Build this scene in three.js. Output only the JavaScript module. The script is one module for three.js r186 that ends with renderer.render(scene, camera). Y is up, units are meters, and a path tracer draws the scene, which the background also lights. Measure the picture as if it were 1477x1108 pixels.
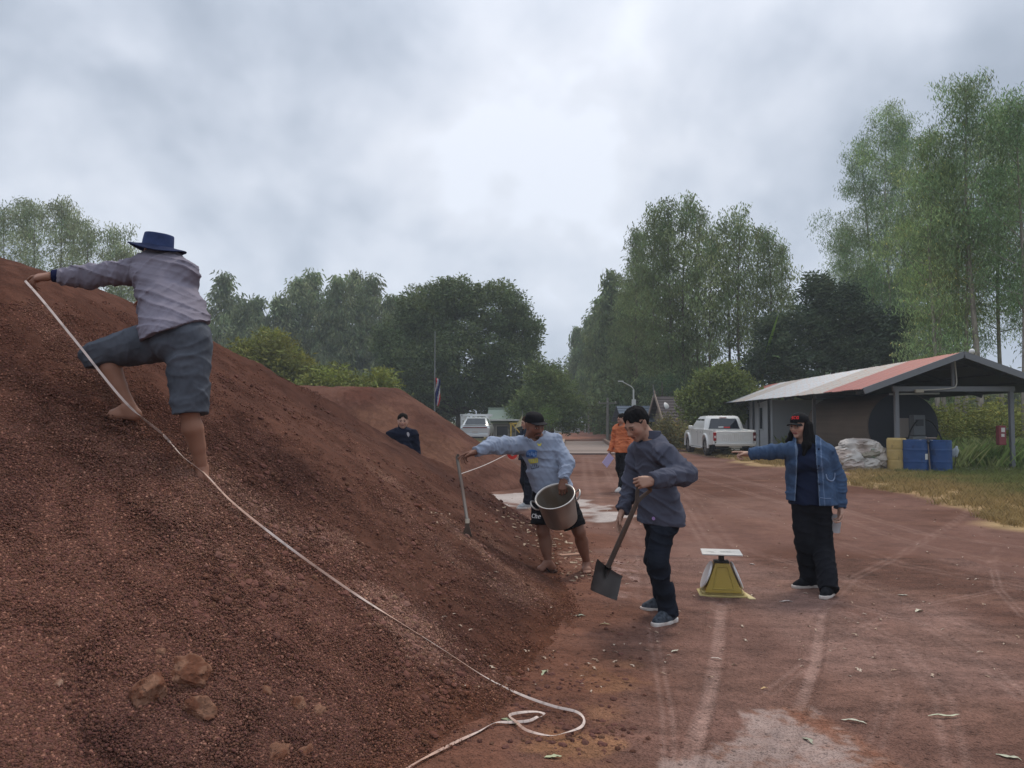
import * as THREE from 'three';
import { mergeGeometries, toCreasedNormals } from 'three/addons/utils/BufferGeometryUtils.js';
import { RoundedBoxGeometry } from 'three/addons/geometries/RoundedBoxGeometry.js';
import { DecalGeometry } from 'three/addons/geometries/DecalGeometry.js';

// ---------- camera, sky, sun, exposure ----------
const V3 = (x, y, z) => new THREE.Vector3(x, y, z);
const scene = new THREE.Scene();
const EYE = V3(0, 1.55, 0), PITCH = Math.atan(51 / 1108), FOCAL = 1108;
const camera = new THREE.PerspectiveCamera(53.13, 1024 / 768, 0.05, 5000);
camera.position.copy(EYE); camera.rotation.x = PITCH;
const renderer = new THREE.WebGLRenderer({ antialias: true });
renderer.toneMapping = THREE.LinearToneMapping; renderer.toneMappingExposure = 1.36;
renderer.shadowMap.enabled = true;
const SUN_DIR = V3(0.25, 0.9, -0.5).normalize();
const sun = new THREE.DirectionalLight(0xfff1df, 1.35);
sun.position.copy(SUN_DIR).multiplyScalar(120); sun.castShadow = true; sun.shadow.radius = 24;
Object.assign(sun.shadow.camera, { left: -60, right: 60, top: 60, bottom: -60, near: 1, far: 320 });
sun.shadow.mapSize.set(2048, 2048); scene.add(sun);

// random numbers and noise
function rng(seed) { let s = seed >>> 0; return () => { s = (s + 0x6D2B79F5) | 0; let t = Math.imul(s ^ (s >>> 15), 1 | s); t = (t + Math.imul(t ^ (t >>> 7), 61 | t)) ^ t; return ((t ^ (t >>> 14)) >>> 0) / 4294967296; }; }
const NT = new Float32Array(4096); { const r = rng(77); for (let i = 0; i < 4096; i++) NT[i] = r(); }
const PT = new Uint16Array(8192); { const r = rng(78), a = [...Array(4096).keys()]; for (let i = 4095; i > 0; i--) { const j = (r() * (i + 1)) | 0; [a[i], a[j]] = [a[j], a[i]]; } for (let i = 0; i < 8192; i++) PT[i] = a[i & 4095]; }
function n2(x, y) {
  const xi = Math.floor(x), yi = Math.floor(y); let fx = x - xi, fy = y - yi; fx = fx * fx * (3 - 2 * fx); fy = fy * fy * (3 - 2 * fy);
  const a = PT[xi & 4095], b = PT[(xi + 1) & 4095], y0 = yi & 4095, y1 = (yi + 1) & 4095;
  const p = NT[PT[a + y0]], q = NT[PT[b + y0]], r = NT[PT[a + y1]], s = NT[PT[b + y1]];
  return p + (q - p) * fx + (r - p + (p - q - r + s) * fx) * fy;
}
function n3(x, y, z) {
  const zi = Math.floor(z); let fz = z - zi; fz = fz * fz * (3 - 2 * fz);
  const a = n2(x + zi * 37.37, y + zi * 17.71), b = n2(x + (zi + 1) * 37.37, y + (zi + 1) * 17.71);
  return a + (b - a) * fz;
}
function fbm(x, y, o = 4) { let a = 0.5, s = 0, n = 0; for (let i = 0; i < o; i++) { s += a * n2(x, y); n += a; a *= 0.5; x = x * 2.03 + 11.7; y = y * 2.03 + 5.3; } return s / n; }
const clamp = (x, a = 0, b = 1) => x < a ? a : x > b ? b : x;
const sst = (a, b, x) => { const t = clamp((x - a) / (b - a)); return t * t * (3 - 2 * t); };
const mix = (a, b, t) => a + (b - a) * t;
const mix3 = (a, b, t) => [a[0] + (b[0] - a[0]) * t, a[1] + (b[1] - a[1]) * t, a[2] + (b[2] - a[2]) * t];
const lin = (r, g, b) => [r, g, b].map((c) => { c /= 255; return c <= 0.04045 ? c / 12.92 : ((c + 0.055) / 1.055) ** 2.4; });

{ // overcast sky, computed
  const W = 2048, H = 1024, d = new Float32Array(W * H * 4);
  const glow = V3(0.1, 0.44, -1).normalize();
  for (let j = 0; j < H; j++) {
    const el = ((j + 0.5) / H - 0.5) * Math.PI, y = Math.sin(el), c = Math.cos(el);
    for (let i = 0; i < W; i++) {
      const az = ((i + 0.5) / W - 0.5) * 2 * Math.PI, x = c * Math.cos(az), z = c * Math.sin(az), yy = Math.max(y, 0);
      const k = 3.3 / (yy + 0.75), px = (x * 0.88 + z * 0.475) * k + 20, pz = (z * 0.88 - x * 0.475) * k + 20;
      const wx = fbm(px * 1.1 + 3, pz * 1.1, 3), wz = fbm(px * 1.1 + 31, pz * 1.1 + 9, 3);
      const big = fbm(px * 0.9 + wx * 0.7, pz * 0.9 + wz * 0.7, 4), fine = fbm(px * 2.3 + wz * 1.0 + 50, pz * 2.3 + wx * 1.0, 6), wisp = fbm(px * 5.2 + wx * 1.5 + 90, pz * 5.2 + wz * 1.5, 5);
      let t = 0.5 + (big - 0.5) * 1.25 + (fine - 0.5) * 1.1 + (wisp - 0.5) * 0.5;
      const g = 0.45 * Math.exp(-((x - glow.x) ** 2 * 5 + (y - glow.y) ** 2 * 16 + (z - glow.z) ** 2 * 3));
      t += g * 0.26; t = clamp(t, 0.0, 1.15);
      t = t * t * (3 - 2 * Math.min(t, 1)) * 0.35 + t * 0.65;
      const up = 0.95 + 0.32 * sst(0.25, 0.9, yy);
      const L = mix(0.375, 0.655, t) * up;
      const bl = (1 - clamp(t, 0, 1)) * 0.8, hz = sst(0.45, 0.05, yy) * 0.35;
      const o = (j * W + i) * 4;
      d[o] = L * (0.945 - 0.10 * bl - 0.07 * hz); d[o + 1] = L * (1.0 - 0.01 * bl); d[o + 2] = L * (1.115 + 0.11 * bl + 0.05 * hz); d[o + 3] = 1;
    }
  }
  const sky = new THREE.DataTexture(d, W, H, THREE.RGBAFormat, THREE.FloatType);
  sky.mapping = THREE.EquirectangularReflectionMapping; sky.magFilter = THREE.LinearFilter; sky.minFilter = THREE.LinearFilter; sky.wrapS = THREE.RepeatWrapping; sky.needsUpdate = true;
  scene.background = sky; scene.environment = sky;
}
scene.fog = new THREE.FogExp2(0xd3dce4, 0.0013);

// a pixel of the 1477 x 1108 photograph and a depth along the view axis (planning positions)
const COSP = Math.cos(PITCH), SINP = Math.sin(PITCH);
function ray(u, v) { const a = (u - 738.5) / FOCAL, b = (554 - v) / FOCAL; return V3(a, b * COSP + SINP, -(COSP - b * SINP)); }
function at(u, v, d) { const r = ray(u, v); return r.multiplyScalar(d / -r.z).add(EYE); }
// ---------- naming ----------
const taken = {};
function numbered(n) { const k = taken[n] = (taken[n] ?? -1) + 1; return k ? n + '_' + String(k).padStart(3, '0') : n; }
function tag(o, label, category, group, kind) { if (label) o.userData.label = label; if (category) o.userData.category = category; if (group) o.userData.group = group; if (kind) o.userData.kind = kind; return o; }
function thing(name, label, category, pos, turn = 0, group) { const o = new THREE.Group(); o.name = numbered(name); o.position.copy(pos); o.rotation.y = turn; scene.add(o); return tag(o, label, category, group); }
function part(name, geo, mat, parent, label) { const g = Array.isArray(geo) ? join(geo) : geo; const m = new THREE.Mesh(g, mat); m.name = name; m.castShadow = m.receiveShadow = true; parent.add(m); if (label) m.userData.label = label; return m; }
function solo(name, geo, mat, label, category, pos, turn = 0, group) { const m = part(numbered(name), geo, mat, scene); if (pos) m.position.copy(pos); m.rotation.y = turn; return tag(m, label, category, group); }
function setting(name, geo, mat) { const m = part(numbered(name), geo, mat, scene); m.userData.kind = 'structure'; return m; }
function join(list) {
  const col = list.some((g) => g.attributes.color);
  return mergeGeometries(list.map((g0) => {
    const g = g0.index ? g0.toNonIndexed() : g0;
    for (const k of Object.keys(g.attributes)) if (!['position', 'normal', 'uv', 'color'].includes(k)) g.deleteAttribute(k);
    const n = g.attributes.position.count;
    if (!g.attributes.uv) g.setAttribute('uv', new THREE.BufferAttribute(new Float32Array(n * 2), 2));
    if (!g.attributes.normal) g.computeVertexNormals();
    if (col && !g.attributes.color) g.setAttribute('color', new THREE.BufferAttribute(new Float32Array(n * 3).fill(1), 3));
    return g;
  }));
}
const ORD = ['first', 'second', 'third', 'fourth', 'fifth', 'sixth', 'seventh', 'eighth', 'ninth', 'tenth', 'eleventh', 'twelfth', 'thirteenth', 'fourteenth', 'fifteenth', 'sixteenth', 'seventeenth', 'eighteenth', 'nineteenth', 'twentieth', 'twenty-first', 'twenty-second', 'twenty-third', 'twenty-fourth', 'twenty-fifth', 'twenty-sixth', 'twenty-seventh', 'twenty-eighth'];

// ---------- shapes ----------
const Q = new THREE.Quaternion(), M4 = new THREE.Matrix4(), UPV = V3(0, 1, 0);
function box(w, h, d, x = 0, y = 0, z = 0, ry = 0, r = 0) { const g = r ? new RoundedBoxGeometry(w, h, d, 2, r) : new THREE.BoxGeometry(w, h, d); if (ry) g.rotateY(ry); g.translate(x, y, z); return g; }
function bar(a, b, r1, r2 = r1, seg = 8) { const d = b.clone().sub(a), g = new THREE.CylinderGeometry(r2, r1, d.length(), seg); g.applyQuaternion(Q.setFromUnitVectors(UPV, d.clone().normalize())); g.translate((a.x + b.x) / 2, (a.y + b.y) / 2, (a.z + b.z) / 2); return g; }
function beam(a, b, w, h, up = UPV) { // rectangular bar from a to b
  const d = b.clone().sub(a), L = d.length(), z = d.normalize(), x = up.clone().cross(z).normalize(), y = z.clone().cross(x);
  const g = new THREE.BoxGeometry(w, h, L); g.applyMatrix4(M4.makeBasis(x, y, z)); g.translate((a.x + b.x) / 2, (a.y + b.y) / 2, (a.z + b.z) / 2); return g;
}
function tube(pts, r, seg = 24, rs = 6, closed = false) { return new THREE.TubeGeometry(new THREE.CatmullRomCurve3(pts, closed), seg, r, rs, closed); }
function lathe(pts, seg = 24) { return new THREE.LatheGeometry(pts.map((p) => new THREE.Vector2(p[0], p[1])), seg); }
function extrude(pts, depth, bevel = 0, bs = 2) { const s = new THREE.Shape(pts.map((p) => new THREE.Vector2(p[0], p[1]))); return new THREE.ExtrudeGeometry(s, { depth, bevelEnabled: bevel > 0, bevelThickness: bevel, bevelSize: bevel, bevelSegments: bs, curveSegments: 8 }); }
function quadGeo(a, b, c, d) { const g = new THREE.BufferGeometry(); g.setAttribute('position', new THREE.Float32BufferAttribute([...a, ...b, ...c, ...a, ...c, ...d].flatMap((p) => p.isVector3 ? [p.x, p.y, p.z] : p), 3)); g.setAttribute('uv', new THREE.Float32BufferAttribute([0, 0, 1, 0, 1, 1, 0, 0, 1, 1, 0, 1], 2)); g.computeVertexNormals(); return g; }
// tapered tube with a changing radius along points
function limb(pts, radii, seg = 7) {
  const P = [], N = [], I = [], U = []; let ref = V3(1, 0, 0.3).normalize(); let len = 0;
  for (let i = 0; i < pts.length; i++) {
    const t = pts[Math.min(i + 1, pts.length - 1)].clone().sub(pts[Math.max(i - 1, 0)]).normalize();
    const x = ref.clone().sub(t.clone().multiplyScalar(ref.dot(t))).normalize(), y = t.clone().cross(x); ref = x; if (i) len += pts[i].distanceTo(pts[i - 1]);
    for (let k = 0; k <= seg; k++) { const a = k / seg * 2 * Math.PI, n = x.clone().multiplyScalar(Math.cos(a)).addScaledVector(y, Math.sin(a)); N.push(n.x, n.y, n.z); P.push(pts[i].x + n.x * radii[i], pts[i].y + n.y * radii[i], pts[i].z + n.z * radii[i]); U.push(k / seg, len); }
    if (i) for (let k = 0; k < seg; k++) { const a = (i - 1) * (seg + 1) + k, b = a + seg + 1; I.push(a, a + 1, b, b, a + 1, b + 1); }
  }
  const g = new THREE.BufferGeometry(); g.setAttribute('position', new THREE.Float32BufferAttribute(P, 3)); g.setAttribute('normal', new THREE.Float32BufferAttribute(N, 3)); g.setAttribute('uv', new THREE.Float32BufferAttribute(U, 2)); g.setIndex(I); return g;
}
function paint(g, c) { const n = g.attributes.position.count, a = new Float32Array(n * 3); for (let i = 0; i < n; i++) a.set(typeof c === 'function' ? c(g.attributes.position.getX(i), g.attributes.position.getY(i), g.attributes.position.getZ(i)) : c, i * 3); g.setAttribute('color', new THREE.BufferAttribute(a, 3)); return g; }
function std(color, rough = 0.8, extra = {}) { const m = new THREE.MeshPhysicalMaterial({ roughness: rough, specularIntensity: rough > .72 ? .3 : .8, side: THREE.DoubleSide, ...extra }); m.color.setRGB(...color); return m; }
function vcol(rough = 0.9, extra = {}) { return new THREE.MeshPhysicalMaterial({ vertexColors: true, roughness: rough, specularIntensity: rough > .8 ? .2 : .6, side: THREE.DoubleSide, ...extra }); }
function dataTex(size, fn, srgb, w = size) { // fn(i, j) -> value or [r,g,b] in 0..1
  const d = new Uint8Array(w * size * 4);
  for (let j = 0; j < size; j++) for (let i = 0; i < w; i++) { const c = fn(i, j), o = (j * w + i) * 4; if (typeof c === 'number') d[o] = d[o + 1] = d[o + 2] = clamp(c) * 255; else { d[o] = clamp(c[0]) * 255; d[o + 1] = clamp(c[1]) * 255; d[o + 2] = clamp(c[2]) * 255; } d[o + 3] = 255; }
  const t = new THREE.DataTexture(d, w, size); t.wrapS = t.wrapT = THREE.RepeatWrapping; t.magFilter = THREE.LinearFilter; t.minFilter = THREE.LinearMipmapLinearFilter; if (srgb) t.colorSpace = THREE.SRGBColorSpace; t.needsUpdate = true; return t;
}
const toS = (c) => c <= 0.0031308 ? c * 12.92 : 1.055 * c ** (1 / 2.4) - 0.055;

// ---------- meshes from distance fields (surface nets) ----------
function meshField(f, lo, hi, cell, color) {
  const nx = Math.ceil((hi.x - lo.x) / cell) + 2, ny = Math.ceil((hi.y - lo.y) / cell) + 2, nz = Math.ceil((hi.z - lo.z) / cell) + 2;
  const D = new Float32Array(nx * ny * nz).fill(1), S = 4, id = (i, j, k) => i + nx * (j + ny * k);
  for (let k0 = 0; k0 < nz; k0 += S) for (let j0 = 0; j0 < ny; j0 += S) for (let i0 = 0; i0 < nx; i0 += S) {
    const dc = f(lo.x + (i0 + 1.5) * cell, lo.y + (j0 + 1.5) * cell, lo.z + (k0 + 1.5) * cell), far = Math.abs(dc) > cell * 5.2 + 0.012;
    for (let k = k0; k < Math.min(k0 + S, nz); k++) for (let j = j0; j < Math.min(j0 + S, ny); j++) for (let i = i0; i < Math.min(i0 + S, nx); i++)
      D[id(i, j, k)] = far ? dc : f(lo.x + i * cell, lo.y + j * cell, lo.z + k * cell);
  }
  const vert = new Int32Array(nx * ny * nz).fill(-1), P = [], I = [];
  for (let k = 0; k < nz - 1; k++) for (let j = 0; j < ny - 1; j++) for (let i = 0; i < nx - 1; i++) {
    let m = 0, cx = 0, cy = 0, cz = 0, n = 0; const c = [];
    for (let q = 0; q < 8; q++) { const v = D[id(i + (q & 1), j + ((q >> 1) & 1), k + (q >> 2))]; c.push(v); if (v < 0) m |= 1 << q; }
    if (m === 0 || m === 255) continue;
    for (let a = 0; a < 8; a++) for (let e = 0; e < 3; e++) { const b = a | (1 << e); if (b === a) continue; if ((c[a] < 0) !== (c[b] < 0)) { const t = c[a] / (c[a] - c[b]); cx += (a & 1) + (e === 0 ? t : 0); cy += ((a >> 1) & 1) + (e === 1 ? t : 0); cz += (a >> 2) + (e === 2 ? t : 0); n++; } }
    vert[id(i, j, k)] = P.length / 3; P.push(lo.x + (i + cx / n) * cell, lo.y + (j + cy / n) * cell, lo.z + (k + cz / n) * cell);
  }
  const quad = (a, b, c, d, flip) => { if (a < 0 || b < 0 || c < 0 || d < 0) return; flip ? I.push(a, c, b, a, d, c) : I.push(a, b, c, a, c, d); };
  for (let k = 1; k < nz - 1; k++) for (let j = 1; j < ny - 1; j++) for (let i = 1; i < nx - 1; i++) {
    const s = D[id(i, j, k)] < 0;
    if (s !== (D[id(i + 1, j, k)] < 0)) quad(vert[id(i, j - 1, k - 1)], vert[id(i, j, k - 1)], vert[id(i, j, k)], vert[id(i, j - 1, k)], !s);
    if (s !== (D[id(i, j + 1, k)] < 0)) quad(vert[id(i - 1, j, k - 1)], vert[id(i - 1, j, k)], vert[id(i, j, k)], vert[id(i, j, k - 1)], !s);
    if (s !== (D[id(i, j, k + 1)] < 0)) quad(vert[id(i - 1, j - 1, k)], vert[id(i, j - 1, k)], vert[id(i, j, k)], vert[id(i - 1, j, k)], !s);
  }
  const g = new THREE.BufferGeometry(); g.setAttribute('position', new THREE.Float32BufferAttribute(P, 3)); g.setIndex(I); g.computeVertexNormals();
  if (color) { const n = P.length / 3, C = new Float32Array(n * 3); for (let i = 0; i < n; i++) C.set(color(P[i * 3], P[i * 3 + 1], P[i * 3 + 2]), i * 3); g.setAttribute('color', new THREE.BufferAttribute(C, 3)); }
  return g;
}
// ---------- figures: distance fields of tapered bones ----------
const vv = (a) => a.isVector3 ? a : V3(...a);
function RC(a, b, ra, rb, o = {}) {
  a = vv(a); b = vv(b); const bx = b.x - a.x, by = b.y - a.y, bz = b.z - a.z, LL = bx * bx + by * by + bz * bz + 1e-9, L = Math.sqrt(LL), n = o.n, f = o.f ?? 1, sc = 1 / (1 + (f - 1) * .5), wr = o.wr;
  let ux = 0, uy = 0, uz = 0, wx = 0, wy = 0, wz = 0;
  if (wr) { const d = V3(bx, by, bz).divideScalar(L), u = (Math.abs(d.y) < .8 ? V3(0, 1, 0) : V3(1, 0, 0)).cross(d).normalize(), w = d.clone().cross(u); [ux, uy, uz, wx, wy, wz] = [u.x, u.y, u.z, w.x, w.y, w.z]; }
  const fn = (x, y, z) => {
    const px = x - a.x, py = y - a.y, pz = z - a.z, tr = (px * bx + py * by + pz * bz) / LL, t = tr < 0 ? 0 : tr > 1 ? 1 : tr;
    let ox = px - bx * t, oy = py - by * t, oz = pz - bz * t;
    if (n && f !== 1) { const q = (ox * n.x + oy * n.y + oz * n.z) * (f - 1); ox += n.x * q; oy += n.y * q; oz += n.z * q; }
    let r = ra + (rb - ra) * t; if (o.mid) r += o.mid * 4 * t * (1 - t);
    let d = (Math.sqrt(ox * ox + oy * oy + oz * oz) - r) * sc;
    if (wr && d < .06 && d > -.06) { const u = ox * ux + oy * uy + oz * uz, w = ox * wx + oy * wy + oz * wz, s = tr * L, q = 1 - Math.abs(2 * n3(s * wr[1] + u * wr[1] * .55 + wr[3] * 9.1, u * wr[2] + 40, w * wr[2] + wr[3]) - 1); d -= wr[0] * (q * q * q * 1.5 - .4); }
    if (o.capB !== undefined) d = Math.max(d, (tr - 1) * L - o.capB);
    if (o.capA !== undefined) d = Math.max(d, -tr * L - o.capA);
    return d;
  };
  const R = Math.max(ra, rb) + (o.mid ?? 0) + .03; fn.lo = a.clone().min(b).subScalar(R); fn.hi = a.clone().max(b).addScalar(R); return fn;
}
function ELL(c, r, B) { // ellipsoid; B = [x, y, z] axes
  c = vv(c); const [X, Y, Z] = B ?? [V3(1, 0, 0), V3(0, 1, 0), V3(0, 0, 1)], m = Math.min(...r), M = Math.max(...r) + .03;
  const fn = (x, y, z) => { const px = x - c.x, py = y - c.y, pz = z - c.z, a = (px * X.x + py * X.y + pz * X.z) / r[0], b = (px * Y.x + py * Y.y + pz * Y.z) / r[1], e = (px * Z.x + py * Z.y + pz * Z.z) / r[2], k0 = Math.sqrt(a * a + b * b + e * e), k1 = Math.sqrt((a / r[0]) ** 2 + (b / r[1]) ** 2 + (e / r[2]) ** 2); return k1 < 1e-9 ? -m : k0 * (k0 - 1) / k1; };
  fn.lo = c.clone().subScalar(M); fn.hi = c.clone().addScalar(M); return fn;
}
function smin(a, b, k) { if (k <= 0) return Math.min(a, b); const h = Math.max(k - Math.abs(a - b), 0) / k; return Math.min(a, b) - h * h * k * .25; }
function smax(a, b, k) { return -smin(-a, -b, k); }
function UN(list, k) { const n = list.length, fn = (x, y, z) => { let d = list[0](x, y, z); for (let i = 1; i < n; i++) d = smin(d, list[i](x, y, z), k); return d; }; fn.lo = list.reduce((m, f) => m.min(f.lo), V3(1e9, 1e9, 1e9)); fn.hi = list.reduce((m, f) => m.max(f.hi), V3(-1e9, -1e9, -1e9)); return fn; }
function MOD(f, g) { const fn = (x, y, z) => g(f(x, y, z), x, y, z); fn.lo = f.lo; fn.hi = f.hi; return fn; }
function meshOf(f, cell, color) { return meshField(f, f.lo, f.hi, cell, color); }
function folds(amp, axis, fa, fl, seed) { // cloth folds running across an axis
  const a = axis.clone().normalize(), u = (Math.abs(a.y) < .8 ? V3(0, 1, 0) : V3(1, 0, 0)).cross(a).normalize(), w = a.clone().cross(u);
  return (x, y, z) => { const s = x * a.x + y * a.y + z * a.z, p = x * u.x + y * u.y + z * u.z, q = x * w.x + y * w.y + z * w.z, wob = n3(p * 5 + seed, q * 5, s * 4) * 1.1; const r = 1 - Math.abs(2 * n3(s * fa + wob + seed * 3, p * fl + seed, q * fl) - 1), e = r * r, r2 = 1 - Math.abs(2 * n3(s * fa * 2.1 + wob * 2 + seed * 5, p * fl * 2.6 + s * 9, q * fl * 2.6 + seed) - 1), e2 = r2 * r2 * r2; return -amp * (e * e * 1.3 + e * .3 - .5 + (e2 * r2 - .25) * .55); };
}
function basis(fwd, up = V3(0, 1, 0)) { const z = fwd.clone().normalize(), x = up.clone().cross(z).normalize(), y = z.clone().cross(x); return [x, y, z]; } // x = the person's left
function rolled(B, a) { const [x, y, z] = B, c = Math.cos(a), s = Math.sin(a); return [x.clone().multiplyScalar(c).addScaledVector(y, s), y.clone().multiplyScalar(c).addScaledVector(x, -s), z]; }
function inFrame(f, c, B, lo, hi) { // f in local coordinates -> world field
  const [X, Y, Z] = B, fn = (x, y, z) => { const px = x - c.x, py = y - c.y, pz = z - c.z; return f(px * X.x + py * X.y + pz * X.z, px * Y.x + py * Y.y + pz * Y.z, px * Z.x + py * Z.y + pz * Z.z); };
  fn.lo = V3(1e9, 1e9, 1e9); fn.hi = V3(-1e9, -1e9, -1e9);
  for (let q = 0; q < 8; q++) { const p = c.clone().addScaledVector(X, q & 1 ? hi.x : lo.x).addScaledVector(Y, q & 2 ? hi.y : lo.y).addScaledVector(Z, q & 4 ? hi.z : lo.z); fn.lo.min(p); fn.hi.max(p); } return fn;
}
function localMesh(f, lo, hi, cell, color, c, B) { const g = meshField(f, lo, hi, cell, color); g.applyMatrix4(new THREE.Matrix4().makeBasis(...B).setPosition(c)); return g; }

// head: y up, z to the face, x to the person's left; about 0.23 tall
function headParts(o = {}) {
  const w = o.wide ?? 1, list = [ELL([0, .038, -.016], [.074 * w, .078, .092]), ELL([0, -.018, .022], [.061 * w, .085, .062]), RC([0, -.055, .012], [0, -.092, .058], .052 * w, .022), RC([.036 * w, -.022, .052], [-.036 * w, -.022, .052], .025, .025), RC([-.034, .021, .074], [.034, .021, .074], .014, .014)];
  const k1 = UN(list, .03), nose = UN([RC([0, .012, .086], [0, -.028, .105], .008, .0125), RC([.012, -.034, .094], [-.012, -.034, .094], .0085, .0085)], .012), lips = UN([RC([-.019, -.0575, .078], [.019, -.0575, .078], .0075, .0075, { mid: .004 }), RC([-.015, -.067, .077], [.015, -.067, .077], .0085, .0085, { mid: .003 })], .003);
  const ears = UN([1, -1].map((s) => UN([RC([s * .074 * w, .018, -.012], [s * .073 * w, -.03, -.006], .013, .008, { n: V3(.9, 0, .43 * s).normalize(), f: 1.7 }), RC([s * .079 * w, .024, -.022], [s * .078 * w, -.015, -.02], .009, .007)], .01)), .001), neck = RC([0, -.05, -.025], [0, -.16, -.045], .056 * (o.neck ?? 1), .062 * (o.neck ?? 1));
  return (x, y, z) => {
    let d = k1(x, y, z); if (d > .09) return Math.min(d, neck(x, y, z)) - .0;
    d = smin(d, nose(x, y, z), .014);
    for (const s of [1, -1]) { const e = Math.hypot(x - s * .031, (y - .004) * 1.35, z - .094) - .016; d = smax(d, -e, .012); }
    for (const s of [1, -1]) d = smin(d, Math.hypot(x - s * .031, y - .003, z - .0705) - .0135, .004);
    d = smin(d, lips(x, y, z), .006); d = smax(d, -(Math.hypot(x * .35, (y + .0625) * 2.2, z - .09) - .004), .003); d = smin(d, ears(x, y, z), .008); return smin(d, neck(x, y, z), .035);
  };
}
function faceColour(skin, o = {}) {
  const lip = o.lip ?? mix3(skin, [.30, .10, .09], .55), brow = o.brow ?? [.02, .015, .012];
  return (x, y, z) => {
    let c = mix3(skin, [skin[0] * 1.05, skin[1] * .8, skin[2] * .75], .5 * sst(.05, .02, Math.hypot(Math.abs(x) - .04, y + .025)) * (z > .03 ? 1 : 0));
    c = mix3(c, mix3(skin, [.16, .08, .06], .4), .35 * (n3(x * 60, y * 60, z * 60) - .3));
    if (z > .06) {
      const ax = Math.abs(x);
      c = mix3(c, lip, sst(.012, .006, Math.abs(y + .0625)) * sst(.03, .02, ax));
      c = mix3(c, [.10, .03, .025], sst(.0035, .0015, Math.abs(y + .0625)) * sst(.026, .018, ax));
      c = mix3(c, brow, .7 * sst(.0075, .004, Math.abs(y - .028 + (ax - .03) ** 2 * 7)) * sst(.010, .016, ax) * sst(.056, .046, ax));
      const ex = (ax - .031) / .0155, ey = (y - .003) / .0065, e = ex * ex + ey * ey;
      if (e < 1) c = Math.abs(ax - .031) < .0062 ? [.03, .02, .015] : [.42, .36, .32]; else if (e < 1.5) c = mix3(c, [.06, .03, .02], .45);
      c = mix3(c, [.08, .04, .03], .6 * sst(.004, .001, Math.hypot(ax - .0085, (y + .041)))); // nostrils
      if (o.beard) { const b = Math.max(sst(.010, .004, Math.abs(y + .049 + ax * .22)) * sst(.036, .026, ax), sst(.030, .018, ax) * sst(-.074, -.084, y), sst(.006, .003, Math.abs(ax - .033 + (y + .07) * .1)) * sst(-.05, -.06, y)); c = mix3(c, [.03, .022, .018], o.beard * b); }
    }
    return c;
  };
}
// hand field: W wrist, dir towards the fingers, pn where the palm faces, right = right hand
function handField(W, dir, pn, right, o = {}) {
  const y = dir.clone().normalize(), z = pn.clone().addScaledVector(y, -pn.dot(y)).normalize(), x = y.clone().cross(z).multiplyScalar(right ? 1 : -1), s = o.s ?? 1;
  const P = (a, b, c) => W.clone().addScaledVector(x, a * s).addScaledVector(y, b * s).addScaledVector(z, c * s);
  const kx = [.031, .010, -.011, -.030], ky = [.092, .096, .091, .081], len = [[.042, .026, .021], [.046, .030, .022], [.042, .028, .021], [.033, .021, .018]], curl = o.curl ?? [[.25, .3, .2], [.3, .35, .2], [.35, .4, .25], [.4, .4, .25]], spread = o.spread ?? [.08, .02, -.04, -.1];
  const palm = []; for (let i = 0; i < 4; i++) palm.push(RC(P(kx[i] * .55, .004, 0), P(kx[i], ky[i] - .008, 0), .0165 * s, .0125 * s)); palm.push(RC(P(.018, .015, .008), P(.030, .045, .010), .018 * s, .014 * s)); palm.push(RC(P(-.016, .012, .006), P(-.024, .06, .004), .016 * s, .013 * s));
  const parts = [UN(palm, .014 * s)];
  for (let i = 0; i < 4; i++) { let a = 0, p = P(kx[i], ky[i] - .006, 0); const seg = []; for (let k = 0; k < 3; k++) { a += curl[i][k]; const d = y.clone().multiplyScalar(Math.cos(a)).addScaledVector(z, Math.sin(a)).addScaledVector(x, Math.sin(spread[i]) * Math.cos(a)).normalize(), q = p.clone().addScaledVector(d, len[i][k] * s); seg.push(RC(p, q, (.0098 - k * .0008 - (i === 3 ? .001 : 0)) * s, (.009 - k * .0009 - (i === 3 ? .001 : 0)) * s)); p = q; } parts.push(UN(seg, .003)); }
  const t = o.thumb ?? [.7, .35, .3]; // swing out, towards the palm, bend
  { let p = P(.030, .030, .010), d = y.clone().multiplyScalar(Math.cos(t[0])).addScaledVector(x, Math.sin(t[0]) * Math.cos(t[1])).addScaledVector(z, Math.sin(t[0]) * Math.sin(t[1])).normalize(); const seg = []; for (let k = 0; k < 3; k++) { const q = p.clone().addScaledVector(d, [.030, .030, .024][k] * s); seg.push(RC(p, q, (.013 - k * .0015) * s, (.0115 - k * .0015) * s)); p = q; d = d.clone().addScaledVector(y, .25 * t[2]).addScaledVector(x, -.5 * t[2]).addScaledVector(z, .3 * t[2]).normalize(); } parts.push(UN(seg, .004)); }
  return UN(parts, .0055 * s);
}
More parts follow.
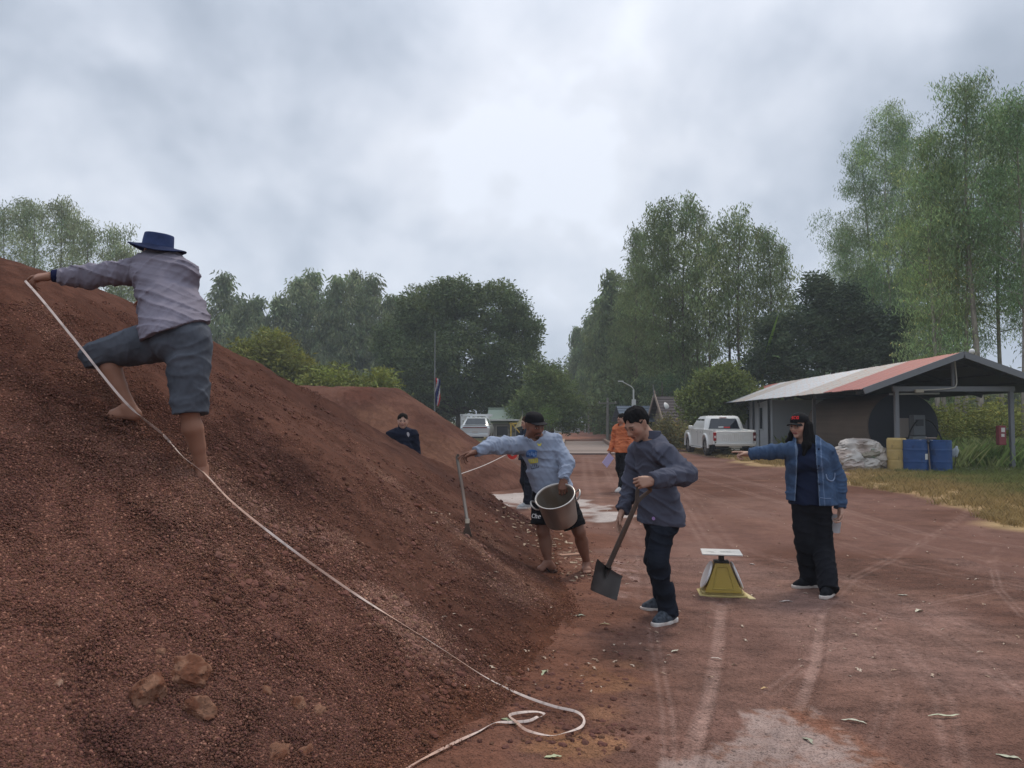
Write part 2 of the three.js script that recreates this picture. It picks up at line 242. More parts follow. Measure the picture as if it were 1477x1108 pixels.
// bare foot: A ankle, f towards the toes, up
function footField(A, f, up, left) {
  const y = up.clone().normalize(), z = f.clone().addScaledVector(y, -f.dot(y)).normalize(), x = y.clone().cross(z).multiplyScalar(left ? -1 : 1); // x to the big toe side... inner side
  const P = (a, b, c) => A.clone().addScaledVector(x, a).addScaledVector(y, b).addScaledVector(z, c);
  const main = UN([RC(P(0, 0, 0), P(0, -.05, -.035), .036, .034), RC(P(0, -.055, -.04), P(-.02, -.066, .085), .032, .024), RC(P(0, -.02, .015), P(.022, -.060, .10), .038, .026), RC(P(.024, -.064, .105), P(-.03, -.068, .085), .022, .019)], .03), toes = [];
  [[.026, .165, .0145], [.008, .170, .0115], [-.007, .162, .0108], [-.021, .150, .0102], [-.034, .135, .0098]].forEach(([a, c, r]) => toes.push(RC(P(a * .9, -.066, .105), P(a * 1.08, -.073, c), r * 1.05, r)));
  const tf = UN(toes, .0005); return UN([main, tf], .005);
}
// shoe: upper and sole fields
function shoeFields(A, f, up, s = 1) {
  const y = up.clone().normalize(), z = f.clone().addScaledVector(y, -f.dot(y)).normalize(), P = (b, c) => A.clone().addScaledVector(y, b * s).addScaledVector(z, c * s), x = y.clone().cross(z);
  const plane = (h) => { const p = P(h, 0); return (px, py, pz) => (px - p.x) * y.x + (py - p.y) * y.y + (pz - p.z) * y.z; };
  const lowP = plane(-.072), hiP = plane(-.058), topP = plane(.028), botP = plane(-.094);
  let up_ = UN([RC(P(-.035, -.045), P(-.055, .06), .044 * s, .043 * s), RC(P(-.052, .05), P(-.062, .150), .045 * s, .036 * s), RC(P(.03, -.008), P(-.035, .0), .045 * s, .046 * s), RC(P(.005, .02), P(-.045, .11), .034 * s, .034 * s)], .03);
  up_ = MOD(up_, (d, px, py, pz) => Math.max(d, -lowP(px, py, pz), topP(px, py, pz)));
  let so = UN([RC(P(-.07, -.048), P(-.072, .05), .047 * s, .047 * s, { n: y, f: .6 }), RC(P(-.072, .05), P(-.068, .158), .051 * s, .040 * s, { n: y, f: .6 })], .02);
  so = MOD(so, (d, px, py, pz) => smax(smax(d, hiP(px, py, pz), .006), -botP(px, py, pz), .006));
  return [up_, so];
}
const fleshMat = new THREE.MeshPhysicalMaterial({ vertexColors: true, roughness: .55, specularIntensity: .5 });

// Builds a person. s: joints (world), r: sizes. Returns the group and helpers.
function makePerson(name, label, base, s) {
  const g = thing('person', label, 'person', base), L = (v) => v.clone().sub(base), J = {}; for (const k in s.J) J[k] = L(s.J[k]);
  const skin = s.skin, sz = s.size ?? 1, fr = s.front.clone().normalize(), up = J.neck.clone().sub(J.pelvis).normalize(), rt = up.clone().cross(fr).normalize(); // rt = the person's left
  const fz = fr.clone().addScaledVector(up, -fr.dot(up)).normalize(); const mixv = (a, b, t) => a.clone().lerp(b, t), off = (p, a, b, c) => p.clone().addScaledVector(rt, a).addScaledVector(up, b).addScaledVector(fz, c);
  const W = s.wide ?? 1, fat = s.belly ?? 0;
  const waist = off(mixv(J.pelvis, J.neck, .36), 0, 0, .005), chest = off(mixv(J.pelvis, J.neck, .70), 0, 0, .0);
  const torso = (o, wr) => [RC(off(chest, 0, .07, 0), waist, .150 * W * sz + o, (.132 + fat) * W * sz + o, { n: fz, f: 1.38 }), RC(waist, J.pelvis, (.134 + fat) * W * sz + o, (.150 + fat * .7) * W * sz + o, { n: fz, f: 1.28 }), RC(mixv(J.shL, J.shR, .12), mixv(J.shL, J.shR, .88), .062 * sz + o, .062 * sz + o), RC(mixv(mixv(J.shL, J.shR, .5), J.neck, .3), J.neck, .085 * sz + o, .058 * sz + o * .6), ...(s.bust ? [RC(off(chest, .07, -.02, .09), off(chest, -.07, -.02, .09), .085 + o, .085 + o)] : [])];
  // body: one continuous skin
  const legs = (sd) => { const h = J['hip' + sd], k = J['knee' + sd], a = J['ank' + sd], sh = a.clone().sub(k).normalize(), kb = s.calf?.[sd] ?? fz.clone().multiplyScalar(-1), c = mixv(k, a, .33).addScaledVector(kb, .016 * sz); return [RC(h, k, .088 * sz, .058 * sz), RC(k, c, .053 * sz, .057 * sz), RC(c, mixv(k, a, .62), .056 * sz, .044 * sz), RC(mixv(k, a, .5), a, .046 * sz, .037 * sz)]; };
  const arms = (sd) => { const h = J['sh' + sd], e = J['el' + sd], w = J['wr' + sd]; return [RC(h, e, .050 * sz, .040 * sz), RC(e, mixv(e, w, .35), .041 * sz, .042 * sz), RC(mixv(e, w, .3), w, .041 * sz, .026 * sz)]; };
  const bodyF = UN([...torso(-.014), ...legs('L'), ...legs('R'), ...arms('L'), ...arms('R'), RC(J.neck, mixv(J.neck, J.head, .5), .055 * sz, .052 * sz)], .035);
  const soil = s.soil ?? 0, skinC = (x, y, z) => { const n = n3(x * 22, y * 22, z * 22); let c = mix3(skin, [skin[0] * .72, skin[1] * .62, skin[2] * .58], .55 * (n - .25)); if (soil) c = mix3(c, [.27, .125, .088], soil * sst(.32, .03, y) * (.35 + n * .6)); return c; };
  const geos = [meshOf(bodyF, s.cell ?? .011, skinC)];
  const HB = rolled(basis(s.headDir, s.headUp), s.headRoll ?? 0);
  const headSize = (s.headSize ?? 1) * sz;
  { const hg = meshField(headParts(s.face ?? {}), V3(-.105, -.165, -.13), V3(.105, .13, .135), s.headCell ?? .0036, faceColour(skin, s.face ?? {})); hg.scale(headSize, headSize, headSize); hg.applyMatrix4(new THREE.Matrix4().makeBasis(...HB).setPosition(J.head)); geos.push(hg); }
  for (const sd of ['L', 'R']) {
    const h = s.hands?.[sd]; if (h) geos.push(meshOf(handField(J['wr' + sd], h.dir, h.palm, sd === 'R', { s: 1.0 * sz, ...h }), s.handCell ?? .0035, skinC));
    const f = s.feet?.[sd]; if (f?.bare) geos.push(meshOf(footField(J['ank' + sd], f.dir, f.up ?? V3(0, 1, 0), sd === 'L'), .0045, skinC));
  }
  part('body', geos, fleshMat, g);
  // shoes
  for (const sd of ['L', 'R']) { const f = s.feet?.[sd]; if (f && !f.bare) { const [u, so] = shoeFields(J['ank' + sd], f.dir, f.up ?? V3(0, 1, 0), f.s ?? 1); const sh = part('shoe', meshOf(u, .006, f.colour ?? (() => [.03, .035, .045])), vcol(.85), g); part('sole', meshOf(so, .006, (x, y, z) => mix3([.68, .66, .62], [.3, .16, .12], .55 * n3(x * 40, y * 40, z * 40))), vcol(.8), sh); } }
  // upper garment
  if (s.top) {
    const t = s.top, o = t.o ?? .014, e = t.loose ?? 0, prims = [...torso(o + e * .4)];
    for (const sd of ['L', 'R']) { const h = J['sh' + sd], el = J['el' + sd], w = J['wr' + sd], wr = t.wr ?? .007, cuff = t.cuff?.[sd] ?? 0; prims.push(RC(h, el, .064 * sz + o * .5 + e * .5, .053 * sz + o * .4 + e * .5, { wr: [wr, 26, 7, sd === 'L' ? 3 : 5] }), RC(el, w.clone().lerp(el, cuff), .053 * sz + o * .4 + e * .5, .040 * sz + e * .35, { capB: 0, wr: [wr * 1.1, 30, 8, sd === 'L' ? 7 : 9] })); }
    if (t.skirt) prims.push(RC(waist, off(J.pelvis, 0, -t.skirt, 0), (.14 + fat) * W * sz + o + e * .5, (.168 + fat * .8) * W * sz + o + e, { n: fz, f: 1.2 }));
    for (const q of t.extra?.(J, off, L) ?? []) prims.push(q);
    const f0 = UN(prims, t.k ?? .03), fo = folds(t.amp ?? .007, t.axis ?? up, t.fa ?? 15, t.fl ?? 4, t.seed ?? 3), fo2 = folds((t.amp ?? .007) * .8, t.axis2 ?? up.clone().addScaledVector(rt, .7), (t.fa ?? 15) * 1.1, t.fl ?? 4, (t.seed ?? 3) + 20);
    const hem = t.hem ? [L(t.hem[0]), t.hem[1].clone().normalize()] : [off(J.pelvis, 0, -.02, 0), up.clone().multiplyScalar(-1)], nk = off(J.neck, 0, t.neckUp ?? .005, 0), nkN = up.clone().addScaledVector(fz, t.neckTilt ?? .45).normalize();
    let f = MOD(f0, (d, x, y, z) => { if (d < .05 && d > -.05) d += fo(x, y, z) + fo2(x, y, z); d = Math.max(d, (x - hem[0].x) * hem[1].x + (y - hem[0].y) * hem[1].y + (z - hem[0].z) * hem[1].z - (t.hemWave ?? .004) * Math.sin(x * 37 + z * 29)); if (Math.hypot(x - nk.x, y - nk.y, z - nk.z) < .11) d = Math.max(d, (x - nk.x) * nkN.x + (y - nk.y) * nkN.y + (z - nk.z) * nkN.z); return d; });
    if (t.cut) f = MOD(f, (d, x, y, z) => t.cut(d, x, y, z, { rt, up, fz, J, waist, chest }));
    g.top = part(t.name ?? 'shirt', meshOf(f, t.cell ?? .0085, t.colour ?? (() => t.c)), t.mat ?? vcol(.92), g);
    if (t.collar) { const C = t.collar, cg = UN([RC(off(nk, 0, -.02, 0), off(nk, 0, C.h, -.01), C.r, C.r * .95, { capA: 0, capB: 0 })], 0); part('collar', meshOf(MOD(cg, (d) => Math.max(d, -(d + .012))), .006, () => C.c ?? t.c), vcol(.92), g.top); }
  }
  if (s.bottom) {
    const t = s.bottom, o = t.o ?? .014, prims = [RC(waist.clone().lerp(J.pelvis, .45), J.pelvis, (.132 + fat) * W * sz + o * .4, (.150 + fat * .6) * W * sz + o * .6, { n: fz, f: 1.26 }), RC(mixv(J.hipL, J.hipR, .24), mixv(J.hipL, J.hipR, .76), .10 * sz + o, .10 * sz + o), ...(t.seat ? [RC(off(mixv(J.hipL, J.hipR, .15), 0, -.01, -.045), off(mixv(J.hipL, J.hipR, .85), 0, -.01, -.045), .105 * sz, .105 * sz)] : [])];
    for (const sd of ['L', 'R']) {
      const h = J['hip' + sd], k = J['knee' + sd], a = J['ank' + sd], wr = t.wr ?? .006;
      if (t.short) { const end = t.ends[sd] ? L(t.ends[sd]) : k; const past = end.clone().sub(h).length() > k.clone().sub(h).length() * .98; if (past && t.bend?.[sd]) { prims.push(RC(h, k, t.r[0] * sz, t.r[1] * sz, { wr: [wr, 16, 5, 2] }), RC(k, end, t.r[1] * sz, t.r[2] * sz, { capB: 0, wr: [wr, 20, 6, 4] })); } else prims.push(RC(h, end, t.r[0] * sz, t.r[2] * sz, { capB: 0, wr: [wr, 16, 5, sd === 'L' ? 2 : 6] })); }
      else { const hemP = a.clone().addScaledVector(a.clone().sub(k).normalize(), t.drop ?? .02); prims.push(RC(h, k, t.r[0] * sz, t.r[1] * sz, { wr: [wr, 15, 5, sd === 'L' ? 2 : 6] }), RC(k, hemP, t.r[1] * sz, t.r[2] * sz, { capB: 0, wr: [wr * 1.1, 17, 5, sd === 'L' ? 12 : 16] })); }
    }
    const f0 = UN(prims, t.k ?? .03), fo = folds(t.amp ?? .004, t.axis ?? up, t.fa ?? 13, 4, t.seed ?? 8); const topP = off(mixv(J.pelvis, J.neck, .22), 0, 0, 0);
    const f = MOD(f0, (d, x, y, z) => { if (Math.abs(d) < .05) d += fo(x, y, z); return Math.max(d, (x - topP.x) * up.x + (y - topP.y) * up.y + (z - topP.z) * up.z); });
    g.bottom = part(t.name ?? 'trousers', meshOf(f, t.cell ?? .0085, t.colour ?? (() => t.c)), t.mat ?? vcol(.92), g);
  }
  Object.assign(g, { HB, headSize, Jl: J, fr, up, rt, fz, L, off }); return g;
}
// hats and hair live in head coordinates
function onHead(p, name, f, lo, hi, cell, colour, mat, parent) { const g = meshField(f, lo, hi, cell, colour); g.scale(p.headSize, p.headSize, p.headSize); g.applyMatrix4(new THREE.Matrix4().makeBasis(...p.HB).setPosition(p.Jl.head)); return part(name, g, mat ?? vcol(.9), parent ?? p); }
function headMatrix(p) { return new THREE.Matrix4().makeBasis(...p.HB.map((v) => v.clone().multiplyScalar(p.headSize))).setPosition(p.Jl.head); }
const strand = (c, a = .5) => (x, y, z) => { const k = 1 + a * (n3(x * 160, y * 22, z * 160) - .5) * 2; return c.map((q) => q * k); };
function shortHair(p, c, o = {}) {
  const top = ELL([0, .048 + (o.lift ?? 0), -.014], [.084, .082, .1]), side = ELL([0, .03, -.022], [.079, .085, .098]);
  return onHead(p, 'hair', (x, y, z) => {
    let d = smin(Math.max(top(x, y, z), -(y - .045)), Math.max(side(x, y, z), -(y + .055)), .012); const fringe = (o.fringe ?? .064) + .026 * (n3(x * 75, 3, z * 40) - .5) + .012 * Math.sin(x * 60 + 1) - Math.abs(x) * (o.swoop ?? .1);
    if (z > -.02) d = Math.max(d, -(y - mix(-.02, fringe, sst(-.02, .05, z)))); // hairline
    const ear = Math.hypot(y + .005, z + .012) - .028; if (Math.abs(x) > .055) d = Math.max(d, -ear); d = Math.max(d, -(y + .055 - z * .2));
    return d + .010 * (n3(x * 90, y * 24, z * 60) - .5) + .016 * (n3(x * 28, y * 18, z * 26) - .5);
  }, V3(-.11, -.07, -.14), V3(.11, .16, .125), .004, strand(c), vcol(.85));
}
function ballCap(p, c, o = {}) { // rounded crown with a curved peak
  const flat = o.flat ?? 0, crown = ELL([0, .045, -.012], [.087, flat ? .098 : .092, .105]);
  const cap = onHead(p, 'cap', (x, y, z) => { let d = crown(x, y, z); d = Math.max(d, -(y - (.038 - (z < 0 ? z * .12 : -z * .02)))); if (flat) d = smax(d, y - .128, .03); const seam = Math.min(Math.abs(x), Math.abs(Math.abs(x) - .055 - (y - .04) * -.25)); return Math.max(d, -(d + .02)) - .0015 * sst(.004, .001, seam); }, V3(-.11, .0, -.14), V3(.11, .16, .12), .004, () => c, vcol(.88));
  const peak = onHead(p, 'peak', (x, y, z) => { const R = Math.hypot(x / .078, (z - .055) / (o.long ?? .105)) - 1, yy = .045 - (flat ? .04 : .16) * (z - .06) * 1 - x * x * (flat ? 2.0 : 5.5) + (o.lift ?? 0); return Math.max(R * .075, Math.abs(y - yy) - .0035, -(z - .05)); }, V3(-.1, -.03, .03), V3(.1, .08, .19), .004, () => o.pc ?? c, vcol(.85), cap);
  return cap;
}
// ---------- heights of the ground and the two earth piles ----------
function sdPoly(P, x, z) {
  let d = 1e9, ins = false;
  for (let i = 0, n = P.length; i < n; i++) {
    const a = P[i], b = P[(i + 1) % n], ex = b[0] - a[0], ez = b[1] - a[1], wx = x - a[0], wz = z - a[1], t = clamp((wx * ex + wz * ez) / (ex * ex + ez * ez));
    const q = (wx - ex * t) ** 2 + (wz - ez * t) ** 2; if (q < d) d = q;
    if ((a[1] <= z) !== (b[1] <= z) && x < ex * wz / ez + a[0]) ins = !ins;
  }
  d = Math.sqrt(d); return ins ? d : -d;
}
function sdLine(P, x, z) { // [distance, place along 0..1]
  let d = 1e9, at = 0; const n = P.length - 1;
  for (let i = 0; i < n; i++) { const a = P[i], b = P[i + 1], ex = b[0] - a[0], ez = b[1] - a[1], t = clamp(((x - a[0]) * ex + (z - a[1]) * ez) / (ex * ex + ez * ez)), q = (x - a[0] - ex * t) ** 2 + (z - a[1] - ez * t) ** 2; if (q < d) { d = q; at = (i + t) / n; } }
  return [Math.sqrt(d), at];
}
const FOOT1 = [[-.33, -3.4], [-1.3, -2.0], [-3, -.7], [-7, .3], [-11, -2], [-12, -7], [-10.5, -10], [-6.5, -11.25], [-3.2, -11.6], [-1.1, -11.35], [.36, -10.65], [.7, -9.8], [.62, -9], [.5, -7.7], [.5, -5.9], [.08, -4.34]];
const FOOT2 = [[.7, -20.2], [.3, -17.4], [-1.2, -15.4], [-4, -14.3], [-9, -14.6], [-14, -17], [-14, -24], [-6, -25], [-1, -23.6]];
function heap(P, x, z, slope, cap, k) { const a = slope * sdPoly(P, x, z), h = clamp(.5 + .5 * (cap - a) / k), r = cap * (1 - h) + a * h - k * h * (1 - h); return r; }
// loose ground swells, ruts and prints
function vergeH(x, z) { return 0.15 * sst(6.2, 9.5, x + (n2(z * .2, 3) - .5) * 1.2) * sst(-7, -12, z) * (1 - .75 * sst(-25, -31, z)); }
function gH(x, z) {
  let y = vergeH(x, z) + (fbm(x * .35 + 7, z * .35, 3) - .5) * .05;
  const d = sdPoly(FOOT1, x, z);
  if (d > -2.2) y += 0.10 * sst(-1.5, 0.3, d) * (0.6 + fbm(x * 1.1, z * 1.1 + 4, 3)) * .8;   // apron of loose soil at the foot
  return y;
}
const DENTS = []; // [x, z, radius, depth]
function pileRough(x, z, d) {
  let y = (fbm(x * .8 + 2, z * .8 + 9, 3) - .5) * .16 * sst(.2, 1.4, d);
  y += (fbm(x * 3.1 + 5, z * 3.1, 3) - .5) * .055 + (fbm(x * 11, z * 11 + 8, 2) - .5) * .018;
  for (const q of DENTS) { const r = Math.hypot(x - q[0], z - q[1]) / q[2]; if (r < 2) y += -q[3] * Math.exp(-r * r * 2.2) + q[3] * .35 * Math.exp(-((r - 1.25) ** 2) * 9); }
  return y;
}
function p1H(x, z) { const d = sdPoly(FOOT1, x, z); if (d < -.5) return -1; const a = heap(FOOT1, x, z, .67, 2.95, .5); const r = a > -.05 ? Math.sqrt(Math.max(a, 0) ** 2 + .02) - .1414 : a; return r + pileRough(x, z, d) * sst(-.25, .35, d) + gH(x, z) - sst(0, -.5, d) * .12; }
function p2H(x, z) { const d = sdPoly(FOOT2, x, z); if (d < -.5) return -1; const a = heap(FOOT2, x, z, .68, 2.27 + (n2(x * .45, 4) - .5) * .35, .18); return a + (fbm(x * .9, z * .9 + 40, 4) - .5) * .22 * sst(0, 1.5, d) + (fbm(x * 4, z * 4, 2) - .5) * .04; }
function topH(x, z) { return Math.max(gH(x, z), p1H(x, z), z < -13 ? p2H(x, z) : -1); }
function hit(u, v, lift = 0) { // where a line of sight meets the ground or a pile
  const r = ray(u, v); let t = 1.2; for (; t < 90; t += .02 * Math.max(1, t * .15)) { const s = t / -r.z; if (EYE.y + r.y * s < topH(r.x * s, -t) + lift) break; }
  const s = t / -r.z; return V3(r.x * s, EYE.y + r.y * s, -t);
}
for (const [u, v, r, dep] of [[345, 728, .07, .05], [378, 738, .06, .045], [322, 742, .05, .03], [385, 752, .05, .05], [300, 700, .09, .03], [165, 600, .1, .03], [690, 775, .08, .03], [110, 560, .12, .05], [240, 1010, .14, .04], [150, 620, .2, .06], [300, 770, .1, .03], [250, 720, .1, .03]]) { const p = hit(u, v); DENTS.push([p.x, p.z, r, dep]); }

// ---------- soil textures ----------
const TEXN = 2048;
function cells(size, count, seed) { // tiled Voronoi: returns fn(i,j)->[f1, f2, id]
  const r = rng(seed), px = new Float32Array(count * count), py = new Float32Array(count * count), cs = size / count;
  for (let i = 0; i < count * count; i++) { px[i] = r(); py[i] = r(); }
  return (x, y) => {
    const ci = Math.floor(x / cs), cj = Math.floor(y / cs); let f1 = 9, f2 = 9, id = 0;
    for (let b = -1; b <= 1; b++) for (let a = -1; a <= 1; a++) { const k = ((ci + a + count) % count) + ((cj + b + count) % count) * count, dx = ci + a + px[k] - x / cs, dy = cj + b + py[k] - y / cs, d = dx * dx + dy * dy; if (d < f1) { f2 = f1; f1 = d; id = k; } else if (d < f2) f2 = d; }
    return [Math.sqrt(f1), Math.sqrt(f2), id];
  };
}
// tiles in x and y: noise whose period divides the tile
function tn(i, j, per, seed) { const s = TEXN / per, x = i / s, y = j / s, xi = Math.floor(x), yi = Math.floor(y); let fx = x - xi, fy = y - yi; fx = fx * fx * (3 - 2 * fx); fy = fy * fy * (3 - 2 * fy); const h = (a, b) => NT[PT[PT[((a % per) + seed * 131) & 4095] + (((b % per) + seed * 57) & 4095)]]; const p = h(xi, yi), q = h(xi + 1, yi), r = h(xi, yi + 1), t = h(xi + 1, yi + 1); return p + (q - p) * fx + (r - p + (p - q - r + t) * fx) * fy; }
const peb = cells(TEXN, 300, 5), pebF = cells(TEXN, 600, 6);
const gravelBump = new Float32Array(TEXN * TEXN);
const gravelTex = dataTex(TEXN, (i, j) => {
  const [f1, f2, id] = peb(i, j), [g1, g2, gid] = pebF(i, j), e = sst(0, .35, f2 - f1), e2 = sst(0, .3, g2 - g1), cover = sst(.35, .6, tn(i, j, 24, 1) * .6 + tn(i, j, 7, 2) * .4);
  gravelBump[j * TEXN + i] = cover * e * (.6 + .4 * (1 - f1)) * .7 + e2 * .3 * (1 - f1 * .3);
  const t = NT[(id * 7) & 4095], t2 = NT[(gid * 13) & 4095], hue = NT[(id * 29 + 5) & 4095];
  let k = mix(.82 + .36 * (t2 - .5), .88 + .55 * (t - .45), cover * e); k *= .86 + .28 * tn(i, j, 60, 4); if (NT[(gid * 31) & 4095] > .985) k *= 1.6;
  const w = cover * e * (hue - .5) * .22; return [toS(.62 * k), toS(.6 * k * (1 + w)), toS(.58 * k * (1 + w * 1.2))];
}, true);
const gravelBumpTex = dataTex(TEXN, (i, j) => gravelBump[j * TEXN + i], false);
// finer soil for the yard: dust, small crumbs
const yardTex = dataTex(TEXN, (i, j) => {
  const [g1, g2, gid] = pebF(i, j), m = tn(i, j, 9, 5) * .4 + tn(i, j, 34, 6) * .3 + tn(i, j, 120, 7) * .2 + tn(i, j, 512, 8) * .3;
  let k = .62 + .62 * m + (NT[(gid * 17) & 4095] - .5) * .12; const q = NT[(gid * 31) & 4095]; if (q > .988) k *= 1.35; if (q < .03) k *= .72; return [toS(.6 * k), toS(.585 * k), toS(.575 * k)];
}, true);
const yardBump = dataTex(TEXN, (i, j) => { const [g1, g2, gid] = pebF(i, j); return tn(i, j, 34, 6) * .35 + tn(i, j, 120, 7) * .25 + tn(i, j, 512, 8) * .15 + (NT[(gid * 31) & 4095] > .8 ? sst(.5, .1, g1) * .25 : 0); }, false);

const RED = [.142, .077, .060], PINK = [.25, .158, .13], OCHRE = [.30, .155, .072], DARK = [.080, .037, .028], CONC = [.28, .205, .18];
// colours of the yard, verge and fields at a place
const tracks = [ // wheel marks: pixel lines on the yard, width, strength
  [[[1040, 872], [1036, 930], [1022, 1010], [990, 1108]], .07, .8], [[[1172, 900], [1186, 880], [1230, 835], [1300, 800], [1400, 735]], .07, .35], [[[1186, 884], [1175, 960], [1150, 1030], [1120, 1108]], .055, .95],
  [[[1030, 980], [1012, 1050], [1000, 1108]], .04, .6], [[[935, 880], [950, 960], [962, 1030], [965, 1108]], .05, .5], [[[1250, 1108], [1290, 1000], [1250, 930], [1180, 880]], .06, .25], [[[1477, 930], [1360, 890], [1230, 840], [1100, 800], [980, 760]], .09, .28],
  [[[1477, 890], [1440, 850], [1430, 810], [1440, 790]], .05, .4], [[[1477, 820], [1340, 790], [1200, 745], [1090, 715], [1010, 690]], .12, .3], [[[1300, 940], [1400, 965], [1477, 990]], .05, .25], [[[1477, 850], [1300, 815], [1150, 765], [1020, 715], [930, 680]], .14, .22],
  [[[1477, 1010], [1400, 940], [1330, 900], [1210, 870], [1090, 850]], .07, .4], [[[1110, 1000], [1200, 930], [1300, 880], [1450, 850]], .06, .35], [[[1380, 1108], [1360, 1010], [1300, 930], [1220, 885]], .08, .35], [[[1477, 790], [1330, 770], [1180, 725], [1060, 690], [960, 665]], .12, .4], [[[1040, 880], [1030, 800], [985, 730], [930, 680], [890, 655]], .12, .4], [[[930, 880], [925, 800], [900, 730], [875, 680]], .1, .3], [[[880, 700], [900, 670], [880, 655]], .3, .2], [[[860, 760], [855, 710], [845, 660]], .25, .25], [[[1060, 800], [1000, 720], [930, 660]], .15, .2],
].map(([px, w, s]) => [px.map(([u, v]) => { const p = hit(u, v); return [p.x, p.z]; }), w, s]);
const slabs = [[[690, 716], [770, 709], [862, 722], [905, 745], [860, 752], [800, 735], [725, 727]]].map((q) => q.map(([u, v]) => { const r = ray(u, v), s = -EYE.y / r.y; return [r.x * s, r.z * s]; }));
const wetPad = [[1040, 1062], [1075, 1030], [1120, 1018], [1163, 1014], [1225, 1052], [1310, 1108], [1440, 1200], [900, 1200], [960, 1108], [1000, 1090]].map(([u, v]) => { const r = ray(u, v), s = -EYE.y / r.y; return [r.x * s, r.z * s]; });
const dampSpot = [[800, 770], [870, 800], [930, 830], [935, 880], [880, 885], [850, 860], [862, 830]].map(([u, v]) => { const r = ray(u, v), s = -EYE.y / r.y; return [r.x * s, r.z * s]; });
function roadEdge(z) { return z > -10 ? 7.1 + (z + 10) * -.02 : z > -20 ? mix(7.1, 7.9, (-10 - z) / 10) : z > -45 ? mix(7.9, 8.6, (-20 - z) / 25) : 8.6 + (-45 - z) * .035; }
function yardColour(x, z, detail) {
  let c = mix3(RED, [.104, .051, .036], sst(.35, .65, fbm(x * .5, z * .5 + 3, 3)));
  c = mix3(c, PINK, .32 * sst(.5, .75, fbm(x * .9 + 9, z * .35 + 1, 4)));
  const str = n2((x * .35 - z) * 2.2 + 50, (x + z * .35) * .3); c = mix3(c, [.19, .104, .076], .4 * sst(.55, .85, str));
  let wet = 0, rut = 0;
  for (const [P, w, s] of tracks) { const [d, t] = sdLine(P, x, z); if (d < w * 2.2) { const lip = s > .5 ? Math.exp(-((d / (w * .62)) ** 4)) : Math.exp(-(((d - w * .5) / (w * .3)) ** 2)), ln = P.len ??= P.slice(1).reduce((a, q, i) => a + Math.hypot(q[0] - P[i][0], q[1] - P[i][1]), 0), trd = Math.sin((t * ln + d * .7) * 2 * Math.PI / .05), tread = z > -9 ? .8 + .28 * trd : 1; const k = 1.35 * s * lip * (.55 + .9 * (fbm(x * 7, z * 7, 2) - .25)) * tread; c = mix3(c, PINK, clamp(k)); rut += z > -9 ? .0016 * s * trd * Math.exp(-((d / (w * .6)) ** 4)) : 0; rut -= .010 * s * Math.exp(-((d / w) ** 2) * 1.6) - .008 * s * Math.exp(-(((d - w * 1.25) / (w * .3)) ** 2)); } }
  for (const P of slabs) { const d = sdPoly(P, x, z) + (fbm(x * 2, z * 2, 3) - .5) * .9; c = mix3(c, [.42, .385, .365], .85 * sst(-.02, .1, d) * sst(.22, .5, fbm(x * 2.5, z * 2.5 + 2, 4))); }
  { const d = sdPoly(wetPad, x, z) + ((fbm(x * 3, z * 3, 5) - .5) * .5 + (fbm(x * 15, z * 15, 4) - .5) * .16) * sst(.06, -.25, (x - 1.22) * .86 + (z + 3.72) * .5); const k = sst(-.02, .07, d); if (k > 0) { const m = fbm(x * 3 + 3, z * 3, 6) * .6 + fbm(x * 16, z * 16 + 3, 5) * .45, q = sst(.36, .74, m + d * .16); c = mix3(c, mix3([.18, .08, .05], mix3([.25, .16, .125], CONC, sst(.3, .8, q)), q), k * .92); wet = k * sst(.25, .8, q + d * .2); } }
  { const d = sdPoly(dampSpot, x, z) + (fbm(x * 3, z * 3 + 7, 4) - .5) * .5; c = mix3(c, [.36, .25, .22], .6 * sst(0, .2, d) * sst(.4, .65, fbm(x * 6, z * 6, 4))); }
  for (const [u, v, r, s] of [[875, 985, .22, .45], [870, 1030, .16, .3], [830, 1080, .2, .5], [790, 1072, .15, .4], [900, 960, .12, .3]]) { const k = yardColour.o?.[u + v * 2000] ?? ((yardColour.o ??= {})[u + v * 2000] = hit(u, v)); const d = Math.hypot((x - k.x), (z - k.z) * .9) / r + (fbm(x * 6, z * 6, 4) - .5) * 1.6; c = mix3(c, OCHRE, s * sst(1.1, .5, d)); }
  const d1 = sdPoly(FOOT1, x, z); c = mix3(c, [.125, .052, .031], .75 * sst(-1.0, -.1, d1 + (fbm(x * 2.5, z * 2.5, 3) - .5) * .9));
  if (detail) return [c, wet, rut];
  return c;
}
function groundColour(x, z) {
  const re = roadEdge(z), n = (fbm(x * .45 + 3, z * .45, 4) - .5), d = x - re + n * 2.6;
  let c = z > -60 ? yardColour(x, z) : [.25, .12, .085];
  const dry = mix3([.30, .20, .105], [.36, .27, .14], fbm(x * 1.5, z * 1.5, 3)), grass = mix3([.10, .115, .045], [.17, .17, .07], fbm(x * .9 + 5, z * .9, 4));
  if (x > -2 && z < -5) { c = mix3(c, dry, sst(-.1, .5, d) * .95); c = mix3(c, grass, .85 * sst(1.4, 4.2, d + (fbm(x * 2, z * 2 + 9, 3) - .5) * 1.6)); }
  // far from the yard everything is grass, except the road
  const road = Math.abs(x - (3.9 + (-z - 30) * .095)) - 2.6; if (z < -48) c = mix3(c, mix3(grass, dry, .35), sst(0, 2.2, road + n * 2));
  const away = Math.max(Math.abs(x) - 40, -z - 160, z - 25); c = mix3(c, [.07, .09, .035], sst(0, 10, away));
  const left = sst(-5, -9, x + .12 * z + 6) * sst(-24, -30, z); c = mix3(c, grass, left);
  return c;
}
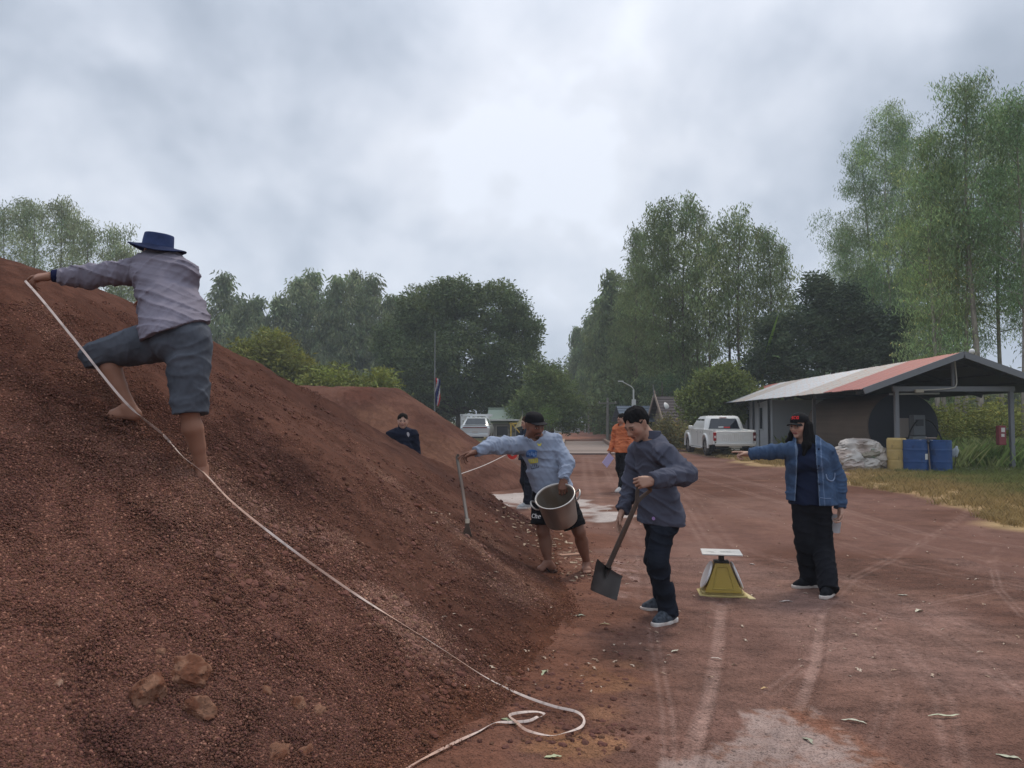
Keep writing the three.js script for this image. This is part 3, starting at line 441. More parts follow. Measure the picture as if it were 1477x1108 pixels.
function gridGeo(xs, zs, hf, cf, uvScale) {
  const nx = xs.length, nz = zs.length, P = new Float32Array(nx * nz * 3), C = new Float32Array(nx * nz * 3), U = new Float32Array(nx * nz * 2), I = [];
  for (let j = 0; j < nz; j++) for (let i = 0; i < nx; i++) { const k = j * nx + i, x = xs[i], z = zs[j]; P.set([x, hf(x, z), z], k * 3); if (cf) C.set(cf(x, z), k * 3); U.set([x * uvScale, z * uvScale], k * 2); }
  for (let j = 0; j < nz - 1; j++) for (let i = 0; i < nx - 1; i++) { const a = j * nx + i; I.push(a, a + nx, a + 1, a + 1, a + nx, a + nx + 1); }
  const g = new THREE.BufferGeometry(); g.setAttribute('position', new THREE.BufferAttribute(P, 3)); if (cf) g.setAttribute('color', new THREE.BufferAttribute(C, 3)); g.setAttribute('uv', new THREE.BufferAttribute(U, 2)); g.setIndex(I); g.computeVertexNormals(); return g;
}
const NEAR = { x0: -1.0, x1: 5.0, z0: -2.6, z1: -8.6 }; // near yard with a texture of its own
{
  const xs = [], zs = []; for (let x = -4, s = .05; x < 9; x += s) xs.push(x); for (let x = 9, s = .1; x < 900; x += s, s *= 1.07) xs.push(x); for (let x = -4.09, s = .1; x > -900; x -= s, s *= 1.08) xs.unshift(x);
  for (let z = -1.6; z > -1500; z -= Math.max(.05, -z * .0075)) zs.push(z); for (let z = -1.3, s = .4; z < 300; z += s, s *= 1.3) zs.unshift(z); zs.reverse();
  const inN = (x, z) => x > NEAR.x0 + .06 && x < NEAR.x1 - .06 && z < NEAR.z0 - .06 && z > NEAR.z1 + .06;
  const far = new THREE.MeshPhysicalMaterial({ specularIntensity: .15, vertexColors: true, map: yardTex, bumpMap: yardBump, bumpScale: .006, roughness: .95 }); far.color.setScalar(1.75);
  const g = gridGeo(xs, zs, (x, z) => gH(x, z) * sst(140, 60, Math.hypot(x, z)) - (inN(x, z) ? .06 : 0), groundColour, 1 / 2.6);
  g.setIndex(Array.from(g.index.array)); // far rows first: normals up
  setting('ground', g, far);
  // near sheet
  const N = 2048, col = new Uint8Array(N * N * 4), bmp = new Float32Array(N * N), wetA = new Uint8Array(N * N * 4), W = NEAR.x1 - NEAR.x0, D = NEAR.z0 - NEAR.z1;
  const B = 2, M = N / B + 1, base = []; // colours every fourth pixel, crumbs at every pixel
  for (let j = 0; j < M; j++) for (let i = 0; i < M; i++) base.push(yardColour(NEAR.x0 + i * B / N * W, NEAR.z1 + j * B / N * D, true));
  const pb = cells(N, 560, 21), pc = cells(N, 150, 22);
  for (let j = 0; j < N; j++) for (let i = 0; i < N; i++) {
    const a = Math.floor(i / B), b = Math.floor(j / B), fx = (i % B) / B, fy = (j % B) / B, p = base[b * M + a], q = base[b * M + a + 1], r = base[(b + 1) * M + a], s = base[(b + 1) * M + a + 1], o = (j * N + i) * 4, bl = (f) => (f(p) * (1 - fx) + f(q) * fx) * (1 - fy) + (f(r) * (1 - fx) + f(s) * fx) * fy;
    const [f1, f2, id] = pb(i, j), [h1, h2, hid] = pc(i, j), wet = bl((e) => e[1]), x = i / N * W, z = j / N * D;
    const grain = (n2(i * .9, j * .9) - .5) * .26 + (n2(i * .31, j * .31 + 7) - .5) * .34 + (n2(i * .10 + 4, j * .16) - .5) * .34 + (n2(i * .018 + 4, j * .035) - .5) * .42 + (n2(i * .007 + j * .004 + 9, j * .022) - .5) * .3; let k = 1 + grain * (1 - wet * .45), t = NT[(id * 17) & 4095], T = NT[(hid * 11) & 4095], crumb = 0;
    const loose = sst(.42, .62, fbm(x * 1.3 + 2, z * 1.3, 3));
    if (t > .74 - loose * .3 && f1 < .42) { k *= .82 + NT[(id * 7) & 4095] * .5; crumb = sst(.42, .1, f1) * .35; }
    if (T > .90 && h1 < .13 + T * .12) { k *= .85 + NT[(hid * 7) & 4095] * .7; crumb = Math.max(crumb, sst(.3, .05, h1) * .9); }
    const rip = Math.sin((x * 2.1 + z * 9) * 2.3 + fbm(x * 2, z * 2, 3) * 9) * sst(.55, .75, fbm(x * .8 + 5, z * .8 + 2, 2));
    k *= 1 + rip * .09;
    col[o] = toS(clamp(bl((e) => e[0][0]) * k)) * 255; col[o + 1] = toS(clamp(bl((e) => e[0][1]) * k)) * 255; col[o + 2] = toS(clamp(bl((e) => e[0][2]) * k)) * 255; col[o + 3] = 255;
    bmp[j * N + i] = clamp(.45 + grain * .3 * (1 - wet * .8) + crumb * .5 + bl((e) => e[2]) * 18 + rip * .12);
    const rr = mix(.96, .42 + (n2(i * .05, j * .05)) * .25, wet); wetA[o] = wetA[o + 1] = wetA[o + 2] = rr * 255; wetA[o + 3] = 255;
  }
  const mk = (d, srgb) => { const t = new THREE.DataTexture(d, N, N); t.magFilter = THREE.LinearFilter; if (srgb) t.colorSpace = THREE.SRGBColorSpace; t.needsUpdate = true; return t; };
  const nb = dataTex(N, (i, j) => bmp[j * N + i], false); nb.wrapS = nb.wrapT = THREE.ClampToEdgeWrapping;
  const nm = new THREE.MeshPhysicalMaterial({ specularIntensity: .3, map: mk(col, true), bumpMap: nb, bumpScale: .045, roughnessMap: mk(wetA), roughness: 1 }); nm.color.setScalar(1.12);
  const nxs = [], nzs = []; for (let i = 0; i <= 200; i++) { nxs.push(mix(NEAR.x0, NEAR.x1, i / 200)); nzs.push(mix(NEAR.z1, NEAR.z0, i / 200)); }
  const ng = gridGeo(nxs, nzs, (x, z) => gH(x, z) + .004 + yardColour(x, z, true)[2], null, 1);
  const U = ng.attributes.uv; for (let i = 0; i < U.count; i++) U.setXY(i, (ng.attributes.position.getX(i) - NEAR.x0) / W, (ng.attributes.position.getZ(i) - NEAR.z1) / D);
  setting('dirt_yard', ng, nm);
}

// ---------- the piles ----------
const hx = (list) => list.map(([u, v]) => { const p = hit(u, v); return [p.x, p.z]; });
const streaks = [ // paler coarse runs down the slope
  [hx([[560, 690], [640, 745], [700, 800], [790, 868]]), .16, .85], [hx([[560, 725], [640, 795], [720, 850], [800, 880]]), .10, .6], [hx([[470, 770], [540, 850], [620, 930], [700, 985], [790, 1035]]), .15, .8], [hx([[300, 690], [330, 720], [400, 755]]), .16, .6],
  [hx([[230, 660], [260, 720], [310, 790], [400, 840]]), .14, .35], [hx([[700, 770], [740, 810], [820, 870], [850, 905]]), .12, .5], [hx([[60, 450], [110, 520], [150, 570]]), .12, .3], [hx([[640, 940], [720, 1000], [800, 1030], [930, 1020]]), .10, .7],
];
const scars = [hx([[545, 830], [600, 862], [640, 880], [660, 890]]), hx([[70, 566], [100, 560], [130, 580], [150, 585]]), hx([[200, 590], [230, 600], [270, 612]]), hx([[590, 655], [640, 700], [700, 745]])];
function p1Colour(x, z) {
  const d = sdPoly(FOOT1, x, z); let c = mix3(DARK, [.130, .060, .042], sst(.35, .65, fbm(x * 1.1 + 3, z * 1.1, 4)));
  c = mix3(c, [.165, .079, .055], .45 * sst(.48, .7, fbm(x * 2.6 + 13, z * 2.6, 4)));
  c = mix3(c, [.120, .050, .034], .5 * sst(1.6, 3.4, d)); // moister and redder to the top
  for (const [P, w, s] of streaks) { const [q] = sdLine(P, x, z); if (q < w * 3) c = mix3(c, [.27, .155, .112], s * .9 * Math.exp(-((q / w) ** 2)) * sst(.25, .6, fbm(x * 4, z * 4, 3))); }
  c = mix3(c, [.140, .058, .034], .8 * sst(.5, -.05, d + (fbm(x * 3, z * 3, 3) - .5) * .5)); for (const P of scars) { const [q] = sdLine(P, x, z); if (q < .2) c = mix3(c, [.11, .045, .032], .6 * Math.exp(-((q / .035) ** 2))); }
  return c;
}
function p2Colour(x, z) { const s = n2(x * 2.6 + z * 1.2, (z * .4 - x * .2)); let c = mix3([.118, .054, .039], [.165, .080, .058], sst(.3, .7, s)); c = mix3(c, [.22, .115, .07], .35 * sst(.62, .8, fbm(x * .7 + 8, z * .7, 3))); return mix3(c, [.15, .06, .042], .5 * sst(.5, .8, fbm(x * 1.4, z * 1.4 + 20, 4))); }
{
  const m = new THREE.MeshPhysicalMaterial({ specularIntensity: .15, vertexColors: true, map: gravelTex, bumpMap: gravelBumpTex, bumpScale: .008, roughness: .97 }); m.color.setScalar(1.62);
  const xs = [], zs = []; for (let x = 1.5; x > -3.6; x -= .035) xs.unshift(x); for (let x = -3.6; x > -12.6; x -= .08) xs.unshift(x); for (let z = -1.2; z > -7.5; z -= .035) zs.unshift(z); for (let z = -7.5; z > -12.5; z -= .06) zs.unshift(z); for (let z = -1.12; z < 1; z += .1) zs.push(z);
  const g = gridGeo(xs, zs, p1H, p1Colour, 1 / 2.3); trimBelow(g, gH); setting('gravel_pile', g, m);
  const x2 = [], z2 = []; for (let x = -14.5; x < 1.4; x += .09) x2.push(x); for (let z = -25.4; z < -13.6; z += .09) z2.push(z);
  const g2 = gridGeo(x2, z2, p2H, p2Colour, 1 / 2.3); trimBelow(g2, gH); setting('gravel_pile', g2, m);
}
function trimBelow(g, f) { const p = g.attributes.position, I = g.index.array, o = []; for (let t = 0; t < I.length; t += 3) if ([0, 1, 2].some((k) => p.getY(I[t + k]) > f(p.getX(I[t + k]), p.getZ(I[t + k])) - .03)) o.push(I[t], I[t + 1], I[t + 2]); g.setIndex(o); }
function normalAt(x, z, f = p1H, e = .06) { return V3(f(x - e, z) - f(x + e, z), 2 * e, f(x, z - e) - f(x, z + e)).normalize(); }
// ---------- trees and plants ----------
const leafMats = {};
function leafMat(key, rough = .75) { return leafMats[key] ??= new THREE.MeshPhysicalMaterial({ vertexColors: true, roughness: rough, side: THREE.DoubleSide, transmission: .3, thickness: 0, specularIntensity: .25 }); }
const LM = leafMat('leaf');
const barkTex = dataTex(512, (i, j) => { const a = fbm(i * .05, j * .012, 4), b = fbm(i * .01 + 7, j * .006, 3); const k = .55 + .5 * (a - .5) + .5 * (b - .5); return [toS(clamp(k)), toS(clamp(k * .97)), toS(clamp(k * .93))]; }, true);
const bark = (c) => { const m = std(c, .95, { map: barkTex, side: THREE.FrontSide, bumpMap: barkTex, bumpScale: .01 }); return m; };
const paleBark = bark([.52, .47, .40]), greyBark = bark([.26, .22, .18]), darkBark = bark([.14, .11, .085]);
// one leaf: two faces folded a little along the middle, pointing along +y of its own
function leafTris(P, N, C, o, d, side, L, W, col, bend) {
  const tip = o.clone().addScaledVector(d, L), m = o.clone().addScaledVector(d, L * .45), n = d.clone().cross(side).normalize(); tip.y -= bend * L; m.y -= bend * L * .2;
  const a = m.clone().addScaledVector(side, W * .5).addScaledVector(n, W * .12), b = m.clone().addScaledVector(side, -W * .5).addScaledVector(n, W * .12);
  for (const t of [[o, a, tip], [o, tip, b]]) for (const p of t) { P.push(p.x, p.y, p.z); C.push(...col); }
}
function spray(seed, o) { // a clump of leaves within about one metre, hanging or standing
  const r = rng(seed), P = [], C = [];
  for (let i = 0; i < o.n; i++) {
    const a = r() * 6.283, e = o.droop ? -.2 - r() * 1.1 : (r() - .25) * 1.6, c0 = V3((r() - .5) * o.w, (r() - .5) * o.h, (r() - .5) * o.w); if (c0.x * c0.x / (o.w * o.w) + c0.z * c0.z / (o.w * o.w) > .26) { i--; continue; }
    const d = V3(Math.cos(a) * Math.cos(e), Math.sin(e), Math.sin(a) * Math.cos(e)), s = d.clone().cross(V3(r() - .5, r() - .5, r() - .5)).normalize(), k = .65 + .7 * r(), w = o.yellow ? (r() < o.yellow ? 1 : 0) : 0;
    leafTris(P, null, C, c0, d, s, o.L * (.7 + .6 * r()), o.W * (.7 + .6 * r()), [k * (1 + w * 1.1), k * (1 + w * .5), k * (1 + w * .1)], o.droop ? .25 : .1);
  }
  const g = new THREE.BufferGeometry(); g.setAttribute('position', new THREE.Float32BufferAttribute(P, 3)); g.setAttribute('color', new THREE.Float32BufferAttribute(C, 3)); g.computeVertexNormals(); return g;
}
const SP = {
  eucNear: [1, 2, 3].map((s) => spray(s, { n: 40, w: 1.05, h: .75, L: .16, W: .034, droop: true, yellow: .015 })),
  eucMid: [4, 5, 6].map((s) => spray(s, { n: 36, w: 1.15, h: .85, L: .21, W: .065, droop: true })),
  eucFar: [7, 8].map((s) => spray(s, { n: 26, w: 1.5, h: 1.1, L: .42, W: .15, droop: true })),
  broad: [9, 10, 11].map((s) => spray(s, { n: 40, w: 1.0, h: .75, L: .26, W: .10 })),
  bush: [12, 13, 14].map((s) => spray(s, { n: 44, w: .62, h: .5, L: .12, W: .05, yellow: .03 })),
  fern: [15, 16].map((s) => spray(s, { n: 70, w: 1.0, h: .6, L: .16, W: .03 })),
};
function crownMesh(list, geo, parent, mat = LM) { // list of [x, y, z, scale, turn, colour]
  const m = new THREE.InstancedMesh(geo, mat, list.length), o = new THREE.Object3D(), c = new THREE.Color(); m.name = 'crown'; m.userData.kind = 'stuff';
  list.forEach((q, i) => { o.position.set(q[0], q[1], q[2]); o.scale.setScalar(q[3]); o.rotation.set(0, q[4], 0); o.updateMatrix(); m.setMatrixAt(i, o.matrix); m.setColorAt(i, c.setRGB(...q[5])); });
  m.castShadow = m.receiveShadow = true; parent.add(m); return m;
}
// tall plantation tree: straight thin stem, rising limbs, narrow layered crown
function eucalyptus(label, x, z, H, o = {}) {
  const r = rng(o.seed ?? Math.round(x * 91 + z * 37 + 5000)), y0 = gH(x, z) - .1, t = thing('eucalyptus_tree', label, 'tree', V3(x, y0, z), 0, o.group), W = o.w ?? H * .13, base = o.base ?? .25, kind = o.kind ?? 'eucMid', R = o.r ?? H * .0085;
  const lean = [(r() - .5) * .05 + (o.lean ?? 0), (r() - .5) * .05], wob = r() * 9, stem = (k) => V3(lean[0] * k * H + Math.sin(k * 5 + wob) * .012 * H * k, k * H, lean[1] * k * H + Math.cos(k * 4 + wob) * .012 * H * k);
  const pts = [], rad = []; for (let i = 0; i <= 10; i++) { pts.push(stem(i / 10 * .98)); rad.push(R * (1 - i / 10 * .9) + (i === 0 ? R * .25 : 0)); }
  part('trunk', limb(pts, rad, 8), o.bark ?? greyBark, t);
  const list = [], limbs = [], nl = o.limbs ?? 30, dens = o.dens ?? 1, c0 = o.c ?? [.075, .105, .06], lit = o.lit ?? 1;
  for (let i = 0; i < nl; i++) {
    const k = base + (1 - base) * ((i + r() * .8) / nl), s = stem(k), a = i * 2.4 + r() * .9, q = (k - base) / (1 - base), env = W * (o.shape ? o.shape(q) : Math.sin(Math.PI * Math.min(1, .16 + q * .84) ** .85) * .9 + .14) * (.6 + .65 * r()), rise = .35 + r() * .6, e = V3(Math.cos(a) * env, env * rise, Math.sin(a) * env);
    const end = s.clone().add(e); end.y = Math.min(end.y, H * 1.0); const mid = s.clone().lerp(end, .5).add(V3(0, -env * .08, 0));
    limbs.push(limb([s, mid, end], [R * .32 * (1.1 - k), R * .2 * (1.1 - k), .008], 4));
    const n = Math.round((3 + env * 3.1) * dens), tone = (.72 + .6 * r()) * lit;
    for (let j = 0; j < n; j++) { const u = .3 + .75 * r(), p = s.clone().lerp(end, u).add(V3((r() - .5) * .75, (r() - .5) * .75 - .1, (r() - .5) * .75).multiplyScalar(.55 + env * .3)); if (p.y > H * 1.01) continue; const k2 = tone * (.8 + .4 * r()), g = r() * .25; list.push([p.x, p.y, p.z, .65 + r() * .6, r() * 6.28, [c0[0] * k2 * (1 + g), c0[1] * k2, c0[2] * k2]]); }
  }
  for (let j = 0; j < 16 * dens; j++) { const k = mix(.86, .99, r()), s = stem(k), w = W * .34 * (1.03 - k) / .17; list.push([s.x + (r() - .5) * w, s.y, s.z + (r() - .5) * w, .5 + r() * .45, r() * 6, c0.map((q) => q * (.85 + .4 * r()) * lit)]); }
  if (o.skirt) for (let j = 0; j < o.skirt; j++) { const k = mix(.02, base, r()), s = stem(k); list.push([s.x + (r() - .5) * W * 1.2, s.y, s.z + (r() - .5) * W * 1.2, .6 + r() * .6, r() * 6, c0.map((q) => q * (.6 + .5 * r()))]); }
  part('limbs', limbs, o.bark ?? greyBark, t).userData.kind = 'stuff';
  const G = SP[kind]; crownMesh(list, G[Math.floor(r() * G.length)], t); return t;
}
// spreading tree or bush: lobes of leaves round a forked trunk
function broadTree(name, label, cat, x, z, lobes, o = {}) { // lobes: [dx, y, dz, rx, ry, rz]
  const r = rng(o.seed ?? Math.round(x * 77 + z * 53 + 9000)), y0 = gH(x, z) - .05, t = thing(name, label, cat, V3(x, y0, z), 0, o.group), c0 = o.c ?? [.04, .062, .028], list = [], limbs = [], R = o.r ?? .22, G = SP[o.kind ?? 'broad'], sc = o.s ?? 1;
  const fork = V3((r() - .5) * .3, o.fork ?? 1.4, (r() - .5) * .3);
  limbs.push(limb([V3(0, 0, 0), fork.clone().multiplyScalar(.5).add(V3(.05, 0, 0)), fork], [R * 1.2, R, R * .8], 8));
  for (const [dx, y, dz, rx, ry, rz] of lobes) {
    const c = V3(dx, y, dz); limbs.push(limb([fork, fork.clone().lerp(c, .5).add(V3((r() - .5) * .5, -.2, (r() - .5) * .5)), c], [R * .6, R * .35, R * .12], 6));
    for (let i = 0; i < 4; i++) { const a = r() * 6.28, e = c.clone().add(V3(Math.cos(a) * rx * .8, (r() - .3) * ry, Math.sin(a) * rz * .8)); limbs.push(limb([c, e], [R * .12, .01], 4)); }
    const vol = (rx * ry * rz) ** (1 / 3), n = Math.round((o.dens ?? 60) * (rx * ry + ry * rz + rx * rz) / 3 / (sc * sc));
    for (let i = 0; i < n; i++) {
      const u = V3(r() * 2 - 1, r() * 2 - 1, r() * 2 - 1); if (u.lengthSq() > 1 || u.lengthSq() < .18) { i--; continue; }
      const l = u.length(), b = .82 + .36 * fbm(u.x * 2.2 + dx * 3 + 30, u.y * 2.2 + u.z * 1.7 + y * 3, 3); const p = V3(dx + u.x * rx * b, y + u.y * ry * b, dz + u.z * rz * b); if (p.y < (o.low ?? .15)) continue;
      const k = (.72 + .56 * n3(p.x * .9 + x, p.y * .9, p.z * .9)) * (.8 + .4 * r()), g = r() * .3; list.push([p.x, p.y, p.z, sc * (.6 + .6 * r()), r() * 6.28, [c0[0] * k * (1 + g), c0[1] * k * (1 + g * .3), c0[2] * k]]);
    }
  }
  part('trunk', limbs, o.bark ?? darkBark, t); crownMesh(list, G[Math.floor(r() * G.length)], t); return t;
}
const pxX = (u, d) => (u - 738.5) / FOCAL * d, topY = (v, d) => at(738, v, d).y;
// grove on the left skyline behind the near pile
{ const T = [[-40, 300, 62], [4, 296, 58], [30, 290, 63], [52, 294, 57], [80, 288, 60], [104, 306, 64], [128, 320, 58], [152, 326, 61], [172, 352, 57], [192, 395, 60]];
  T.forEach(([u, v, d], i) => eucalyptus(`tall thin eucalyptus on the left skyline behind the near pile, ${ORD[i]} from the left`, pxX(u, d), -d, topY(v, d), { w: 1.75, base: .3, dens: .95, limbs: 34, c: [0.256, 0.325, 0.179], kind: 'eucMid', group: 'eucalyptus grove on the left skyline', seed: 100 + i, shape: (q) => .8 + .3 * Math.sin(q * 9) - .62 * q ** 4 })); }
// row behind the mango tree
{ const T = [[322, 398, 84], [350, 438, 80], [372, 432, 86], [398, 428, 82], [426, 402, 85], [452, 394, 88], [478, 430, 84], [492, 402, 82], [516, 392, 86], [540, 402, 84], [562, 428, 82], [586, 432, 88], [606, 440, 92], [628, 448, 96]];
  T.forEach(([u, v, d], i) => eucalyptus(`hazy eucalyptus in the row left of the dark mango tree, ${ORD[i]} from the left`, pxX(u, d), -d, topY(v, d), { w: 2.3, base: .12, dens: 1.15, limbs: 38, c: [0.209, 0.275, 0.141], kind: 'eucFar', group: 'hazy eucalyptus row behind the piles', seed: 200 + i, skirt: 60 })); }
// the row along the right of the road
{ const T = [];
  for (let i = 0; i < 11; i++) { const d = 50 + i * 7.2; T.push([10.3 + (i % 2) * 1.3 + i * .06, d, 14.6 + (i * 7 % 5) * .5]); }
  T[0][2] = 15.6; T.forEach(([x, d, h], i) => eucalyptus(`eucalyptus in the row along the right of the road, ${ORD[i]} from the near end`, x, -d, h * 1.04, { w: 1.85, base: .06, dens: 1.0, limbs: 42, c: [0.153, 0.218, 0.091], kind: d < 70 ? 'eucMid' : 'eucFar', group: 'roadside eucalyptus row', seed: 300 + i, skirt: 110 }));
  const U = [[922, 330, 58, 1.7], [950, 296, 52, 1.9], [986, 280, 50, 2.0], [1008, 300, 54, 1.8], [1026, 330, 49, 1.6], [1050, 308, 52, 1.5], [1068, 302, 49, 1.6], [1088, 330, 54, 1.4], [1112, 330, 50, 1.4], [1126, 352, 55, 1.2], [905, 410, 66, 1.7], [876, 424, 82, 1.9], [860, 450, 92, 1.7], [834, 474, 112, 1.8]];
  U.sort((a, b) => a[0] - b[0]).forEach(([u, v, d, w0], i) => eucalyptus(`eucalyptus in the grove right of the road behind the pickup, ${ORD[i]} from the left`, pxX(u, d), -d, topY(v, d), { w: w0 * .85, base: u > 1020 ? .40 : .14, dens: u > 1020 ? .62 : .95, limbs: 38, c: [0.195, 0.265, 0.117], kind: d < 70 ? 'eucMid' : 'eucFar', group: 'eucalyptus grove right of the road', seed: 330 + u, skirt: u > 1020 ? 12 : 80 })); }
// near group on the right
{ const T = [[1225, 330, 51, 2.6, .12], [1262, 200, 48, 2.7, .14], [1292, 146, 46, 2.7, .16], [1322, 168, 46, 2.5, .14], [1352, 185, 31, 1.6, .26], [1380, 210, 34, 1.6, .24], [1416, 112, 30, 1.75, .5], [1446, 150, 33, 1.7, .34], [1474, 138, 29, 1.9, .38], [1505, 190, 32, 1.7, .3], [1345, 330, 46, 2.4, .16], [1240, 395, 50, 2.2, .12]];
  T.sort((a, b) => a[0] - b[0]).forEach(([u, v, d, w, b], i) => eucalyptus(`tall eucalyptus above the shed on the right, ${ORD[i]} from the left`, pxX(u, d), -d, topY(v, d), { w, base: b, dens: d > 40 ? 2.0 : 1.5, limbs: d > 40 ? 48 : 40, c: i % 3 === 0 ? [.27, .39, .17] : i % 3 === 1 ? [.19, .31, .14] : [.225, .345, .165], kind: 'eucNear', bark: paleBark, r: .11 + (i % 3) * .02, group: 'tall eucalyptus group above the shed', seed: 400 + u })); }
// pale stems seen under the shed roof
{ const T = [[1366, 33, 9], [1392, 31, 10]]; T.forEach(([u, d, h], i) => eucalyptus(`pale bare eucalyptus stem seen beneath the shed roof, ${ORD[i]} from the left`, pxX(u, d), -d, h, { w: 1.3, base: .6, dens: .8, limbs: 14, kind: 'eucNear', bark: paleBark, r: .13, c: [0.195, 0.250, 0.101], group: 'pale stems beyond the shed', seed: 450 + i, lean: i === 0 ? -.05 : 0 })); }
// mango tree: two crowns grown together, and its neighbours
{ const d = 62, K = 1.34, X = (u) => pxX(u, d) - pxX(660, d), Y = (v) => topY(v, d);
  broadTree('mango_tree', 'large dark mango tree with a two-lobed crown behind the flag pole', 'tree', pxX(660, d), -d, [[X(622), Y(455), 0, 1.9, 1.9, 2], [X(655), Y(432), .3, 1.6, 1.2, 1.8], [X(715), Y(448), 0, 1.9, 1.7, 2], [X(752), Y(482), 0, 1.4, 1.4, 1.6], [X(575), Y(495), .2, 1.5, 1.5, 1.6], [X(605), Y(540), 1, 2.3, 2.0, 1.8], [X(675), Y(520), 1.2, 2.4, 2.2, 2], [X(738), Y(540), .8, 1.9, 2.0, 1.8], [X(560), Y(560), 0, 1.3, 1.4, 1.4], [X(690), Y(575), 0, 2.8, 1.1, 1.6]].map((q) => [q[0], q[1], q[2] * K, q[3] * K, q[4] * K, q[5] * K]), { c: [0.134, 0.188, 0.084], dens: 58, r: .3, seed: 501, s: 1.15, low: Y(602), fork: 2 });
  const d2 = 56; broadTree('tree', 'low rounded dark tree right of the mango tree near the road end', 'tree', pxX(795, d2), -d2, [[0, 3.2, 0, 2.0, 2.1, 2], [-1.6, 2.2, 0, 1.5, 1.6, 1.5], [1.1, 2.0, .5, 1.2, 1.4, 1.3], [-.6, 4.6, 0, 1.0, .9, 1]], { c: [0.146, 0.206, 0.078], dens: 56, seed: 503 });
  const d3 = 47; broadTree('bush', 'bright green leafy bush behind the cap of the pot man', 'bush', pxX(785, d3), -d3 - 1, [[0, 1.5, 0, .9, .9, .9], [.5, 1.9, .2, .6, .6, .6]], { c: [0.110, 0.188, 0.056], dens: 55, kind: 'bush', r: .06, seed: 504, fork: .6 });
  const d4 = 42; broadTree('tree', 'yellow-green round tree behind the crest of the near pile', 'tree', pxX(385, d4), -d4, [[0, 5.0, 0, 1.6, 1.35, 1.5], [-1.3, 4.3, .2, 1.3, 1.2, 1.3], [1.3, 4.3, .3, 1.3, 1.2, 1.3], [.2, 3.0, .6, 2.3, 1.3, 1.4]], { c: [0.218, 0.245, 0.062], dens: 62, seed: 505 });
  const d5 = 39; broadTree('tree', 'bright yellow-green bush between the round tree and the mango tree', 'bush', pxX(478, d5), -d5, [[0, 3.0, 0, 1.3, 1.25, 1.3], [-1.5, 2.3, 0, 1.1, 1.1, 1.1], [1.5, 2.5, 0, 1.2, 1.3, 1.2], [2.8, 2.6, 0, .9, 1.5, 1], [0, 1.6, .5, 2.4, .9, 1]], { c: [0.205, 0.250, 0.062], dens: 60, seed: 506 });
  for (let i = 0; i < 6; i++) { const u = [310, 345, 455, 530, 600, 560][i], dd = 62 + (i * 5) % 9; broadTree('tree', `dark understorey tree behind the piles, ${['first', 'second', 'third', 'fourth', 'sixth', 'fifth'][i]} from the left`, 'tree', pxX(u, dd), -dd, [[0, 3.4, 0, 2.8, 2.2, 2], [1.8, 2.4, 0, 2, 1.8, 1.6], [-1.6, 2.6, 0, 1.8, 2, 1.6]], { c: [0.171, 0.225, 0.101], dens: 38, s: 1.4, seed: 520 + i, group: 'understorey behind the piles' }); }
  for (let i = 0; i < 9; i++) { const u = [800, 818, 838, 858, 878, 900, 925, 950, 980][i], dd = [120, 135, 140, 125, 95, 72, 64, 60, 57][i]; broadTree('tree', `dark tree closing the end of the road, ${ORD[i]} from the left`, 'tree', pxX(u, dd), -dd, [[0, 4.4, 0, 3, 3.2, 2.4], [2, 2.8, 0, 2.3, 2.2, 2], [-2, 2.8, 0, 2.3, 2.2, 2], [.5, 7, 0, 1.9, 2.2, 1.6]].map((q) => q.map((k) => k * (dd > 90 ? 1.15 : .85))), { c: [0.134, 0.188, 0.084], dens: 28, s: 1.7, seed: 540 + i, group: 'dark trees at the road end' }); }
}
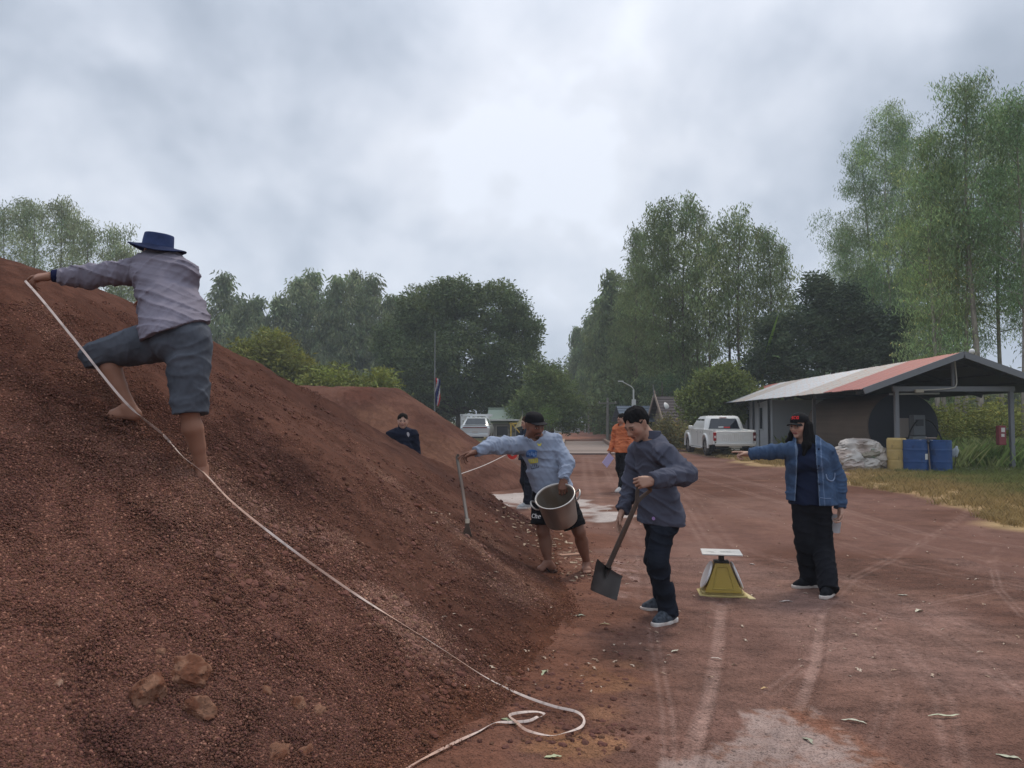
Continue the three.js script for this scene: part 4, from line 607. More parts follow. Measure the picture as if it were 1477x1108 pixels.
// right side: dark casuarina mass, bushes, bananas
{ const d = 43.5, K = 1.02, X = (u) => pxX(u, d) - pxX(1190, d), Y = (v) => topY(v, d);
  broadTree('tree', 'dark feathery tree rising behind the middle of the shed roof', 'tree', pxX(1190, d), -d, [[X(1185), Y(432), 0, 1.0, .9, 1], [X(1215), Y(455), 0, 1.3, 1.1, 1.2], [X(1165), Y(470), .3, 1.3, 1.0, 1.2], [X(1130), Y(505), .3, 1.3, 1.0, 1.2], [X(1250), Y(470), 0, 1.2, 1.1, 1.2], [X(1220), Y(510), .4, 1.9, 1.1, 1.3], [X(1150), Y(530), .6, 1.8, .9, 1.2], [X(1285), Y(505), 0, 1.2, 1.1, 1.2], [X(1180), Y(415), .2, .6, .6, .6], [X(1110), Y(470), 0, .7, .6, .7], [X(1232), Y(425), 0, .6, .7, .7], [X(1300), Y(470), .3, .7, .8, .7], [X(1095), Y(530), .4, 1.2, 1.0, 1]].map((q) => [q[0], q[1], q[2] * K, q[3] * K, q[4] * K, q[5] * K]), { c: [0.085, 0.125, 0.070], kind: 'broad', dens: 62, r: .16, seed: 560, s: 1 });
  const d2 = 39.5; broadTree('tree', 'green leafy tree behind the pickup beside the shed', 'tree', pxX(1036, d2), -d2, [[0, 2.9, 0, 1.5, 1.2, 1.3], [-1.1, 2.2, 0, 1.0, 1.0, 1], [1.2, 2.5, 0, 1.1, 1.1, 1.1], [.5, 3.6, 0, .9, .8, .9]], { c: [0.159, 0.213, 0.067], dens: 68, seed: 561, s: .75 });
  const d3 = 37; broadTree('shrub', 'flowering shrub with pink specks left of the pickup', 'shrub', pxX(968, d3), -d3, [[0, .85, 0, .9, .75, .8], [-.75, .7, .1, .65, .6, .7], [.65, .65, .1, .6, .55, .7], [-.3, 1.35, 0, .45, .4, .45]], { c: [0.183, 0.188, 0.084], dens: 95, kind: 'bush', r: .05, fork: .5, seed: 562 });
  for (let i = 0; i < 7; i++) { const u = [1385, 1415, 1447, 1478, 1372, 1432, 1480][i], dd = [29, 31, 29.5, 32, 40, 42, 44][i]; broadTree('bush', `light green wild bush in the field beyond the shed, ${ORD[i]} from the left`, 'bush', pxX(u, dd), -dd, [[0, 1.1, 0, 1.6, 1.1, 1.3], [1.2, .8, 0, 1.2, .9, 1.2], [-1.2, .9, 0, 1.2, 1.0, 1.1]], { c: [0.281, 0.324, 0.096], dens: 48, s: 1.1, kind: 'bush', r: .05, fork: .4, seed: 570 + i, group: 'wild bushes beyond the shed' }); }
  for (let i = 0; i < 8; i++) { const u = [1150, 1200, 1260, 1310, 1360, 1420, 1470, 1530][i], dd = 66 + (i * 7) % 13; broadTree('tree', `far tree beyond the shed, ${ORD[i]} from the left`, 'tree', pxX(u, dd), -dd, [[0, 3.4, 0, 3.2, 2.6, 2.2], [2.4, 2.6, 0, 2.4, 2.0, 2], [-2.4, 2.8, 0, 2.4, 2.2, 2]], { c: [0.159, 0.206, 0.090], dens: 30, s: 1.6, seed: 590 + i, group: 'far trees beyond the shed' }); }
  // banana plants: stem and broad leaves
  const banana = (u, d, h, n, label, seed) => {
    const r = rng(seed), x = pxX(u, d), t = thing('banana_plant', label, 'banana plant', V3(x, gH(x, -d), -d), 0, undefined); part('stem', limb([V3(0, 0, 0), V3(.03, h * .3, 0), V3(0, h * .62, .02)], [.13, .11, .07], 9), std([.13, .15, .06]), t);
    for (let i = 0; i < n; i++) {
      const up = i === 0, a = i * 2.39 + r(), L = h * (up ? .46 : .26) * (.85 + .3 * r()), rise = up ? 1.35 : .75 + .4 * r(), P = [], I = [], U = []; const N = 9;
      for (let k = 0; k <= N; k++) { const q = k / N, bend = up ? q * .1 : q * q * 1.15, e = rise - bend * 1.2; const cx = Math.cos(a), cz = Math.sin(a); const rr = L * q * Math.cos(rise - bend * .6), y = h * .6 + L * q * Math.sin(rise - bend * .6), w = .17 * L / 1.3 * Math.sin(Math.PI * clamp(.06 + q * .94)) ** .7 * (up ? .8 : 1) + .006; for (const s of [-1, 0, 1]) { P.push(cx * rr - cz * w * s, y - Math.abs(s) * w * .25, cz * rr + cx * w * s); U.push(q, s); } if (k) for (const s of [0, 1]) { const b = k * 3 + s, c = b - 3; I.push(c, b, c + 1, c + 1, b, b + 1); } }
      const g = new THREE.BufferGeometry(); g.setAttribute('position', new THREE.Float32BufferAttribute(P, 3)); g.setAttribute('uv', new THREE.Float32BufferAttribute(U, 2)); g.setIndex(I); g.computeVertexNormals(); const m = std(up ? [.24, .38, .06] : [.075, .125, .04], .8); part('leaf', g, m, t, up ? 'bright young leaf standing upright' : undefined);
    }
  };
  banana(1100, 42.8, 6.9, 6, 'banana plant with one bright upright leaf beside the dark tree', 61);
  const dp = 46, xp = pxX(955, dp), t = thing('papaya_tree', 'thin papaya tree with flat tiers of leaves left of the dark roof', 'tree', V3(xp, 0, -dp)); part('trunk', limb([V3(0, 0, 0), V3(.05, 2, 0), V3(0, 3.9, 0)], [.09, .08, .05], 7), greyBark, t); { const list = [], r = rng(64); for (let i = 0; i < 90; i++) { const a = r() * 6.28, q = .3 + r() * 1.5; list.push([Math.cos(a) * q, 3.2 + r() * 1.1 - q * .2, Math.sin(a) * q, .5 + r() * .35, r() * 6, [.09, .135, .07].map((c) => c * (.8 + .4 * r()))]); } crownMesh(list, SP.fern[0], t); }
}
// grass: blades in tufts along the verge, taller by the shed
{
  const tuft = (seed, n, h, w, spread) => { const r = rng(seed), P = [], C = []; for (let i = 0; i < n; i++) { const a = r() * 6.28, q = r() * spread, o = V3(Math.cos(a) * q, -.01, Math.sin(a) * q), L = h * (.5 + .6 * r()), b = r() * 6.28, l = .25 + r() * .6, d = V3(Math.cos(b) * l, 1, Math.sin(b) * l).normalize(), s = V3(-Math.sin(b), 0, Math.cos(b)), m = o.clone().addScaledVector(d, L * .6), t = m.clone().add(V3(Math.cos(b) * L * .3, L * .28, Math.sin(b) * L * .3)), k = .7 + r() * .6; for (const p of [o.clone().addScaledVector(s, -w), o.clone().addScaledVector(s, w), m, o.clone().addScaledVector(s, w * .6), t, m]) { P.push(p.x, p.y, p.z); C.push(k, k, k * .95); } } const g = new THREE.BufferGeometry(); g.setAttribute('position', new THREE.Float32BufferAttribute(P, 3)); g.setAttribute('color', new THREE.Float32BufferAttribute(C, 3)); g.computeVertexNormals(); return g; };
  const field = (name, label, geo, n, seed, place) => { const r = rng(seed), m = new THREE.InstancedMesh(geo, LM, n), o = new THREE.Object3D(), c = new THREE.Color(); m.name = name; let k = 0; for (let i = 0; i < n * 6 && k < n; i++) { const q = place(r); if (!q) continue; o.position.set(q[0], gH(q[0], q[1]), q[1]); o.scale.setScalar(q[2]); o.rotation.set(0, r() * 6.28, 0); o.updateMatrix(); m.setMatrixAt(k, o.matrix); m.setColorAt(k++, c.setRGB(...q[3])); } m.count = k; scene.add(m); tag(m, label, 'grass', null, 'stuff'); m.castShadow = m.receiveShadow = true; };
  field('grass', 'short green and straw grass along the edge of the yard', tuft(71, 26, .16, .006, .16), 26000, 72, (r) => { const z = -9 - r() ** 1.6 * 42, re = roadEdge(z), x = re + r() ** 1.2 * (16 + -z * .1), d = x - re + (fbm(x * .45 + 3, z * .45, 4) - .5) * 2.6; if (d < 0.0 || r() > sst(-.2, 2.2, d) + .12) return null; const g = sst(1.0, 3.8, d + (fbm(x * 2, z * 2 + 9, 3) - .5) * 1.6); return [x, z, .5 + r() * .7, mix3([.36, .27, .13], mix3([.12, .16, .045], [.2, .21, .08], r()), g)]; });
  field('tall_grass', 'tall rank grass growing round and behind the shed posts', tuft(73, 34, .75, .010, .28), 4200, 74, (r) => { const x = 12.2 + r() * 14, z = -21.5 - r() * 16; if (x < 14.2 && z > -21.5 - 9 && x > 10 && z < -22.5 && r() > .12) return null; return [x, z, .5 + r() * .8, mix3([.22, .32, .09], [.38, .38, .16], r())]; });
  field('tall_grass', 'rough grass in the field behind the piles', tuft(75, 30, .7, .02, .4), 3000, 76, (r) => { const z = -30 - r() * 40, x = -30 + r() * 26; return [x, z, .7 + r() * .6, mix3([.12, .17, .05], [.2, .2, .08], r())]; });
}
// ---------- the open shed with its room, tank and drums ----------
const steel = std([.17, .175, .185], .6), darkSteel = std([.05, .052, .058], .6), greyWall = std([.40, .41, .43], .85), white = std([.74, .73, .70], .5), concrete = std([.42, .40, .37], .9);
const SH = { A: at(1247, 560, 20.9), B: at(1035, 582, 41), P1: at(1290, 676, 21.5), P2: at(1456, 678, 21.5) };
const shedGround = gH(12, -22);
{
  const t = thing('open_shed', 'long open-sided shed with a red and grey corrugated roof beside the yard', 'shed', V3(SH.P1.x, shedGround, -21.5));
  const O = t.position, L = (x, y, z) => V3(x, y, z).sub(O);
  const eaveY = 2.42, apexY = 3.34, ax = (SH.P1.x + SH.P2.x) / 2 + .1, hw = (SH.P2.x - SH.P1.x) / 2, over = 1.15, zN = -20.9, zF = -41, drift = 1.35 / 20; // the shed stands a few degrees off the line of sight
  const X = (x, z) => x + (-21.5 - z) * drift;
  const wave = (w, len, n) => { // a corrugated sheet: w along the ridge, len down the slope
    const P = [], U = [], I = [], N = n * 6; for (let i = 0; i <= N; i++) { const q = i / N * w, y = Math.cos(i / 6 * 2 * Math.PI) * .011; for (const v of [0, 1]) { P.push(q, y, v * len); U.push(q, v * len); } if (i) { const b = i * 2, c = b - 2; I.push(c, c + 1, b, b, c + 1, b + 1); } } const g = new THREE.BufferGeometry(); g.setAttribute('position', new THREE.Float32BufferAttribute(P, 3)); g.setAttribute('uv', new THREE.Float32BufferAttribute(U, 2)); g.setIndex(I); g.computeVertexNormals(); return g; };
  const rustTex = dataTex(512, (i, j) => { const a = fbm(i * .02, j * .006, 5), b = fbm(i * .09, j * .03 + 5, 4), k = .78 + .5 * (a - .5) + .4 * (b - .5), s = 1.8 * sst(.52, .72, fbm(i * .012 + 9, j * .02, 4)); return [toS(clamp(k + s * .03)), toS(clamp(k - s * .10)), toS(clamp(k - s * .16))]; }, true);
  const red = std([.34, .095, .08], .55, { map: rustTex, metalness: .1 }), galv = std([.52, .56, .60], .45, { map: rustTex, metalness: .35 }), grey = std([.40, .385, .37], .55, { map: rustTex, metalness: .25 });
  const roof = part('roof', [beam(L(X(ax, zN), apexY - .03, zN + .02), L(X(ax, zF), apexY - .03, zF), .08, .1)], darkSteel, t);
  const nS = 25, sw = (zN - zF) / nS, slopeLen = Math.hypot(hw + over, apexY - eaveY) + .05;
  for (const sd of [-1, 1]) for (let i = 0; i < nS; i++) {
    const z = zN - (i + .5) * sw, top = V3(X(ax, z), apexY + .045 + (i % 2) * .006, z), bot = V3(X(ax + sd * (hw + over), z), eaveY - .08 + .045 + (i % 2) * .006, z), dn = bot.clone().sub(top).normalize(), al = V3(-drift, 0, 1).normalize().multiplyScalar(-1), nn = dn.clone().cross(al).normalize();
    const g = wave(sw + .05, slopeLen + (n2(i * 3.3, sd) - .5) * .05, 5); g.translate(-sw / 2, 0, 0); const up = al.clone().cross(dn).multiplyScalar(-1); g.applyMatrix4(new THREE.Matrix4().makeBasis(al, dn.clone().cross(al).normalize().multiplyScalar(1), dn).setPosition(top.sub(O)));
    part('roof_sheet', g, i < 4 || i > 21 ? red : i < 8 || (i > 16 && i < 20) ? grey : galv, roof);
  }
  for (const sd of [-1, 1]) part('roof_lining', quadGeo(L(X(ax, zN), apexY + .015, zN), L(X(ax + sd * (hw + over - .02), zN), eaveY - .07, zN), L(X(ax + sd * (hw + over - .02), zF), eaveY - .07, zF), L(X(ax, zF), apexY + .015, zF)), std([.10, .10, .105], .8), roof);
  for (const sd of [-1, 1]) { // gable trim and end rafters
    part('fascia', beam(L(X(ax, zN), apexY - .02, zN + .03), L(X(ax + sd * (hw + over), zN), eaveY - .10, zN + .03), .04, .17), steel, roof);
    for (const z of [-21.5, -25, -28.6, -32.2, -36.5, -40.6]) part('rafter', beam(L(X(ax, z), apexY - .06, z), L(X(ax + sd * (hw + over - .05), z), eaveY - .12, z), .06, .12), darkSteel, roof);
    for (let k = 1; k < 4; k++) part('purlin', beam(L(X(ax + sd * (hw + over) * k / 4, zN + .02), mix(apexY, eaveY - .08, k / 4) - .01, zN - .02), L(X(ax + sd * (hw + over) * k / 4, zF), mix(apexY, eaveY - .08, k / 4) - .01, zF), .05, .05), darkSteel, roof);
  }
  for (const z of [-21.5, -28.6, -36.5]) { part('tie_beam', beam(L(X(ax - hw - .1, z), eaveY - .02, z), L(X(ax + hw + .1, z), eaveY - .02, z), .09, .14), z === -21.5 ? steel : darkSteel, t); part('king_post', beam(L(X(ax, z), eaveY, z), L(X(ax, z), apexY - .1, z), .07, .07, V3(1, 0, 0)), steel, t); }
  for (const z of [-21.5, -28.6, -36.5]) for (const sd of [-1, 1]) part('post', beam(L(X(ax + sd * hw, z), shedGround - .1, z), L(X(ax + sd * hw, z), eaveY + .05, z), .105, .105, V3(1, 0, 0)), steel, t);
  // electric conduit and lamp tube under the tie beam, white camera ball at the apex
  part('conduit', tube([L(X(ax + .03, -21.4), apexY - .16, -21.42), L(X(ax + .03, -21.4), eaveY + .05, -21.42), L(X(ax - .1, -21.4), eaveY - .0, -21.42), L(X(ax - .95, -21.4), eaveY - .06, -21.42)], .018, 30, 6), std([.5, .48, .42]), t); part('junction_box', box(.24, .09, .06, ...L(X(ax - 1.0, -21.4), eaveY - .08, -21.4).toArray(), 0, .01), std([.42, .38, .30]), t);
  part('lamp_tube', bar(L(X(ax - 1.75, -21.6), eaveY - .16, -21.6), L(X(ax - .35, -21.6), eaveY - .14, -21.6), .028), std([.32, .32, .30], .4), t);
  part('camera_ball', new THREE.SphereGeometry(.075, 14, 10).translate(...L(X(ax + .22, zN), apexY + .06, zN + .02).toArray()), white, t);
  // the closed room at the far end: ribbed metal walls, two windows, a door
  const room = part('room_wall', new THREE.BufferGeometry(), greyWall, t), rz0 = -34.4, rz1 = -40.8; room.geometry = join([...Array(32).keys()].map((i) => { const z = rz0 - (i + .5) * .2; return box(.03 + (i % 2) * .014, eaveY - shedGround, .2, ...L(X(ax - hw, z) + (i % 2) * .002, (eaveY + shedGround) / 2, z).toArray()); }).concat([box(hw * 2, eaveY - shedGround, .05, ...L(X(ax, rz0), (eaveY + shedGround) / 2, rz0 + .03).toArray()), box(hw * 2, eaveY - shedGround, .05, ...L(X(ax, rz1), (eaveY + shedGround) / 2, rz1 - .03).toArray()), box(.05, eaveY - shedGround, 6.4, ...L(X(ax + hw, -37.6), (eaveY + shedGround) / 2, -37.6).toArray())]));
  const paneM = new THREE.MeshPhysicalMaterial({ roughness: .08, side: THREE.DoubleSide }); paneM.color.setRGB(.02, .024, .03);
  for (const [z, w, y0, y1] of [[-36.1, .52, 1.1, 2.1], [-38.6, .5, 1.05, 2.05]]) { const wx = X(ax - hw, z) - .04, f = part('window', [box(.05, .05, w + .1, ...L(wx, y0 - .02, z).toArray()), box(.05, .05, w + .1, ...L(wx, y1 + .02, z).toArray()), box(.05, y1 - y0, .05, ...L(wx, (y0 + y1) / 2, z - w / 2).toArray()), box(.05, y1 - y0, .05, ...L(wx, (y0 + y1) / 2, z + w / 2).toArray())], std([.36, .37, .38]), room); for (let k = 0; k < 2; k++) part('pane', box(.012, y1 - y0 - .02, w / 2 - .04, ...L(wx + .012, (y0 + y1) / 2, z + (k - .5) * w / 2).toArray()), paneM, f); }
  for (const z of [-34.6, -37.4, -39.9]) part('pipe', bar(L(X(ax - hw, z) - .09, shedGround, z), L(X(ax - hw, z) - .09, eaveY, z), .05), darkSteel, t);
  // small lean-to roof at the far end
  part('lean_to_roof', [beam(L(X(ax - hw, -41) - 1.1, 2.02, -42.4), L(X(ax - hw, -41) + 1.2, 2.42, -42.4), 1.9, .05), beam(L(X(ax - hw, -41) - 1.12, 1.93, -41.42), L(X(ax - hw, -41) + 1.2, 2.33, -41.42), .03, .16)], std([.22, .21, .20], .8), t); part('post', beam(L(X(ax - hw, -42) - .5, 0, -42.2), L(X(ax - hw, -42) - .5, 2.1, -42.2), .1, .1, V3(1, 0, 0)), white, t, 'pale post of the lean-to');
  part('floor', box(hw * 2 + .5, .06, 20, ...L(X(ax, -31), shedGround + .01, -31).toArray()), concrete, t);
}
{ // fuel tank
  const c = at(1303, 622, 24.4), R = 1.08, Ln = 6.2, g0 = gH(c.x, c.z), t = thing('fuel_tank', 'large cylindrical fuel tank lying under the shed roof', 'tank', V3(c.x, g0, c.z)), cy = 1.30 - g0 + .02, dr = .067;
  const sideTex = dataTex(512, (i, j) => { const k = .62 + .35 * (fbm(i * .01, j * .02, 4) - .5) + .2 * (fbm(i * .15, j * .008, 3) - .5); return [toS(k), toS(k * .95), toS(k * .9)]; }, true);
  const shape = (z, r) => [r, z]; const shell = lathe([[R, 0], [R, .02], [R + .015, .03], [R + .015, .10], [R, .11], [R, Ln]], 56); shell.rotateX(-Math.PI / 2); shell.translate(0, cy, 0);
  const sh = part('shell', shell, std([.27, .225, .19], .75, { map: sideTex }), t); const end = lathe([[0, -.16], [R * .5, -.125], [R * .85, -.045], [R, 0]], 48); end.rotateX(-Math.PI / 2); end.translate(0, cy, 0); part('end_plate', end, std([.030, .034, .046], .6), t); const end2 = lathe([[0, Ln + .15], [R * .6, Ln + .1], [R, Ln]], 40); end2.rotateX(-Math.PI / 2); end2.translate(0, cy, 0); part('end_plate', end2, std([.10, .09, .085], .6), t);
  sh.rotation.y = 0; for (const z of [-.7, -3, -5.4]) part('saddle', extrude([[-.9, -.0], [.9, 0], [.72, .5], [.4, .34], [0, .28], [-.4, .34], [-.72, .5]], .16, .01).translate(0, 0, z), concrete, t);
  t.rotation.y = -dr;
}
{ // dispenser with hoses
  const b = at(1322, 682, 23.3), t = thing('fuel_pump', 'grey fuel pump with black hoses before the tank end', 'pump', V3(b.x, shedGround, b.z)); const top = at(1322, 598, 23.3).y - shedGround;
  part('cabinet', box(.42, top * .58, .34, .04, top * .29, 0, 0, .02), std([.20, .21, .215], .6), t); part('head', box(.36, top * .4, .26, .06, top * .79, 0, 0, .02), std([.15, .16, .17], .5), t); part('dial', box(.24, .2, .02, .06, top * .84, .14, 0, .008), std([.045, .05, .055], .3), t); part('panel', box(.27, top * .38, .03, -.36, top * .74, .05, 0, .01), std([.25, .215, .19], .8), t);
  part('hose', tube([V3(-.34, top * .52, .2), V3(-.25, top * .7, .22), V3(-.08, top * .85, .2), V3(.0, top * .88, .16)], .02, 24, 6), std([.012, .012, .014], .6), t); part('hose', tube([V3(.24, top * .9, .1), V3(.42, top * .86, .12), V3(.60, top * .68, .14), V3(.74, top * .46, .14), V3(.78, top * .40, .14)], .022, 24, 6), std([.012, .012, .014], .6), t); part('nozzle', bar(V3(.78, top * .4, .14), V3(.84, top * .3, .16), .03, .02), std([.03, .03, .03]), t);
}
// drums
const drumTex = dataTex(256, (i, j) => { const k = .8 + .35 * (fbm(i * .03, j * .03, 5) - .5) - .25 * sst(.62, .75, fbm(i * .05 + 9, j * .02, 4)); return [toS(k), toS(k), toS(k)]; }, true);
function drum(label, u, d, r, h, color, o = {}) {
  const b = at(u, 678, d), y0 = gH(b.x, b.z), t = thing('drum', label, 'drum', V3(b.x, y0, b.z), o.turn ?? 0, o.group), pts = [[0, .02], [r - .02, .02], [r - .015, 0], [r, .012], [r, .03]];
  for (let k = 1; k < 40; k++) { const y = k / 40 * h, rib = [.32, .36, .66, .70].reduce((m, q) => Math.max(m, Math.exp(-(((y / h - q) / .010) ** 2))), 0); pts.push([r + rib * .012, y]); } pts.push([r, h - .03], [r, h - .012], [r - .012, h], [r - .02, h - .018], [0, h - .02]);
  part('shell', lathe(pts, 40), std(color, .5, { map: drumTex }), t); part('bung', lathe([[0, 0], [.03, 0], [.03, .018], [0, .02]], 10).translate(r * .6, h - .02, 0), std([.5, .5, .48]), t); return t;
}
{ const d = 20.6, blue = [.022, .075, .23];
  const a = drum('blue steel drum with a white label, left of the two blue drums', 1320.5, d, .318, .86, blue, { turn: .3 }); part('label', new THREE.CylinderGeometry(.321, .321, .15, 8, 1, true, .05, .42).translate(0, .42, 0), std([.62, .62, .58]), a);
  drum('scuffed blue steel drum, rightmost of the drums at the shed post', 1354.5, d - .05, .318, .85, blue, { turn: 2 });
  const b = at(1294, 678, d + .25), y0 = gH(b.x, b.z), t = thing('drum', 'faded yellow drum behind the front shed post', 'drum', V3(b.x, y0, b.z)), pts = [[0, .01], [.22, .01], [.245, .03]]; for (let k = 0; k <= 36; k++) { const y = .03 + k / 36 * .85; pts.push([.245 - (Math.abs((k % 12) - 0) < 1 ? .014 : 0), y]); } pts.push([.22, .90], [0, .90]); part('shell', lathe(pts, 28), std([.56, .40, .15], .6, { map: drumTex }), t);
  const p = at(1338, 640, d - .2), g = thing('drum_pump', 'thin rusty hand pump pipe standing between the blue drums', 'hand pump', V3(p.x, y0, p.z)); part('pipe', [bar(V3(0, .02, .1), V3(0, .92, 0), .018), bar(V3(-.05, .90, 0), V3(.22, .9, .02), .03)], std([.16, .13, .11]), g); part('handle', [bar(V3(0, .9, 0), V3(-.02, .78, .08), .035)], std([.04, .04, .045]), g);
  const e = at(1376, 655, 20.9), cc = thing('plastic_bottle', 'pale plastic bottle in the grass right of the blue drums', 'bottle', V3(e.x, gH(e.x, e.z), e.z)); part('bottle', lathe([[0, 0], [.07, 0], [.08, .03], [.08, .2], [.03, .27], [.03, .31], [0, .31]], 14).rotateX(.5).translate(0, .4, 0), std([.5, .55, .6], .3), cc); part('stalk', bar(V3(0, 0, 0), V3(0, .45, .1), .012), std([.1, .1, .06]), cc);
}
{ // heap of folded tarpaulins
  const b = at(1243, 676, 21.4), t = thing('tarpaulin_heap', 'heap of folded dusty white tarpaulins beside the drums', 'tarpaulins', V3(b.x, gH(b.x, b.z), b.z));
  const cloth = (seed, w, h, dpt, y, x, z, c, name = 'sheet') => { const f = MOD(UN([ELL([x, y, z], [w, h, dpt])], 0), (d, X, Y, Z) => { const q = n3(X * 3 + seed, Y * 9 + seed, Z * 3), r1 = 1 - Math.abs(2 * n3(X * 5 + seed * 2 + Y * 6, Y * 14 - X * 5, Z * 5) - 1), r2 = 1 - Math.abs(2 * n3(X * 11 + seed, Y * 22 + X * 7, Z * 11) - 1); return d - .09 * (q - .4) - .055 * (r1 * r1 - .3) - .02 * (r2 - .5); }); f.lo.subScalar(.12); f.hi.addScalar(.12); part(name, meshOf(f, .02, (X, Y, Z) => { const k = .65 + .6 * n3(X * 6 + seed, Y * 8, Z * 6), m = sst(.5, .75, n3(X * 2.5 + seed * 5, Y * 3, Z * 3)); return mix3(c, [.30, .22, .18], m * .7).map((q) => q * k); }), vcol(.85), t); };
  cloth(3, .62, .30, .4, .55, -.05, 0, [.50, .46, .42]); cloth(9, .42, .26, .4, .32, -.42, .15, [.54, .51, .47]); cloth(14, .5, .3, .38, .30, .30, .12, [.40, .36, .32]); cloth(21, .30, .22, .3, .14, .0, .35, [.45, .42, .38]); cloth(27, .28, .10, .2, .42, .05, .36, [.10, .20, .14], 'green_sheet'); cloth(33, .3, .15, .3, .12, -.4, .38, [.55, .55, .53]);
}
{ // red extinguisher box on the right post
  const q = at(1444, 628, 21.35), t = thing('extinguisher_box', 'dusty red fire extinguisher box on the right shed post', 'box', V3(q.x, q.y - .27, q.z)); part('case', box(.2, .54, .16, 0, .27, 0, 0, .02), std([.22, .045, .05], .6), t); part('notice', box(.1, .12, .006, .01, .42, .083), std([.6, .58, .55]), t); part('notice', box(.085, .08, .006, 0, .27, .083), std([.6, .58, .55]), t); part('bracket', box(.12, .03, .05, .12, .45, 0), steel, t);
}
// ---------- houses and structures in the background ----------
function house(name, label, x, z, w, d, h, rh, wallC, roofC, o = {}) {
  const t = thing(name, label, o.cat ?? 'house', V3(x, gH(x, z), z), o.turn ?? 0); part('wall', box(w, h, d, 0, h / 2, 0), std(wallC, .85), t);
  const e = .35, rf = part('roof', [-1, 1].map((s) => beam(V3(-w / 2 - e, h + rh / 2, s * (d / 4)), V3(w / 2 + e, h + rh / 2, s * (d / 4)), Math.hypot(d / 2 + e, rh) , .05, V3(0, d / 2, s * rh).normalize())), std(roofC, .7), t);
  if (o.rows) { rf.geometry = box(w * .1, .05, .1, 0, h + rh, 0); for (const s of [-1, 1]) for (let k = 0; k < o.rows; k++) { const q = (k + .5) / o.rows, y = h + rh * (1 - q) + .03, zz = s * (d / 2 + e) * q; const g = new THREE.BoxGeometry(w + 2 * e, .03, (d / 2 + e) / o.rows * 1.25); g.rotateX(s * (Math.atan2(rh, d / 2 + e) - .07)); g.translate(0, y, zz); part('roof_course', g, std(roofC.map((c) => c * (.85 + .3 * n2(k * 5.1, s + 3))), .8), rf); } }
  for (const s of [-1, 1]) part('gable', extrude([[-d / 2, 0], [d / 2, 0], [0, rh]], .05).rotateY(Math.PI / 2).translate(s * w / 2 - .025, h, 0), std(wallC, .85), t);
  for (const [wx, wy, ww, wh] of o.windows ?? []) { const f = part('window', box(ww + .1, wh + .1, .06, wx, wy, d / 2 + .01), std([.4, .38, .35]), t); part('pane', box(ww, wh, .04, wx, wy, d / 2 + .03), std([.02, .022, .03], .2), f); }
  return t;
}
{ const d = 47; house('house', 'low house with a blue-grey roof behind the shovel man', pxX(942, d) + .4, -d, 4.6, 4, 1.35, .95, [.16, .15, .14], [.15, .175, .21], { rows: 6, windows: [[-1, 1, .8, .8], [1, 1, .8, .8]] });
  const d2 = 43, t = house('house', 'dark timber house with a brown board roof left of the pickup', pxX(984, d2), -d2, 2.4, 4.6, 1.3, 1.45, [.17, .13, .11], [.085, .07, .07], { rows: 9, windows: [[-.5, .8, .4, .6]] });
  part('bargeboard', [beam(V3(-1.56, 1.22, 2.66), V3(-1.56, 3.05, -.15), .05, .2), beam(V3(-1.56, 1.22, -2.66), V3(-1.56, 3.05, .15), .05, .2)], std([.28, .22, .18]), t); part('finial', bar(V3(-1.56, 2.75, 0), V3(-1.62, 3.45, 0), .06, .025), std([.2, .2, .18]), t); for (let k = 0; k < 5; k++) part('curtain', box(.2, .6, .03, -.05 + k * .26, .85, 2.33), std([[.5, .48, .45], [.45, .25, .18], [.1, .12, .2], [.5, .5, .5], [.42, .2, .13]][k]), t);
  const dl = at(957, 589, 42).sub(V3(0, 0, 0)), sd = thing('satellite_dish', 'small white dish beside the ridge of the dark timber house', 'dish', V3(dl.x, gH(dl.x, dl.z), dl.z)); part('dish', new THREE.SphereGeometry(.32, 16, 8, 0, 6.29, 0, .9).scale(1, 1, 1).rotateX(1.2).rotateY(.9).translate(0, dl.y, 0), white, sd); part('mast', bar(V3(.1, 0, 0), V3(.05, dl.y, 0), .04), steel, sd);
  const d3 = 92; house('house', 'small white hut at the far end of the road', pxX(815, d3), -d3, 3.3, 3, 1.25, .5, [.55, .57, .58], [.5, .52, .52], { windows: [[.9, .7, .4, .5]], cat: 'hut' });
  const d4 = 57; const t4 = house('building', 'pale building with a faded green roof behind the white fence', pxX(752, d4), -d4, 4.2, 3, 1.35, .95, [.20, .19, .18], [.30, .36, .29], { windows: [[-1.4, .7, .8, .7], [0, .7, .8, .7], [1.4, .7, .8, .7]], cat: 'building' }); part('awning', box(4.6, .1, 1.2, 0, 1.5, 1.9), std([.55, .56, .54]), t4);
}
{ // white steel portal frame with braces
  const d = 50, x0 = pxX(666, d), x1 = pxX(703, d), y1 = topY(599, d), t = thing('steel_frame', 'white steel frame with diagonal braces over the parked silver car', 'frame', V3(x0, 0, -d)), w = x1 - x0, M = std([.62, .63, .63], .5);
  for (const zz of [0, -3]) { part('post', beam(V3(0, 0, zz), V3(0, y1, zz), .14, .14, V3(1, 0, 0)), M, t); part('post', beam(V3(w, 0, zz), V3(w, y1, zz), .18, .18, V3(1, 0, 0)), M, t); part('top_beam', beam(V3(-.1, y1, zz), V3(w + .25, y1, zz), .14, .14), M, t); part('brace', beam(V3(w * .04, y1 - .1, zz), V3(w * .38, y1 - 1.05, zz), .09, .09), M, t); part('brace', beam(V3(w * .96, y1 - .1, zz), V3(w * .6, y1 - 1.05, zz), .09, .09), M, t); } part('top_beam', beam(V3(0, y1, 0), V3(0, y1, -3), .12, .12), M, t); part('top_beam', beam(V3(w, y1, 0), V3(w, y1, -3), .12, .12), M, t);
}
